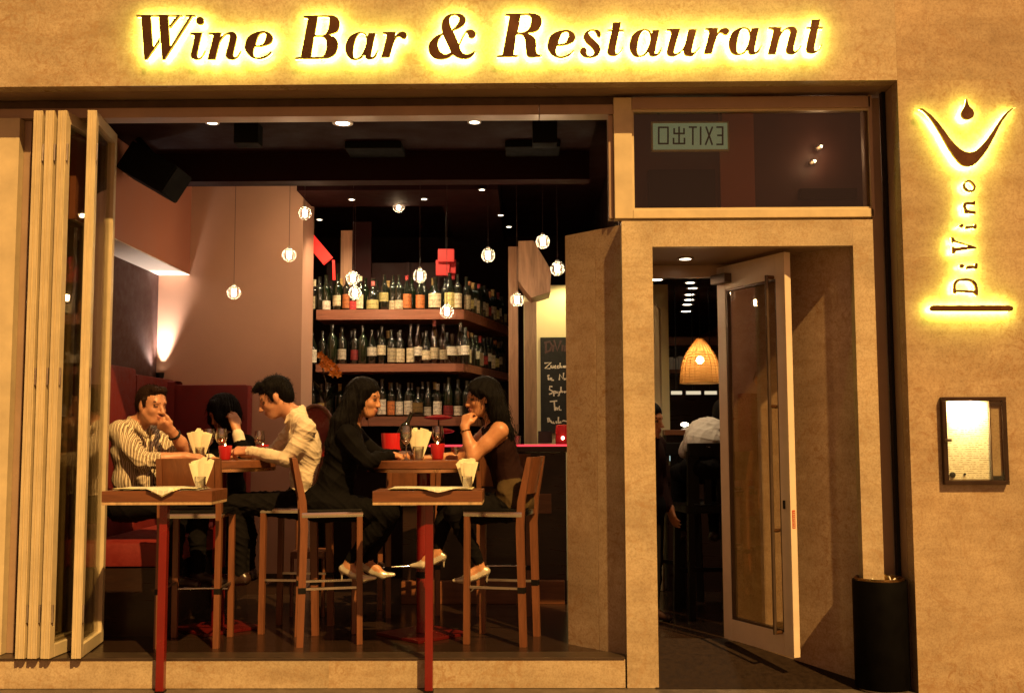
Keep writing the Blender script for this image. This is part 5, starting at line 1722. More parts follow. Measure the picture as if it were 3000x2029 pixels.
for k, (x0_, x1_) in enumerate(((1966, 1998), (2010, 2053), (2064, 2100))):
    a_, b_ = at(x0_, 1145, 5.4), at(x1_, 1155, 5.4)
    t = thing('strip_light', ('left', 'middle', 'right')[k] + ' one of three short glowing strips under the far shelf', 'light', a_, 'glowing strips under the far shelf')
    mk('housing', MB().box(a_.x, b_.x, 5.405, 5.44, b_.z - 0.004, a_.z + 0.01), M['black'], t)
    mk('tube', MB().box(a_.x, b_.x, 5.39, 5.404, b_.z, a_.z, 0.002), emit('strip_tube', (0.9, 0.75, 0.5), 0.6), t)
    mk('hanger', MB().box((a_.x + b_.x) / 2 - 0.005, (a_.x + b_.x) / 2 + 0.005, 5.41, 5.42, a_.z + 0.011, 3.019), M['black'], t)
# curved cream wall end at the left of the doorway view
cwl = MB()
pts = [(at(1895, 1000, 3.0).x, 3.0), (at(1938, 1000, 3.0).x - 0.02, 3.0), (at(1938, 1000, 3.0).x, 3.03), (at(1940, 1000, 3.0).x, 3.2), (at(1895, 1000, 3.0).x, 3.2)]
z1_ = at(1930, 905, 3.0).z
n = len(pts)
vs = [(x, y, 0.13) for x, y in pts] + [(x, y, z1_ + (0.12 if i in (0, 4) else 0.0)) for i, (x, y) in enumerate(pts)]
cwl.add(vs, [tuple(range(n)), tuple(range(2 * n - 1, n - 1, -1))] + [(i, (i + 1) % n, (i + 1) % n + n, i + n) for i in range(n)])
struct('wall_end_cream', cwl, M['plaster_yellow'])
# tall dark chairs and a counter behind
def tall_chair(px, Y, rz, label):
    q = at(px, 1600, Y)
    t = thing('tall_chair', label, 'chair', (q.x, Y, 0.127), 'tall dark chairs inside the doorway', rz)
    c = MB
    for sx_ in (-0.19, 0.19):
        add_child('leg', mesh_of(MB().beam((sx_, -0.19, 0), (sx_ * 0.95, -0.17, 0.74), 0.045, 0.045, up=(0, 1, 0))), t)
        add_child('leg', mesh_of(MB().beam((sx_, 0.19, 0), (sx_ * 0.95, 0.17, 1.18), 0.045, 0.04, up=(0, 1, 0))), t)
    add_child('seat', mesh_of(MB().box(-0.22, 0.22, -0.21, 0.20, 0.74, 0.80, 0.012)), t)
    for k in range(4):
        add_child('back_slat', mesh_of(MB().box(-0.15 + 0.09 * k, -0.10 + 0.09 * k, 0.165, 0.19, 0.805, 1.14)), t)
    add_child('top_rail', mesh_of(MB().box(-0.20, 0.20, 0.16, 0.20, 1.14, 1.24, 0.01)), t)
    add_child('stretcher', mesh_of(MB().box(-0.18, 0.18, -0.19, -0.165, 0.28, 0.31)), t)
    return t


def mesh_of(mb, mat='black', smooth=False):
    o = mk('tmp', mb, M[mat], None, smooth)
    me = o.data
    bpy.data.objects.remove(o)
    return me


tall_chair(2075, 1.85, PI + 0.15, 'tall dark chair under the bent white shirt person in the doorway')
tall_chair(1958, 2.35, PI - 0.5, 'tall dark chair left of the white shirt person in the doorway')
tall_chair(2060, 4.3, PI + 0.6, 'tall dark chair farther back inside the doorway')
ct = thing('inner_counter', 'dark tall counter inside the doorway with red edge', 'counter', at(2000, 1300, 2.9))
cz2 = at(2000, 1258, 2.9).z
mk('worktop', MB().box(at(1948, 1260, 2.9).x, 2.6, 2.9, 3.5, cz2 - 0.045, cz2, 0.006), M['wood_red'], ct)
mk('body', MB().box(at(1955, 1260, 2.9).x, 2.55, 2.98, 3.45, 0.128, cz2 - 0.046), M['wood_dark'], ct)
q = at(2006, 1254, 3.1)
t = thing('table_lamp', 'small glowing table lamp on the inner counter', 'lamp', (q.x, 3.1, cz2))
mk('base', MB().lathe([(0.03, 0.001), (0.03, 0.008), (0.005, 0.012), (0.005, 0.03)], (q.x, 3.1, cz2), 14), M['steel'], t, True)
mk('shade', MB().ball((q.x, 3.1, cz2 + 0.045), (0.035, 0.035, 0.018), 16, 8), M['downlight'], t, True)
q = at(1978, 1325, 2.5)
t = thing('laptop', 'glowing pale laptop screen left of the white shirt person', 'laptop', (q.x, 2.5, q.z - 0.09))
mk('screen', MB().box(q.x - 0.05, q.x + 0.09, 2.50, 2.512, q.z - 0.07, q.z + 0.06), M['black'], t)
mk('display', MB().box(q.x - 0.045, q.x + 0.085, 2.496, 2.499, q.z - 0.065, q.z + 0.055), emit('laptop_display', (0.62, 0.85, 0.80), 0.75), t)
mk('keyboard', MB().box(q.x - 0.05, q.x + 0.09, 2.38, 2.495, q.z - 0.085, q.z - 0.072), M['black'], t)
mk('table_arm', MB().box(q.x + 0.0, q.x + 0.03, 2.36, 2.90, q.z - 0.11, q.z - 0.086), M['black'], t)
# ================================================================== people: one continuous surface each, grown from a field of soft limbs
V = lambda *a: np.array(a, dtype=np.float64)


class Fig:
    def __init__(self, h=0.0065):
        self.h = h
        self.P = []                                    # (kind, data, lo, hi, material, softness)

    def cone(self, a, b, ra, rb, m, k=0.025):
        a, b = np.array(a, float), np.array(b, float)
        r = max(ra, rb)
        self.P.append(('c', (a, b, ra, rb), np.minimum(a, b) - r, np.maximum(a, b) + r, m, k))

    def chain(self, pts, rs, m, k=0.025):
        for i in range(len(pts) - 1):
            self.cone(pts[i], pts[i + 1], rs[i], rs[i + 1], m, k)

    def ell(self, c, r, m, R=None, k=0.025):
        c = np.array(c, float)
        r = np.array(r, float)
        R = np.eye(3) if R is None else R              # columns are the ellipsoid's axes
        e = np.abs(R) @ r
        self.P.append(('e', (c, r, R), c - e, c + e, m, k))

    def carve(self, c, r, R=None, k=0.012):
        self.ell(c, r, None, R, k)

    def build(self):
        h = self.h
        lo = np.min([p[2] for p in self.P], axis=0) - 0.04
        hi = np.max([p[3] for p in self.P], axis=0) + 0.04
        n = np.ceil((hi - lo) / h).astype(int) + 1
        Fd = np.full(n, 0.2, np.float32)
        best = np.full(n, 9.0, np.float32)
        mat = np.zeros(n, np.int16)
        for kind, d, a, b, m, k in self.P:
            i0 = np.maximum(np.floor((a - 0.045 - lo) / h).astype(int), 0)
            i1 = np.minimum(np.ceil((b + 0.045 - lo) / h).astype(int) + 1, n)
            ax = [lo[j] + h * np.arange(i0[j], i1[j]) for j in range(3)]
            X, Y, Z = np.meshgrid(*ax, indexing='ij')
            if kind == 'c':
                A, Bv, ra, rb = d
                ab = Bv - A
                L2 = max(1e-9, ab @ ab)
                t = np.clip(((X - A[0]) * ab[0] + (Y - A[1]) * ab[1] + (Z - A[2]) * ab[2]) / L2, 0, 1)
                D = np.sqrt((X - A[0] - t * ab[0]) ** 2 + (Y - A[1] - t * ab[1]) ** 2 + (Z - A[2] - t * ab[2]) ** 2) - (ra + (rb - ra) * t)
            else:
                c, r, R = d
                q = [((X - c[0]) * R[0, j] + (Y - c[1]) * R[1, j] + (Z - c[2]) * R[2, j]) / r[j] for j in range(3)]
                g = np.sqrt(q[0] ** 2 + q[1] ** 2 + q[2] ** 2)
                D = (g - 1) * g / np.maximum(1e-6, np.sqrt((q[0] / r[0]) ** 2 + (q[1] / r[1]) ** 2 + (q[2] / r[2]) ** 2))
            sl = tuple(slice(i0[j], i1[j]) for j in range(3))
            Fo = Fd[sl]
            if m is None:
                hh = np.clip(0.5 - 0.5 * (Fo + D) / k, 0, 1)
                Fd[sl] = Fo * (1 - hh) - D * hh + k * hh * (1 - hh)
            else:
                hh = np.clip(0.5 + 0.5 * (Fo - D) / k, 0, 1)
                Fd[sl] = Fo * (1 - hh) + D * hh - k * hh * (1 - hh)
                bs = best[sl]
                w_ = D < bs
                bs[w_] = D[w_]
                mat[sl][w_] = m
        return self.nets(Fd, mat, lo)

    def nets(self, Fd, mat, lo):
        """surface nets"""
        h = self.h
        s = Fd < 0
        c = np.zeros(np.array(Fd.shape) - 1, np.int16)
        for dx in (0, 1):
            for dy in (0, 1):
                for dz_ in (0, 1):
                    c += s[dx:dx + c.shape[0], dy:dy + c.shape[1], dz_:dz_ + c.shape[2]]
        act = (c > 0) & (c < 8)
        ids = np.argwhere(act)
        idx = -np.ones(c.shape, np.int64)
        idx[act] = np.arange(len(ids))
        pos = np.zeros((len(ids), 3))
        cnt = np.zeros(len(ids))
        cor = [(a, b, d) for a in (0, 1) for b in (0, 1) for d in (0, 1)]
        for a in cor:
            for ax in range(3):
                if a[ax]:
                    continue
                b = list(a)
                b[ax] = 1
                fa = Fd[ids[:, 0] + a[0], ids[:, 1] + a[1], ids[:, 2] + a[2]]
                fb = Fd[ids[:, 0] + b[0], ids[:, 1] + b[1], ids[:, 2] + b[2]]
                cr = (fa < 0) != (fb < 0)
                t = np.where(cr, fa / np.where(cr, fa - fb, 1), 0)
                p = np.tile(np.array(a, float), (len(ids), 1))
                p[:, ax] = t
                pos[cr] += p[cr]
                cnt += cr
        pos = lo + h * (ids + pos / cnt[:, None])
        vm = mat[ids[:, 0], ids[:, 1], ids[:, 2]]
        Q = []
        for ax in range(3):
            u, v = [(1, 2), (2, 0), (0, 1)][ax]
            sl0 = [slice(1, -1)] * 3
            sl0[ax] = slice(0, -1)
            sl1 = list(sl0)
            sl1[ax] = slice(1, None)
            A, Bq = s[tuple(sl0)], s[tuple(sl1)]
            e = np.argwhere(A != Bq)
            off = np.array([1, 1, 1])
            off[ax] = 0
            e = e + off
            du, dv = np.zeros(3, int), np.zeros(3, int)
            du[u], dv[v] = 1, 1
            f = [e - du - dv, e - dv, e, e - du]
            q = np.stack([idx[g[:, 0], g[:, 1], g[:, 2]] for g in f], 1)
            ins = s[e[:, 0], e[:, 1], e[:, 2]]
            q[~ins] = q[~ins][:, ::-1]
            Q.append(q)
        Q = np.concatenate(Q)
        Q = Q[(Q >= 0).all(1)]
        # one light pass of smoothing along the quads
        for _ in range(2):
            acc = np.zeros_like(pos)
            num = np.zeros(len(pos))
            for a, b in ((0, 1), (1, 2), (2, 3), (3, 0)):
                np.add.at(acc, Q[:, a], pos[Q[:, b]])
                np.add.at(acc, Q[:, b], pos[Q[:, a]])
                np.add.at(num, Q[:, a], 1)
                np.add.at(num, Q[:, b], 1)
            pos = pos * 0.55 + 0.45 * acc / np.maximum(1, num)[:, None]
        return pos, Q, vm


def wrinkle(pos, Q, vm, slots, seed, amp=0.0045):
    """creases in cloth: folded, stretched noise pushed along the normals of the cloth's own vertices"""
    r = np.random.RandomState(seed)
    a, b, c, d = (pos[Q[:, i]] for i in range(4))
    fn = np.cross(c - a, d - b)
    n = np.zeros_like(pos)
    for i in range(4):
        np.add.at(n, Q[:, i], fn)
    n /= np.maximum(1e-12, np.linalg.norm(n, axis=1))[:, None]
    w_ = np.zeros(len(pos))
    warp = np.zeros_like(pos)
    for k in range(4):
        kv = r.normal(size=3) * 9
        warp += np.sin(pos @ kv + r.rand() * 6.28)[:, None] * r.normal(size=3) * 0.018
    q = pos + warp
    for k in range(7):
        kv = r.normal(size=3)
        kv[2] *= 1.3
        kv *= (38 + 34 * r.rand()) / np.linalg.norm(kv)
        s_ = np.sin(q @ kv + r.rand() * 6.28)
        gate = np.clip(np.sin(pos @ (r.normal(size=3) * 7) + r.rand() * 6.28) + 0.15, 0, 1)
        w_ += gate * (1 - np.abs(s_)) ** 2.2
    m = np.isin(vm, slots)
    return pos + n * (amp * (w_ - w_.mean()) * m)[:, None]


def link_fig(name, fig, mats, parent, rough=None, seed=0, cloth=()):
    pos, Q, vm = fig.build()
    if cloth:
        pos = wrinkle(pos, Q, vm, list(cloth), seed)
    if rough is not None:
        pos = rough(pos)
    off = np.array(wloc(parent)) if parent is not None else np.zeros(3)
    me = bpy.data.meshes.new(name)
    me.from_pydata([], [], [])
    me.vertices.add(len(pos))
    me.vertices.foreach_set('co', (pos - off).astype(np.float32).ravel())
    me.loops.add(len(Q) * 4)
    me.loops.foreach_set('vertex_index', Q.astype(np.int32).ravel())
    me.polygons.add(len(Q))
    me.polygons.foreach_set('loop_start', np.arange(0, len(Q) * 4, 4, dtype=np.int32))
    me.polygons.foreach_set('loop_total', np.full(len(Q), 4, np.int32))
    for m in mats:
        me.materials.append(m)
    me.polygons.foreach_set('material_index', np.array([np.bincount(r, minlength=1).argmax() for r in vm[Q]], np.int32))
    me.polygons.foreach_set('use_smooth', np.ones(len(Q), bool))
    me.update(calc_edges=True)
    o = bpy.data.objects.new(name, me)
    COL.objects.link(o)
    o.parent = parent
    return o


def loose_hair(hair, parent, n, L, down, seed, mat, zmin=None):
    """single stray hairs standing off the hair's surface"""
    r = random.Random(seed)
    me = hair.data
    vs_ = me.vertices
    off = wloc(parent)
    cen = sum((vs_[i].co for i in range(0, len(vs_), 97)), Vector()) / len(range(0, len(vs_), 97))
    mb = MB()
    for k in range(n):
        v = vs_[r.randrange(len(vs_))]
        nn = v.normal
        p = v.co + off - nn * 0.002
        d = (nn * (0.55 if down else 0.9) + Vector((0, 0, -1.0 if down else -0.1)) + Vector((r.uniform(-.5, .5), r.uniform(-.5, .5), r.uniform(-.3, .3)))).normalized()
        l = L * r.uniform(0.4, 1.0)
        q1 = p + d * l * 0.5 + nn * 0.002
        q2 = p + d * l + Vector((0, 0, -0.25 * l if down else 0.0))
        mb.tube([p, q1, q2], [0.0015, 0.0012, 0.0005], 3, False)
    o = mk('stray_hair', mb, mat, parent, fix=False)
    o['kind'] = 'stuff'
    return o


# ------------------------------------------------------------------ materials of people
def skin_mat(name, c):
    t = NT(name).set(Roughness=0.45)
    v = t.pos(1.0, 'world')
    n = t.noise(v, 45, 5, 0.6)
    t.col(t.mix(0.6, c, t.ramp(n, [(0.3, tuple(x * y for x, y in zip(c, (0.85, 0.7, 0.65)))), (0.7, tuple(min(1, x * 1.12) for x in c))])))
    t.b.inputs['Subsurface Weight'].default_value = 0.12
    t.b.inputs['Subsurface Radius'].default_value = (0.012, 0.005, 0.003)
    t.bump(t.noise(v, 260, 3), 0.08, 0.002)
    return t.m


def cloth_mat(name, c, fold=0.5, stripes=None, rough=0.85, axis=(1, 1, 1)):
    t = NT(name).set(Roughness=rough)
    t.b.inputs['Specular IOR Level'].default_value = 0.10
    v = t.pos(1.0, 'world', stretch=axis)
    n = t.noise(v, 9, 4, 0.55, 1.2)
    col = t.ramp(n, [(0.3, tuple(x * 0.88 for x in c)), (0.7, c)])
    if stripes:
        w_ = t.n('ShaderNodeTexWave', bands_direction=stripes[2])
        w_.inputs['Scale'].default_value = stripes[1]
        w_.inputs['Distortion'].default_value = 1.6
        w_.inputs['Detail'].default_value = 1.0
        w_.inputs['Detail Scale'].default_value = 0.6
        t.l(v, w_.inputs['Vector'])
        col = t.mix(t.ramp(w_.outputs[0], [(0.66, (0, 0, 0)), (0.80, (0.85, 0.85, 0.85))]), col, stripes[0])
        w2 = t.n('ShaderNodeTexWave', bands_direction=stripes[2])
        w2.inputs['Scale'].default_value = stripes[1]
        w2.inputs['Distortion'].default_value = 1.6
        w2.inputs['Phase Offset'].default_value = 2.6
        t.l(v, w2.inputs['Vector'])
        col = t.mix(t.ramp(w2.outputs[0], [(0.90, (0, 0, 0)), (0.96, (1, 1, 1))]), col, tuple(x * 0.25 for x in stripes[0]))
    t.col(col)
    t.bump(n, fold, 0.012)
    return t.m


def hair_mat(name, c):
    t = NT(name).set(Roughness=0.55)
    v = t.pos(1.0, 'world', stretch=(60, 60, 6))
    n = t.noise(v, 3, 5, 0.6, 0.5)
    t.col(t.ramp(n, [(0.3, tuple(x * 0.5 for x in c)), (0.7, c)]))
    t.b.inputs['Specular IOR Level'].default_value = 0.10
    t.bump(n, 0.8, 0.01)
    return t.m


SK_L, SK_D = skin_mat('skin_fair', (0.50, 0.25, 0.15)), skin_mat('skin_tan', (0.50, 0.245, 0.125))
LIP = plain('lips', (0.36, 0.13, 0.09), 0.4, bump=0)
EYE = plain('eye_shade', (0.085, 0.036, 0.022), 0.4, bump=0)
BROW = plain('eyebrow', (0.075, 0.032, 0.018), 0.8, bump=0)
HAIR_BLACK, HAIR_BROWN = hair_mat('black_hair', (0.004, 0.003, 0.003)), hair_mat('brown_hair', (0.022, 0.009, 0.005))
SHIRT_STRIPE = cloth_mat('striped_shirt', (0.70, 0.60, 0.44), 0.5, ((0.16, 0.10, 0.065), 15.0, 'X'))
SHIRT_WHITE = cloth_mat('white_shirt', (0.72, 0.60, 0.45), 0.7)
SHIRT_GREY = cloth_mat('pale_grey_shirt', (0.55, 0.50, 0.44), 0.7)
BLACKCLOTH = cloth_mat('black_cloth', (0.0035, 0.003, 0.003), 0.6)
DARKTROUSER = cloth_mat('dark_trousers', (0.005, 0.004, 0.004), 0.5)
BROWNTOP = cloth_mat('dark_brown_top', (0.018, 0.006, 0.005), 0.5)
OLIVE = cloth_mat('olive_jeans', (0.07, 0.045, 0.02), 0.5)
CUFF = cloth_mat('white_cuff', (0.72, 0.64, 0.5), 0.2)
SHOE_S = plain('silver_leather', (0.62, 0.55, 0.42), 0.3, 0.4, var=0.1)
SHOE_D = plain('dark_leather', (0.03, 0.014, 0.01), 0.3)


def frame(fwd, up=(0, 0, 1)):
    """head frame: columns are forward, left, up"""
    f = np.array(fwd, float)
    f /= np.linalg.norm(f)
    l = np.cross(np.array(up, float), f)
    l /= np.linalg.norm(l)
    return np.stack([f, l, np.cross(f, l)], 1)


def rot_about(R, axis, a):
    Rm = np.array(Matrix.Rotation(a, 3, Vector(axis)))
    return Rm @ R


def head(fig, c, R, sk, lip, eye, hair, s=1.0, female=False):
    """c: centre between the ears at eye height. Materials are slots: skin, lip, eye, hair (brows)"""
    P = lambda x, y, z: np.array(c) + R @ (np.array((x, y, z)) * s)
    E = lambda x, y, z, a, b, d, m, k=0.015: fig.ell(P(x, y, z), np.array((a, b, d)) * s, m, R, k)
    jw = 0.88 if female else 1.0
    E(-0.012, 0, 0.035, 0.095, 0.075, 0.085, sk)
    E(0.022, 0, -0.030, 0.066, 0.060 * jw, 0.082, sk, 0.02)
    E(0.050, 0, -0.088, 0.036, 0.034 * jw, 0.026, sk, 0.03)
    for t in (-1, 1):
        fig.cone(P(-0.004, t * 0.052 * jw, -0.045), P(0.045, t * 0.026 * jw, -0.098), 0.020 * s, 0.016 * s, sk, 0.025)
        E(0.052, t * 0.034, -0.030, 0.026, 0.022, 0.022, sk, 0.02)          # cheekbone
    fig.cone(P(0.072, -0.028, 0.022), P(0.072, 0.028, 0.022), 0.016 * s, 0.016 * s, sk, 0.02)      # brow ridge
    for t in (-1, 1):
        fig.carve(P(0.096, t * 0.031, 0.000), np.array((0.016, 0.016, 0.010)) * s, R, 0.014 * s)
    for t in (-1, 1):
        E(0.0765, t * 0.031, -0.004, 0.010, 0.012, 0.0042, eye, 0.006)
        fig.cone(P(0.087, t * 0.016, 0.020), P(0.077, t * 0.046, 0.023), 0.0044 * s, 0.0032 * s, hair, 0.004)
        E(-0.008, t * 0.076, -0.008, 0.019, 0.009, 0.032, sk, 0.008)          # ear
    nl = 0.66 if female else 0.95
    fig.cone(P(0.085, 0, 0.008), P(0.085 + 0.028 * nl, 0, -0.036), 0.009 * s, 0.0125 * s, sk, 0.012)
    for t in (-1, 1):
        E(0.097, t * 0.012, -0.040, 0.011, 0.008, 0.008, sk, 0.008)
    E(0.088, 0, -0.062, 0.012, 0.023, 0.0065, lip, 0.006)
    E(0.086, 0, -0.073, 0.012, 0.020, 0.0070, lip, 0.006)
    return P


def hand(fig, wrist, d, palm, spread, sk, curl=0.6, s=1.0, thumb=1, k=0.006):
    """d: direction wrist->fingers, palm: palm normal (fingers curl towards it), spread side = palm x d"""
    d = np.array(d, float) / np.linalg.norm(d)
    n = np.array(palm, float)
    n -= d * (n @ d)
    n /= np.linalg.norm(n)
    sd_ = np.cross(n, d) * thumb                                            # towards the thumb
    w_ = np.array(wrist, float)
    kn = []
    for i, u in enumerate((0.030, 0.010, -0.010, -0.028)):
        b = w_ + d * (0.085 - 0.006 * abs(i - 1)) * s + sd_ * u * s
        kn.append(b)
        fig.cone(w_ + sd_ * u * 0.6 * s, b, 0.015 * s, 0.0125 * s, sk, 0.014)
    for i, L in enumerate((0.068, 0.078, 0.072, 0.056)):
        p, dd_ = kn[i], d.copy()
        a = curl * (1 + 0.12 * i)
        for j, f in enumerate((0.45, 0.32, 0.23)):
            ca, sa = math.cos(a), math.sin(a)
            dn = dd_ * ca + n * sa
            nn = n * ca - dd_ * sa
            q = p + dn * L * f * s
            fig.cone(p, q, (0.0098 - 0.0008 * j) * s, (0.0090 - 0.001 * j) * s, sk, k)
            p, dd_, n_ = q, dn, nn
            n, n_save = nn, n
            if j == 2:
                pass
        n = np.array(palm, float)
        n -= d * (n @ d)
        n /= np.linalg.norm(n)
    t0 = w_ + sd_ * 0.016 * s + d * 0.018 * s
    t1 = t0 + (sd_ * 0.75 + d * 0.7 + n * 0.35) * 0.036 * s
    t2 = t1 + (sd_ * 0.25 + d * 0.95 + n * 0.45) * 0.028 * s
    t3 = t2 + (sd_ * 0.05 + d * 0.9 + n * 0.6) * 0.022 * s
    fig.chain([t0, t1, t2, t3], [0.015 * s, 0.012 * s, 0.010 * s, 0.008 * s], sk, 0.010)


A3 = lambda x, y, Y: np.array(at(x, y, Y))
rs = np.random.RandomState(3)


def strand_rough(amp, freq, seed=0):
    r = np.random.RandomState(seed)
    ph = r.rand(6) * 6.28

    def f(p):
        a = np.arctan2(p[:, 1] - p[:, 1].mean(), p[:, 0] - p[:, 0].mean())
        w_ = np.sin(a * freq + ph[0] + 4 * p[:, 2]) * 0.5 + np.sin(a * freq * 2.3 + ph[1] - 7 * p[:, 2]) * 0.3 + np.sin(p[:, 0] * 140 + p[:, 1] * 160 + ph[2]) * 0.2
        q = p.copy()
        q[:, 0] += np.cos(a) * w_ * amp
        q[:, 1] += np.sin(a) * w_ * amp
        return q
    return f


SEAT = FLZ + 0.80


def seated_legs(fig, hip, fwd, side, knee_off, foot, m, sh, rk=(0.085, 0.062, 0.042)):
    pass


# ================================================================== 1  man in the striped shirt, chin on his fist
Y1 = 0.95
p1_ = thing('person', 'man in striped shirt leaning on the bar table, fist against his mouth', 'person', (at(400, 1450, Y1).x, Y1, 0.76), 'diners seated at the window tables')
SK, LP, EY, HR, SH, TR, SHO = range(7)
f = Fig()
hc = A3(446, 1186, Y1 - 0.05)
R = frame((0.80, -0.52, -0.12))
P = head(f, hc, R, SK, LP, EY, HR, 1.06)
nb = A3(398, 1248, Y1 + 0.02)
f.cone(P(-0.030, 0, -0.06), nb, 0.056, 0.062, SK, 0.03)
chest, belly, pelv = A3(400, 1320, Y1 + 0.02), A3(398, 1400, Y1 + 0.03), A3(385, 1475, Y1 + 0.05)
Rt = frame((0.85, -0.52, 0))
f.ell(chest, (0.125, 0.185, 0.155), SH, Rt, 0.05)
f.ell(belly, (0.125, 0.16, 0.15), SH, Rt, 0.05)
f.ell(pelv, (0.15, 0.175, 0.12), TR, Rt, 0.04)
fw, lf_ = Rt[:, 0], Rt[:, 1]
shR, shL = A3(350, 1265, Y1 - 0.10), A3(440, 1275, Y1 + 0.16)
f.cone(nb + V(0, 0, -0.01), shR, 0.060, 0.066, SH, 0.04)
f.cone(nb + V(0, 0, -0.01), shL, 0.060, 0.062, SH, 0.04)
elR = A3(420, 1352, Y1 - 0.16)
f.chain([shR, (shR + elR) / 2 + V(-0.01, 0, 0), elR], [0.070, 0.062, 0.057], SH, 0.03)
wrR = A3(545, 1336, Y1 - 0.10)
mid_ = elR * 0.72 + wrR * 0.28
f.cone(elR, mid_, 0.056, 0.055, SH, 0.02)
f.chain([mid_, elR * 0.5 + wrR * 0.5, wrR], [0.044, 0.042, 0.029], SK, 0.012)
hand(f, wrR, (1, 0.15, -0.05), (0, 0.3, -1), None, SK, 0.35, 1.0, -1)
elL = A3(555, 1330, Y1 + 0.10)
f.chain([shL, (shL + elL) / 2 + V(0.0, 0.02, -0.03), elL * 0.8 + shL * 0.2], [0.066, 0.06, 0.056], SH, 0.03)
f.chain([elL * 0.8 + shL * 0.2, elL], [0.045, 0.042], SK, 0.012)
wrL = A3(502, 1262, Y1 - 0.055)
f.chain([elL, elL * 0.5 + wrL * 0.5, wrL], [0.043, 0.043, 0.029], SK, 0.012)
hand(f, wrL, A3(455, 1232, Y1 - 0.13) - wrL, (0.1, 0.75, 0.35), None, SK, 1.25, 1.05, 1)
# collar, shirt tail
f.chain([A3(380, 1230, Y1 - 0.0), A3(396, 1246, Y1 - 0.07), A3(430, 1278, Y1 - 0.115)], [0.020, 0.020, 0.012], SH, 0.008)
f.chain([A3(410, 1225, Y1 + 0.07), A3(450, 1272, Y1 - 0.02), A3(446, 1290, Y1 - 0.10)], [0.018, 0.016, 0.010], SH, 0.008)
f.cone(A3(420, 1400, Y1 - 0.12), A3(430, 1432, Y1 - 0.13), 0.05, 0.02, SH, 0.03)
# thighs on the banquette, shins down
for s_, kx in ((-0.09, 0.40), (0.10, 0.42)):
    hp = pelv + lf_ * s_ + V(0, 0, -0.02)
    kn = hp + V(0.40, -0.02, 0.0)
    ft = kn + V(-0.02, 0.0, -0.42)
    f.chain([hp, kn], [0.088, 0.062], TR, 0.03)
    f.chain([kn, (kn + ft) / 2 + V(-0.02, 0, 0), ft], [0.060, 0.056, 0.042], TR, 0.02)
    f.chain([ft + V(-0.03, 0, -0.04), ft + V(0.14, -0.02, -0.065)], [0.042, 0.030], SHO, 0.02)
link_fig('body', f, [SK_L, LIP, EYE, BROW, SHIRT_STRIPE, DARKTROUSER, SHOE_D], p1_, seed=11, cloth=(4, 5))
g = Fig(0.006)
PH = lambda x, y, z: hc + R @ (np.array((x, y, z)) * 1.06)
g.ell(PH(-0.022, 0, 0.050), (0.098, 0.083, 0.080), 0, R, 0.02)
g.ell(PH(-0.055, 0, 0.00), (0.062, 0.078, 0.075), 0, R, 0.03)
for s_ in (-1, 1):
    g.cone(PH(0.012, s_ * 0.074, 0.03), PH(0.016, s_ * 0.071, -0.015), 0.013, 0.007, 0, 0.02)
g.cone(PH(0.05, -0.03, 0.095), PH(0.05, 0.03, 0.095), 0.026, 0.026, 0, 0.03)
g.carve(PH(0.105, 0, 0.010), (0.062, 0.075, 0.070), R, 0.015)
g.carve(PH(0.035, 0.10, -0.045), (0.045, 0.05, 0.045), R, 0.01)
g.carve(PH(0.035, -0.10, -0.045), (0.045, 0.05, 0.045), R, 0.01)
hr_ = link_fig('hair', g, [HAIR_BROWN], p1_, strand_rough(0.003, 40, 1))
loose_hair(hr_, p1_, 500, 0.016, False, 20, HAIR_BROWN)
w_ = MB()
wc = Vector(wrL * 0.82 + elL * 0.18)
wd = Vector(wrL - elL).normalized()
o_ = wd.orthogonal().normalized()
b_ = wd.cross(o_)
w_.tube([wc + (o_ * math.cos(2 * PI * k / 20) + b_ * math.sin(2 * PI * k / 20)) * 0.036 for k in range(21)], 0.008, 8, False)
mk('watch', w_, M['black'], p1_, True)

# ================================================================== 2  man in the white shirt, looking down
Y2 = 0.98
p2_ = thing('person', 'dark haired man in white shirt leaning over the bar table, looking down', 'person', (at(880, 1500, Y2).x, Y2, SEAT), 'diners seated at the window tables')
f = Fig()
hc = A3(806, 1166, Y2 - 0.02)
R = frame((-0.93, -0.16, -0.42))
P = head(f, hc, R, SK, LP, EY, HR, 1.06)
nb = A3(868, 1224, Y2 + 0.02)
f.cone(P(-0.03, 0, -0.06), nb, 0.056, 0.062, SK, 0.03)
chest, belly, pelv = A3(893, 1305, Y2 + 0.0), A3(895, 1392, Y2 + 0.02), A3(885, 1470, Y2 + 0.04)
Rt = frame((-0.96, -0.2, -0.22))
f.ell(chest, (0.108, 0.175, 0.165), SH, Rt, 0.05)
f.ell(belly, (0.102, 0.155, 0.15), SH, frame((-0.98, -0.2, 0.0)), 0.06)
f.ell(pelv, (0.14, 0.175, 0.11), TR, frame((-0.98, -0.2, 0)), 0.04)
shN, shF = A3(896, 1255, Y2 - 0.15), A3(870, 1252, Y2 + 0.19)
f.cone(nb, shN, 0.056, 0.058, SH, 0.04)
f.cone(nb, shF, 0.056, 0.058, SH, 0.04)
elN = A3(838, 1345, Y2 - 0.16)
f.chain([shN, (shN + elN) / 2 + V(0.012, -0.005, -0.01), elN], [0.060, 0.055, 0.048], SH, 0.03)
wrN = A3(735, 1322, Y2 - 0.06)
f.chain([elN, (elN + wrN) / 2, wrN], [0.048, 0.044, 0.037], SH, 0.02)
f.cone(wrN, wrN + (wrN - elN) * 0.10, 0.026, 0.026, SK, 0.01)
hand(f, wrN + (wrN - elN) * 0.08, (-1, 0.12, 0.0), (0, 0.6, -0.8), None, SK, 0.75, 1.05, 1)
elF = A3(800, 1332, Y2 + 0.26)
wrF = A3(715, 1325, Y2 + 0.14)
f.chain([shF, elF], [0.068, 0.054], SH, 0.03)
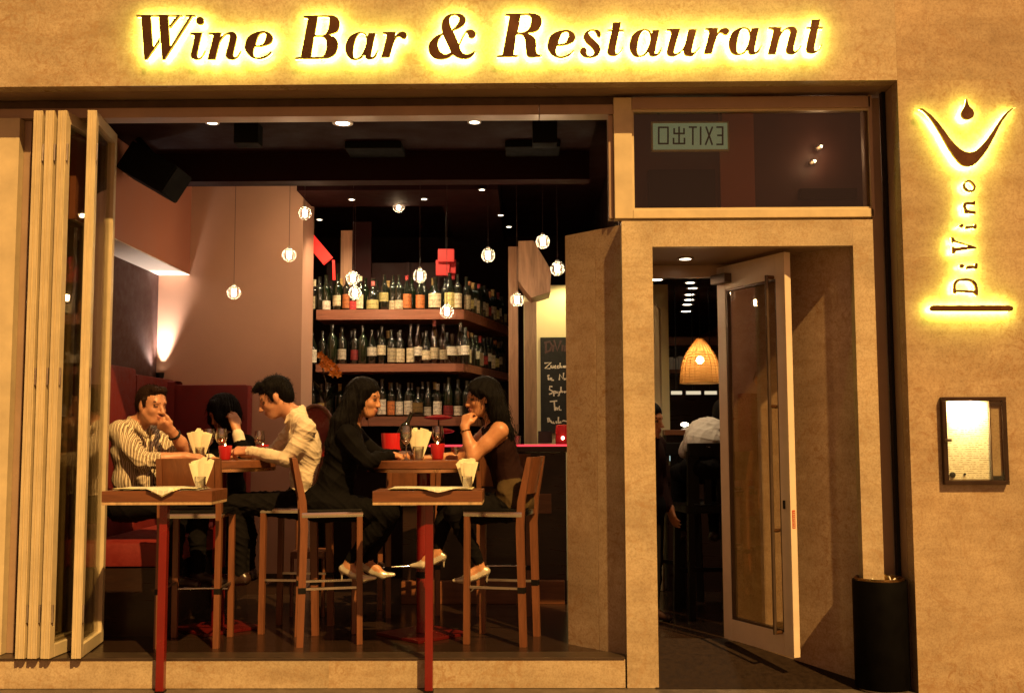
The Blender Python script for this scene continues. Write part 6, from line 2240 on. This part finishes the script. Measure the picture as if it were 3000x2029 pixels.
f.chain([elF, wrF], [0.054, 0.038], SH, 0.02)
hand(f, wrF, (-1, -0.2, 0.1), (0, 0.2, -1), None, SK, 0.7, 1.0, -1)
# collar
f.chain([A3(880, 1198, Y2 + 0.03), A3(860, 1210, Y2 - 0.055), A3(834, 1238, Y2 - 0.05)], [0.022, 0.020, 0.009], SH, 0.008)
f.chain([A3(884, 1198, Y2 + 0.06), A3(888, 1215, Y2 - 0.03)], [0.024, 0.024], SH, 0.008)
for s_ in (-0.10, 0.10):
    hp = pelv + V(0, s_, -0.02)
    kn = hp + V(-0.42, -0.02, 0.02)
    ft = kn + V(0.05, 0.0, -0.44)
    f.chain([hp, kn], [0.088, 0.062], TR, 0.03)
    f.chain([kn, (kn + ft) / 2 + V(0.02, 0, 0), ft], [0.060, 0.056, 0.040], TR, 0.02)
    f.chain([ft + V(0.03, 0, -0.04), ft + V(-0.15, -0.01, -0.065)], [0.042, 0.030], SHO, 0.02)
link_fig('body', f, [SK_L, LIP, EYE, BROW, SHIRT_WHITE, DARKTROUSER, SHOE_D], p2_, seed=5, cloth=(4, 5))
g = Fig(0.006)
PH = lambda x, y, z: hc + R @ (np.array((x, y, z)) * 1.06)
g.ell(PH(-0.020, 0, 0.058), (0.106, 0.086, 0.086), 0, R, 0.02)
g.ell(PH(-0.062, 0, 0.005), (0.062, 0.080, 0.085), 0, R, 0.03)
for s_ in (-1, 1):
    g.cone(PH(0.014, s_ * 0.074, 0.03), PH(0.020, s_ * 0.070, -0.030), 0.014, 0.007, 0, 0.02)
for k in range(7):
    u = k / 6 * 2 - 1
    g.cone(PH(0.055, u * 0.045, 0.110), PH(0.098, u * 0.05, 0.085 + 0.012 * ((k * 3) % 4) / 3), 0.022, 0.010, 0, 0.012)
g.carve(PH(0.110, 0, -0.010), (0.062, 0.075, 0.072), R, 0.012)
g.carve(PH(0.04, 0.10, -0.05), (0.045, 0.05, 0.05), R, 0.01)
g.carve(PH(0.04, -0.10, -0.05), (0.045, 0.05, 0.05), R, 0.01)
hr_ = link_fig('hair', g, [HAIR_BLACK], p2_, strand_rough(0.004, 34, 2))
loose_hair(hr_, p2_, 550, 0.024, False, 21, HAIR_BLACK)

# ================================================================== 3  woman in black with long dark hair
Y3 = 0.70
p3_ = thing('person', 'woman with long dark hair, dressed in black, leaning on the bar table', 'person', (at(965, 1500, Y3).x, Y3, SEAT), 'diners seated at the window tables')
f = Fig()
hc = A3(1070, 1166, Y3)
R = frame((0.95, -0.22, -0.16))
P = head(f, hc, R, SK, LP, EY, HR, 0.98, True)
nb = A3(1022, 1250, Y3 + 0.01)
f.cone(P(-0.03, 0, -0.06), nb, 0.045, 0.052, SK, 0.03)
chest, belly, pelv = A3(1010, 1318, Y3), A3(985, 1405, Y3), A3(962, 1468, Y3 + 0.01)
f.ell(chest, (0.115, 0.165, 0.15), SH, frame((0.9, -0.15, -0.35)), 0.05)
f.ell(belly, (0.110, 0.15, 0.15), SH, frame((0.95, -0.15, -0.15)), 0.06)
f.ell(pelv, (0.155, 0.185, 0.115), TR, frame((1, -0.1, 0)), 0.06)
f.cone(pelv + V(-0.06, -0.07, -0.02), pelv + V(-0.04, 0.09, -0.02), 0.10, 0.10, TR, 0.05)
shN, shF = A3(1018, 1275, Y3 - 0.15), A3(1040, 1275, Y3 + 0.15)
f.cone(nb + V(0, 0, -0.01), shN, 0.052, 0.060, SH, 0.04)
f.cone(nb + V(0, 0, -0.01), shF, 0.052, 0.058, SH, 0.04)
elN = A3(1075, 1352, Y3 - 0.17)
f.chain([shN, (shN + elN) / 2 + V(-0.01, 0, 0), elN], [0.062, 0.055, 0.050], SH, 0.03)
wrN = A3(1138, 1336, Y3 - 0.04)
f.chain([elN, (elN + wrN) / 2, wrN], [0.050, 0.046, 0.036], SH, 0.02)
f.cone(wrN, wrN + (wrN - elN) * 0.25, 0.023, 0.021, SK, 0.01)
hand(f, wrN + (wrN - elN) * 0.2, (0.75, 0.6, 0.0), (0, 0.2, -1), None, SK, 0.5, 0.9, 1)
elF = A3(1110, 1335, Y3 + 0.20)
wrF = A3(1165, 1330, Y3 + 0.10)
f.chain([shF, elF], [0.058, 0.048], SH, 0.03)
f.chain([elF, wrF], [0.048, 0.034], SH, 0.02)
hand(f, wrF, (0.9, -0.4, 0.1), (0, 0.2, -1), None, SK, 0.6, 0.9, -1)
# legs: knees forward, one foot lower with a pale pump
hpN, hpF = pelv + V(0.02, -0.09, -0.03), pelv + V(0.02, 0.09, -0.03)
knN, knF = A3(1140, 1500, Y3 - 0.10), A3(1150, 1500, Y3 + 0.10)
anN, anF = A3(1018, 1648, Y3 - 0.06), A3(1075, 1640, Y3 + 0.12)
f.chain([hpN, knN], [0.092, 0.062], TR, 0.03)
f.chain([hpF, knF], [0.092, 0.062], TR, 0.03)
f.chain([knN, knN * 0.6 + anN * 0.4, anN * 0.93 + knN * 0.07], [0.058, 0.052, 0.033], TR, 0.02)
f.chain([anN * 0.95 + knN * 0.05, anN + V(0.0, 0, -0.02)], [0.027, 0.026], SK, 0.01)
f.chain([knF, knF * 0.6 + anF * 0.4, anF], [0.058, 0.052, 0.030], TR, 0.02)
for an, m_ in ((anN, 6), (anF, 6)):
    heel, ball_, toe = an + V(-0.03, 0, -0.035), an + V(0.10, -0.015, -0.085), an + V(0.175, -0.02, -0.088)
    f.chain([an + V(0, 0, -0.01), an + V(0.07, -0.01, -0.058), ball_], [0.026, 0.024, 0.020], SK, 0.014)
    f.chain([heel, heel * 0.5 + ball_ * 0.5 + V(0, 0, -0.012), ball_ + V(0, 0, -0.008), toe], [0.026, 0.022, 0.026, 0.012], m_, 0.012)
    f.cone(heel + V(-0.006, 0, -0.01), heel + V(-0.004, 0, -0.075), 0.010, 0.005, m_, 0.008)
link_fig('body', f, [SK_D, LIP, EYE, BROW, BLACKCLOTH, BLACKCLOTH, SHOE_S], p3_, seed=9, cloth=(4, 5))
g = Fig(0.0065)
PH = lambda x, y, z: hc + R @ (np.array((x, y, z)) * 0.98)
g.ell(PH(-0.022, 0, 0.050), (0.106, 0.090, 0.088), 0, R, 0.02)
g.ell(PH(-0.060, 0, -0.02), (0.075, 0.088, 0.11), 0, R, 0.04)
back = [PH(-0.075, 0, -0.04), A3(1005, 1235, Y3), A3(985, 1300, Y3 + 0.0), A3(972, 1370, Y3)]
for s_ in (-0.065, -0.02, 0.03, 0.07):
    g.chain([b2 + V(0, s_ * (1 + 0.15 * i), 0) for i, b2 in enumerate(back)], [0.062, 0.058, 0.048, 0.022], 0, 0.03)
# locks that fall beside the face
g.chain([PH(0.015, -0.080, 0.05), PH(0.010, -0.090, -0.04), PH(-0.02, -0.095, -0.13), A3(1040, 1290, Y3 - 0.12)], [0.024, 0.024, 0.024, 0.012], 0, 0.02)
g.chain([PH(0.03, 0.078, 0.05), PH(0.03, 0.086, -0.04), PH(0.0, 0.09, -0.13)], [0.022, 0.022, 0.012], 0, 0.02)
g.carve(PH(0.112, 0, -0.020), (0.070, 0.072, 0.085), R, 0.012)
hr_ = link_fig('hair', g, [HAIR_BLACK], p3_, strand_rough(0.006, 30, 3))
loose_hair(hr_, p3_, 420, 0.07, True, 22, HAIR_BLACK)

# ================================================================== 4  woman in a sleeveless top, cheek on her hand
Y4 = 0.72
p4_ = thing('person', 'woman in dark sleeveless top resting her cheek on her hand', 'person', (at(1475, 1500, Y4).x, Y4, SEAT), 'diners seated at the window tables')
f = Fig()
TOP, OL = 4, 5
hc = A3(1412, 1166, Y4 + 0.01)
R = rot_about(frame((-0.94, -0.26, -0.10)), (1, 0, 0), 0.0)
P = head(f, hc, R, SK, LP, EY, HR, 0.98, True)
nb = A3(1450, 1250, Y4 + 0.02)
f.cone(P(-0.03, 0, -0.06), nb, 0.044, 0.050, SK, 0.03)
chest, belly, pelv = A3(1462, 1312, Y4 + 0.02), A3(1487, 1392, Y4 + 0.02), A3(1500, 1468, Y4 + 0.02)
f.ell(chest, (0.108, 0.150, 0.145), TOP, frame((-0.93, -0.2, -0.3)), 0.05)
f.ell(belly, (0.100, 0.135, 0.14), TOP, frame((-0.95, -0.2, -0.2)), 0.06)
f.ell(pelv, (0.140, 0.180, 0.115), OL, frame((-1, -0.15, 0)), 0.05)
shN, shF = A3(1464, 1262, Y4 - 0.14), A3(1430, 1268, Y4 + 0.17)
f.cone(nb + V(0, 0, -0.015), shN * 0.8 + nb * 0.2, 0.045, 0.050, TOP, 0.04)
f.cone(nb + V(0, 0, -0.015), shF, 0.045, 0.048, TOP, 0.04)
elN = A3(1385, 1338, Y4 - 0.17)
f.chain([shN, (shN + elN) / 2, elN], [0.056, 0.046, 0.040], SK, 0.025)
wrN = A3(1361, 1250, Y4 - 0.13)
f.chain([elN, elN * 0.6 + wrN * 0.4, wrN], [0.041, 0.038, 0.025], SK, 0.02)
hand(f, wrN, A3(1374, 1195, Y4 - 0.085) - wrN, (0.5, 0.85, 0.2), None, SK, 0.75, 0.95, 1)
elF = A3(1340, 1340, Y4 + 0.20)
wrF = A3(1270, 1340, Y4 + 0.10)
f.chain([shF, elF], [0.050, 0.040], SK, 0.03)
f.chain([elF, wrF], [0.040, 0.026], SK, 0.02)
hand(f, wrF, (-0.9, -0.3, 0.0), (0, 0.1, -1), None, SK, 0.5, 0.9, 1)
# legs crossed: near leg hangs over, pumps with pale edges
hpN, hpF = pelv + V(-0.02, -0.09, -0.03), pelv + V(-0.02, 0.09, -0.03)
knN, knF = A3(1330, 1500, Y4 - 0.10), A3(1310, 1482, Y4 + 0.08)
anN, anF = A3(1408, 1655, Y4 - 0.06), A3(1282, 1612, Y4 + 0.02)
for hp, kn, an in ((hpN, knN, anN), (hpF, knF, anF)):
    f.chain([hp, hp * 0.5 + kn * 0.5, kn], [0.092, 0.080, 0.062], 7, 0.03)
    f.chain([kn, kn * 0.6 + an * 0.4, an * 0.92 + kn * 0.08], [0.058, 0.052, 0.033], 7, 0.02)
    f.chain([an * 0.95 + kn * 0.05, an + V(0, 0, -0.02)], [0.027, 0.026], SK, 0.01)
    heel, ball_, toe = an + V(0.035, 0, -0.035), an + V(-0.095, -0.015, -0.078), an + V(-0.165, -0.02, -0.09)
    f.chain([an + V(0, 0, -0.01), an + V(-0.07, -0.01, -0.052), ball_], [0.026, 0.023, 0.018], SK, 0.014)
    f.chain([heel, heel * 0.5 + ball_ * 0.5 + V(0, 0, -0.012), ball_ + V(0, 0, -0.008), toe], [0.027, 0.022, 0.026, 0.012], 6, 0.012)
    f.cone(heel + V(0.006, 0, -0.01), heel + V(0.004, 0, -0.07), 0.010, 0.005, 6, 0.008)
# fold of olive cloth over the hip
f.ell(A3(1500, 1425, Y4 - 0.08), (0.085, 0.07, 0.05), OL, None, 0.03)
f.chain([A3(1478, 1440, Y4 - 0.12), A3(1520, 1500, Y4 - 0.13)], [0.05, 0.045], OL, 0.03)
link_fig('body', f, [SK_D, LIP, EYE, BROW, BROWNTOP, OLIVE, SHOE_S, DARKTROUSER], p4_, seed=14, cloth=(4, 5, 7))
g = Fig(0.0065)
PH = lambda x, y, z: hc + R @ (np.array((x, y, z)) * 0.98)
g.ell(PH(-0.022, 0, 0.052), (0.106, 0.090, 0.090), 0, R, 0.02)
g.ell(PH(-0.060, 0, -0.02), (0.075, 0.086, 0.11), 0, R, 0.04)
back = [PH(-0.080, 0, -0.02), A3(1462, 1215, Y4 + 0.02), A3(1482, 1270, Y4 + 0.02), A3(1500, 1330, Y4 + 0.03)]
for s_ in (-0.075, -0.03, 0.02, 0.065):
    g.chain([b2 + V(0, s_, 0) for b2 in back], [0.062, 0.055, 0.042, 0.018], 0, 0.03)
g.chain([PH(0.02, 0.080, 0.05), PH(-0.01, 0.088, 0.0), PH(-0.04, 0.09, -0.06)], [0.022, 0.024, 0.02], 0, 0.02)
g.chain([PH(0.06, 0.03, 0.10), PH(0.065, 0.06, 0.06), PH(0.045, 0.075, 0.02)], [0.020, 0.018, 0.012], 0, 0.02)
g.chain([PH(0.03, -0.078, 0.05), PH(0.03, -0.086, -0.04), PH(0.0, -0.09, -0.13)], [0.022, 0.022, 0.012], 0, 0.02)
g.carve(PH(0.112, 0, -0.020), (0.072, 0.072, 0.080), R, 0.012)
g.carve(PH(0.02, 0.10, -0.03), (0.035, 0.04, 0.045), R, 0.010)
hr_ = link_fig('hair', g, [HAIR_BLACK], p4_, strand_rough(0.006, 30, 4))
loose_hair(hr_, p4_, 420, 0.07, True, 23, HAIR_BLACK)
w_ = MB()
wc = Vector(wrN * 0.85 + elN * 0.15)
wd = Vector(wrN - elN).normalized()
o_ = wd.orthogonal().normalized()
b_ = wd.cross(o_)
w_.tube([wc + (o_ * math.cos(2 * PI * k / 20) + b_ * math.sin(2 * PI * k / 20)) * 0.030 for k in range(21)], 0.0045, 8, False)
mk('bracelet', w_, M['brass'], p4_, True)

# ================================================================== 5  dark haired woman on the banquette, head on her hand
Y5 = 1.75
p5_ = thing('person', 'dark haired person in black jacket with white cuff, head propped on hand', 'person', (at(640, 1450, Y5).x, Y5, 0.76))
f = Fig()
hc = A3(652, 1210, Y5)
R = frame((-0.55, -0.75, -0.40))
P = head(f, hc, R, SK, LP, EY, HR, 1.0, True)
nb = A3(655, 1275, Y5 + 0.08)
f.cone(P(-0.03, 0, -0.06), nb, 0.045, 0.05, SK, 0.03)
f.ell(A3(655, 1345, Y5 + 0.10), (0.12, 0.18, 0.17), SH, frame((-0.2, -1, 0)), 0.05)
f.ell(A3(655, 1430, Y5 + 0.12), (0.13, 0.17, 0.16), SH, frame((-0.2, -1, 0)), 0.05)
for sx_, ex_, ey_, wx_, wy_ in ((1, 716, 1345, 697, 1272), (-1, 570, 1350, 615, 1345)):
    sh_ = nb + V(sx_ * 0.17, 0.0, -0.06)
    el_ = A3(ex_, ey_, Y5 - 0.18)
    wr_ = A3(wx_, wy_, Y5 - 0.16)
    f.cone(nb, sh_, 0.05, 0.06, SH, 0.04)
    f.chain([sh_, el_], [0.060, 0.050], SH, 0.03)
    c2 = el_ * 0.40 + wr_ * 0.60
    f.chain([el_, c2], [0.050, 0.046], SH, 0.02)
    f.cone(c2, wr_ * 0.98 + el_ * 0.02, 0.043, 0.042, 6, 0.006)
    if sx_ == 1:
        fw_ = A3(678, 1200, Y5 - 0.12) - wr_
        f.chain([wr_, wr_ + fw_ * 0.35], [0.026, 0.026], SK, 0.01)
        hand(f, wr_ + fw_ * 0.25, fw_, (-0.6, 0.7, 0), None, SK, 0.4, 1.05, 1)
    else:
        hand(f, wr_, (1, -0.2, 0), (0, 0, -1), None, SK, 0.4, 0.95, 1)
for s_ in (-0.09, 0.09):
    hp = A3(655, 1470, Y5 + 0.1) + V(s_, 0, -0.02)
    f.chain([hp, hp + V(s_ * 0.3, -0.40, 0)], [0.085, 0.06], SH, 0.03)
    f.chain([hp + V(s_ * 0.3, -0.40, 0), hp + V(s_ * 0.3, -0.38, -0.48)], [0.058, 0.04], SH, 0.03)
link_fig('body', f, [SK_D, LIP, EYE, BROW, BLACKCLOTH, BLACKCLOTH, CUFF], p5_)
g = Fig(0.0075)
PH = lambda x, y, z: hc + R @ np.array((x, y, z))
g.ell(PH(-0.02, 0, 0.055), (0.112, 0.098, 0.092), 0, R, 0.02)
g.ell(PH(-0.055, 0, -0.02), (0.085, 0.098, 0.12), 0, R, 0.04)
for s_ in (-1, 1):
    g.chain([PH(0.02, s_ * 0.085, 0.05), PH(0.03, s_ * 0.095, -0.05), PH(0.02, s_ * 0.09, -0.16)], [0.030, 0.034, 0.018], 0, 0.03)
g.chain([PH(0.07, 0.03, 0.10), PH(0.085, 0.065, 0.0), PH(0.07, 0.07, -0.09)], [0.03, 0.03, 0.02], 0, 0.03)
g.carve(PH(0.118, -0.02, -0.03), (0.060, 0.050, 0.085), R, 0.012)
hr_ = link_fig('hair', g, [HAIR_BLACK], p5_, strand_rough(0.006, 26, 5))
loose_hair(hr_, p5_, 250, 0.05, True, 24, HAIR_BLACK)

# ================================================================== 6, 7  people beyond the doorway
Y6 = 1.75
p6_ = thing('person', 'person in pale shirt seen from behind, bent over the inner counter', 'person', (at(2060, 1400, Y6).x, Y6, 0.92))
f = Fig(0.008)
pel = A3(2062, 1370, Y6)
f.ell(A3(2060, 1300, Y6 + 0.05), (0.16, 0.14, 0.13), SH, frame((0.25, 0.95, 0.3)), 0.05)
f.ell(A3(2072, 1262, Y6 + 0.16), (0.14, 0.12, 0.10), SH, None, 0.06)
f.ell(pel, (0.17, 0.14, 0.11), TR, None, 0.04)
shA, shB = A3(2035, 1270, Y6 + 0.14), A3(2125, 1275, Y6 + 0.2)
f.chain([shA, A3(2012, 1320, Y6 + 0.22), A3(2020, 1338, Y6 + 0.42)], [0.068, 0.055, 0.04], SH, 0.03)
f.chain([shB, A3(2150, 1320, Y6 + 0.25), A3(2140, 1340, Y6 + 0.42)], [0.068, 0.055, 0.04], SH, 0.03)
hand(f, A3(2020, 1338, Y6 + 0.42), (0.2, 1, 0), (0, 0, -1), None, SK, 0.4, 1.0, 1)
hand(f, A3(2140, 1340, Y6 + 0.42), (-0.2, 1, 0), (0, 0, -1), None, SK, 0.4, 1.0, -1)
R = frame((0.35, 0.9, -0.35))
hc = A3(2122, 1222, Y6 + 0.27)
P = head(f, hc, R, SK, LP, EY, HR, 1.0)
f.cone(P(-0.03, 0, -0.06), A3(2095, 1258, Y6 + 0.2), 0.052, 0.058, SK, 0.03)
for s_ in (-0.09, 0.09):
    hp = pel + V(s_, 0, -0.02)
    f.chain([hp, hp + V(s_ * 0.4, 0.38, -0.02)], [0.085, 0.06], TR, 0.03)
    f.chain([hp + V(s_ * 0.4, 0.38, -0.02), hp + V(s_ * 0.4, 0.34, -0.46)], [0.058, 0.04], TR, 0.03)
    f.chain([hp + V(s_ * 0.4, 0.32, -0.50), hp + V(s_ * 0.4, 0.46, -0.52)], [0.04, 0.03], SHO, 0.02)
link_fig('body', f, [SK_D, LIP, EYE, BROW, SHIRT_GREY, DARKTROUSER, SHOE_D], p6_, seed=4, cloth=(4, 5))
g = Fig(0.008)
g.ell(P(-0.02, 0, 0.05), (0.105, 0.086, 0.088), 0, R, 0.02)
g.ell(P(-0.055, 0, -0.01), (0.06, 0.08, 0.08), 0, R, 0.03)
g.carve(P(0.115, 0, -0.01), (0.065, 0.075, 0.08), R, 0.012)
link_fig('hair', g, [HAIR_BLACK], p6_)

Y7 = 1.55
p7_ = thing('person', 'person in dark clothes standing at the left edge of the doorway view', 'person', (at(1930, 1850, Y7).x - 0.05, Y7, 0.127))
f = Fig(0.008)
bx7 = at(1908, 1400, Y7).x
gz = 0.127
R = frame((0.75, -0.6, -0.1))
hc = V(bx7 - 0.005, Y7, 1.53)
P = head(f, hc, R, SK, LP, EY, HR, 1.0)
nb = V(bx7 - 0.03, Y7, 1.40)
f.cone(P(-0.03, 0, -0.06), nb, 0.05, 0.055, SK, 0.03)
f.ell(V(bx7 - 0.04, Y7, 1.27), (0.12, 0.18, 0.17), SH, frame((0.75, -0.6, 0)), 0.05)
f.ell(V(bx7 - 0.04, Y7, 1.08), (0.11, 0.16, 0.16), SH, frame((0.75, -0.6, 0)), 0.05)
f.ell(V(bx7 - 0.04, Y7, 0.92), (0.12, 0.165, 0.12), TR, frame((0.75, -0.6, 0)), 0.04)
for s_ in (-1, 1):
    sd7 = frame((0.75, -0.6, 0))[:, 1] * s_
    sh_ = V(bx7 - 0.04, Y7, 1.36) + sd7 * 0.16
    el_ = sh_ + sd7 * 0.04 + V(0.0, 0, -0.27)
    wr_ = el_ + V(0.05, -0.12, -0.18)
    f.cone(nb, sh_, 0.05, 0.06, SH, 0.04)
    f.chain([sh_, el_], [0.058, 0.047], SH, 0.03)
    f.chain([el_, wr_], [0.047, 0.030], SH, 0.02)
    hand(f, wr_, (0.2, -0.3, -1), (1, 0.5, 0), None, SK, 0.35, 1.0, s_)
    hp = V(bx7 - 0.04, Y7, 0.88) + sd7 * 0.085
    kn = V(bx7 - 0.03, Y7, 0.55) + sd7 * 0.085
    an = V(bx7 - 0.05, Y7, gz + 0.08) + sd7 * 0.09
    f.chain([hp, kn], [0.085, 0.058], TR, 0.03)
    f.chain([kn, kn * 0.6 + an * 0.4, an], [0.056, 0.054, 0.040], TR, 0.02)
    f.chain([an + V(-0.02, 0.02, -0.035), an + V(0.10, -0.08, -0.05)], [0.040, 0.030], SHO, 0.02)
link_fig('body', f, [SK_D, LIP, EYE, BROW, BROWNTOP, DARKTROUSER, SHOE_D], p7_)
g = Fig(0.008)
g.ell(P(-0.02, 0, 0.05), (0.105, 0.086, 0.088), 0, R, 0.02)
g.ell(P(-0.055, 0, -0.01), (0.06, 0.08, 0.08), 0, R, 0.03)
g.carve(P(0.115, 0, -0.01), (0.065, 0.075, 0.08), R, 0.012)
link_fig('hair', g, [HAIR_BLACK], p7_)
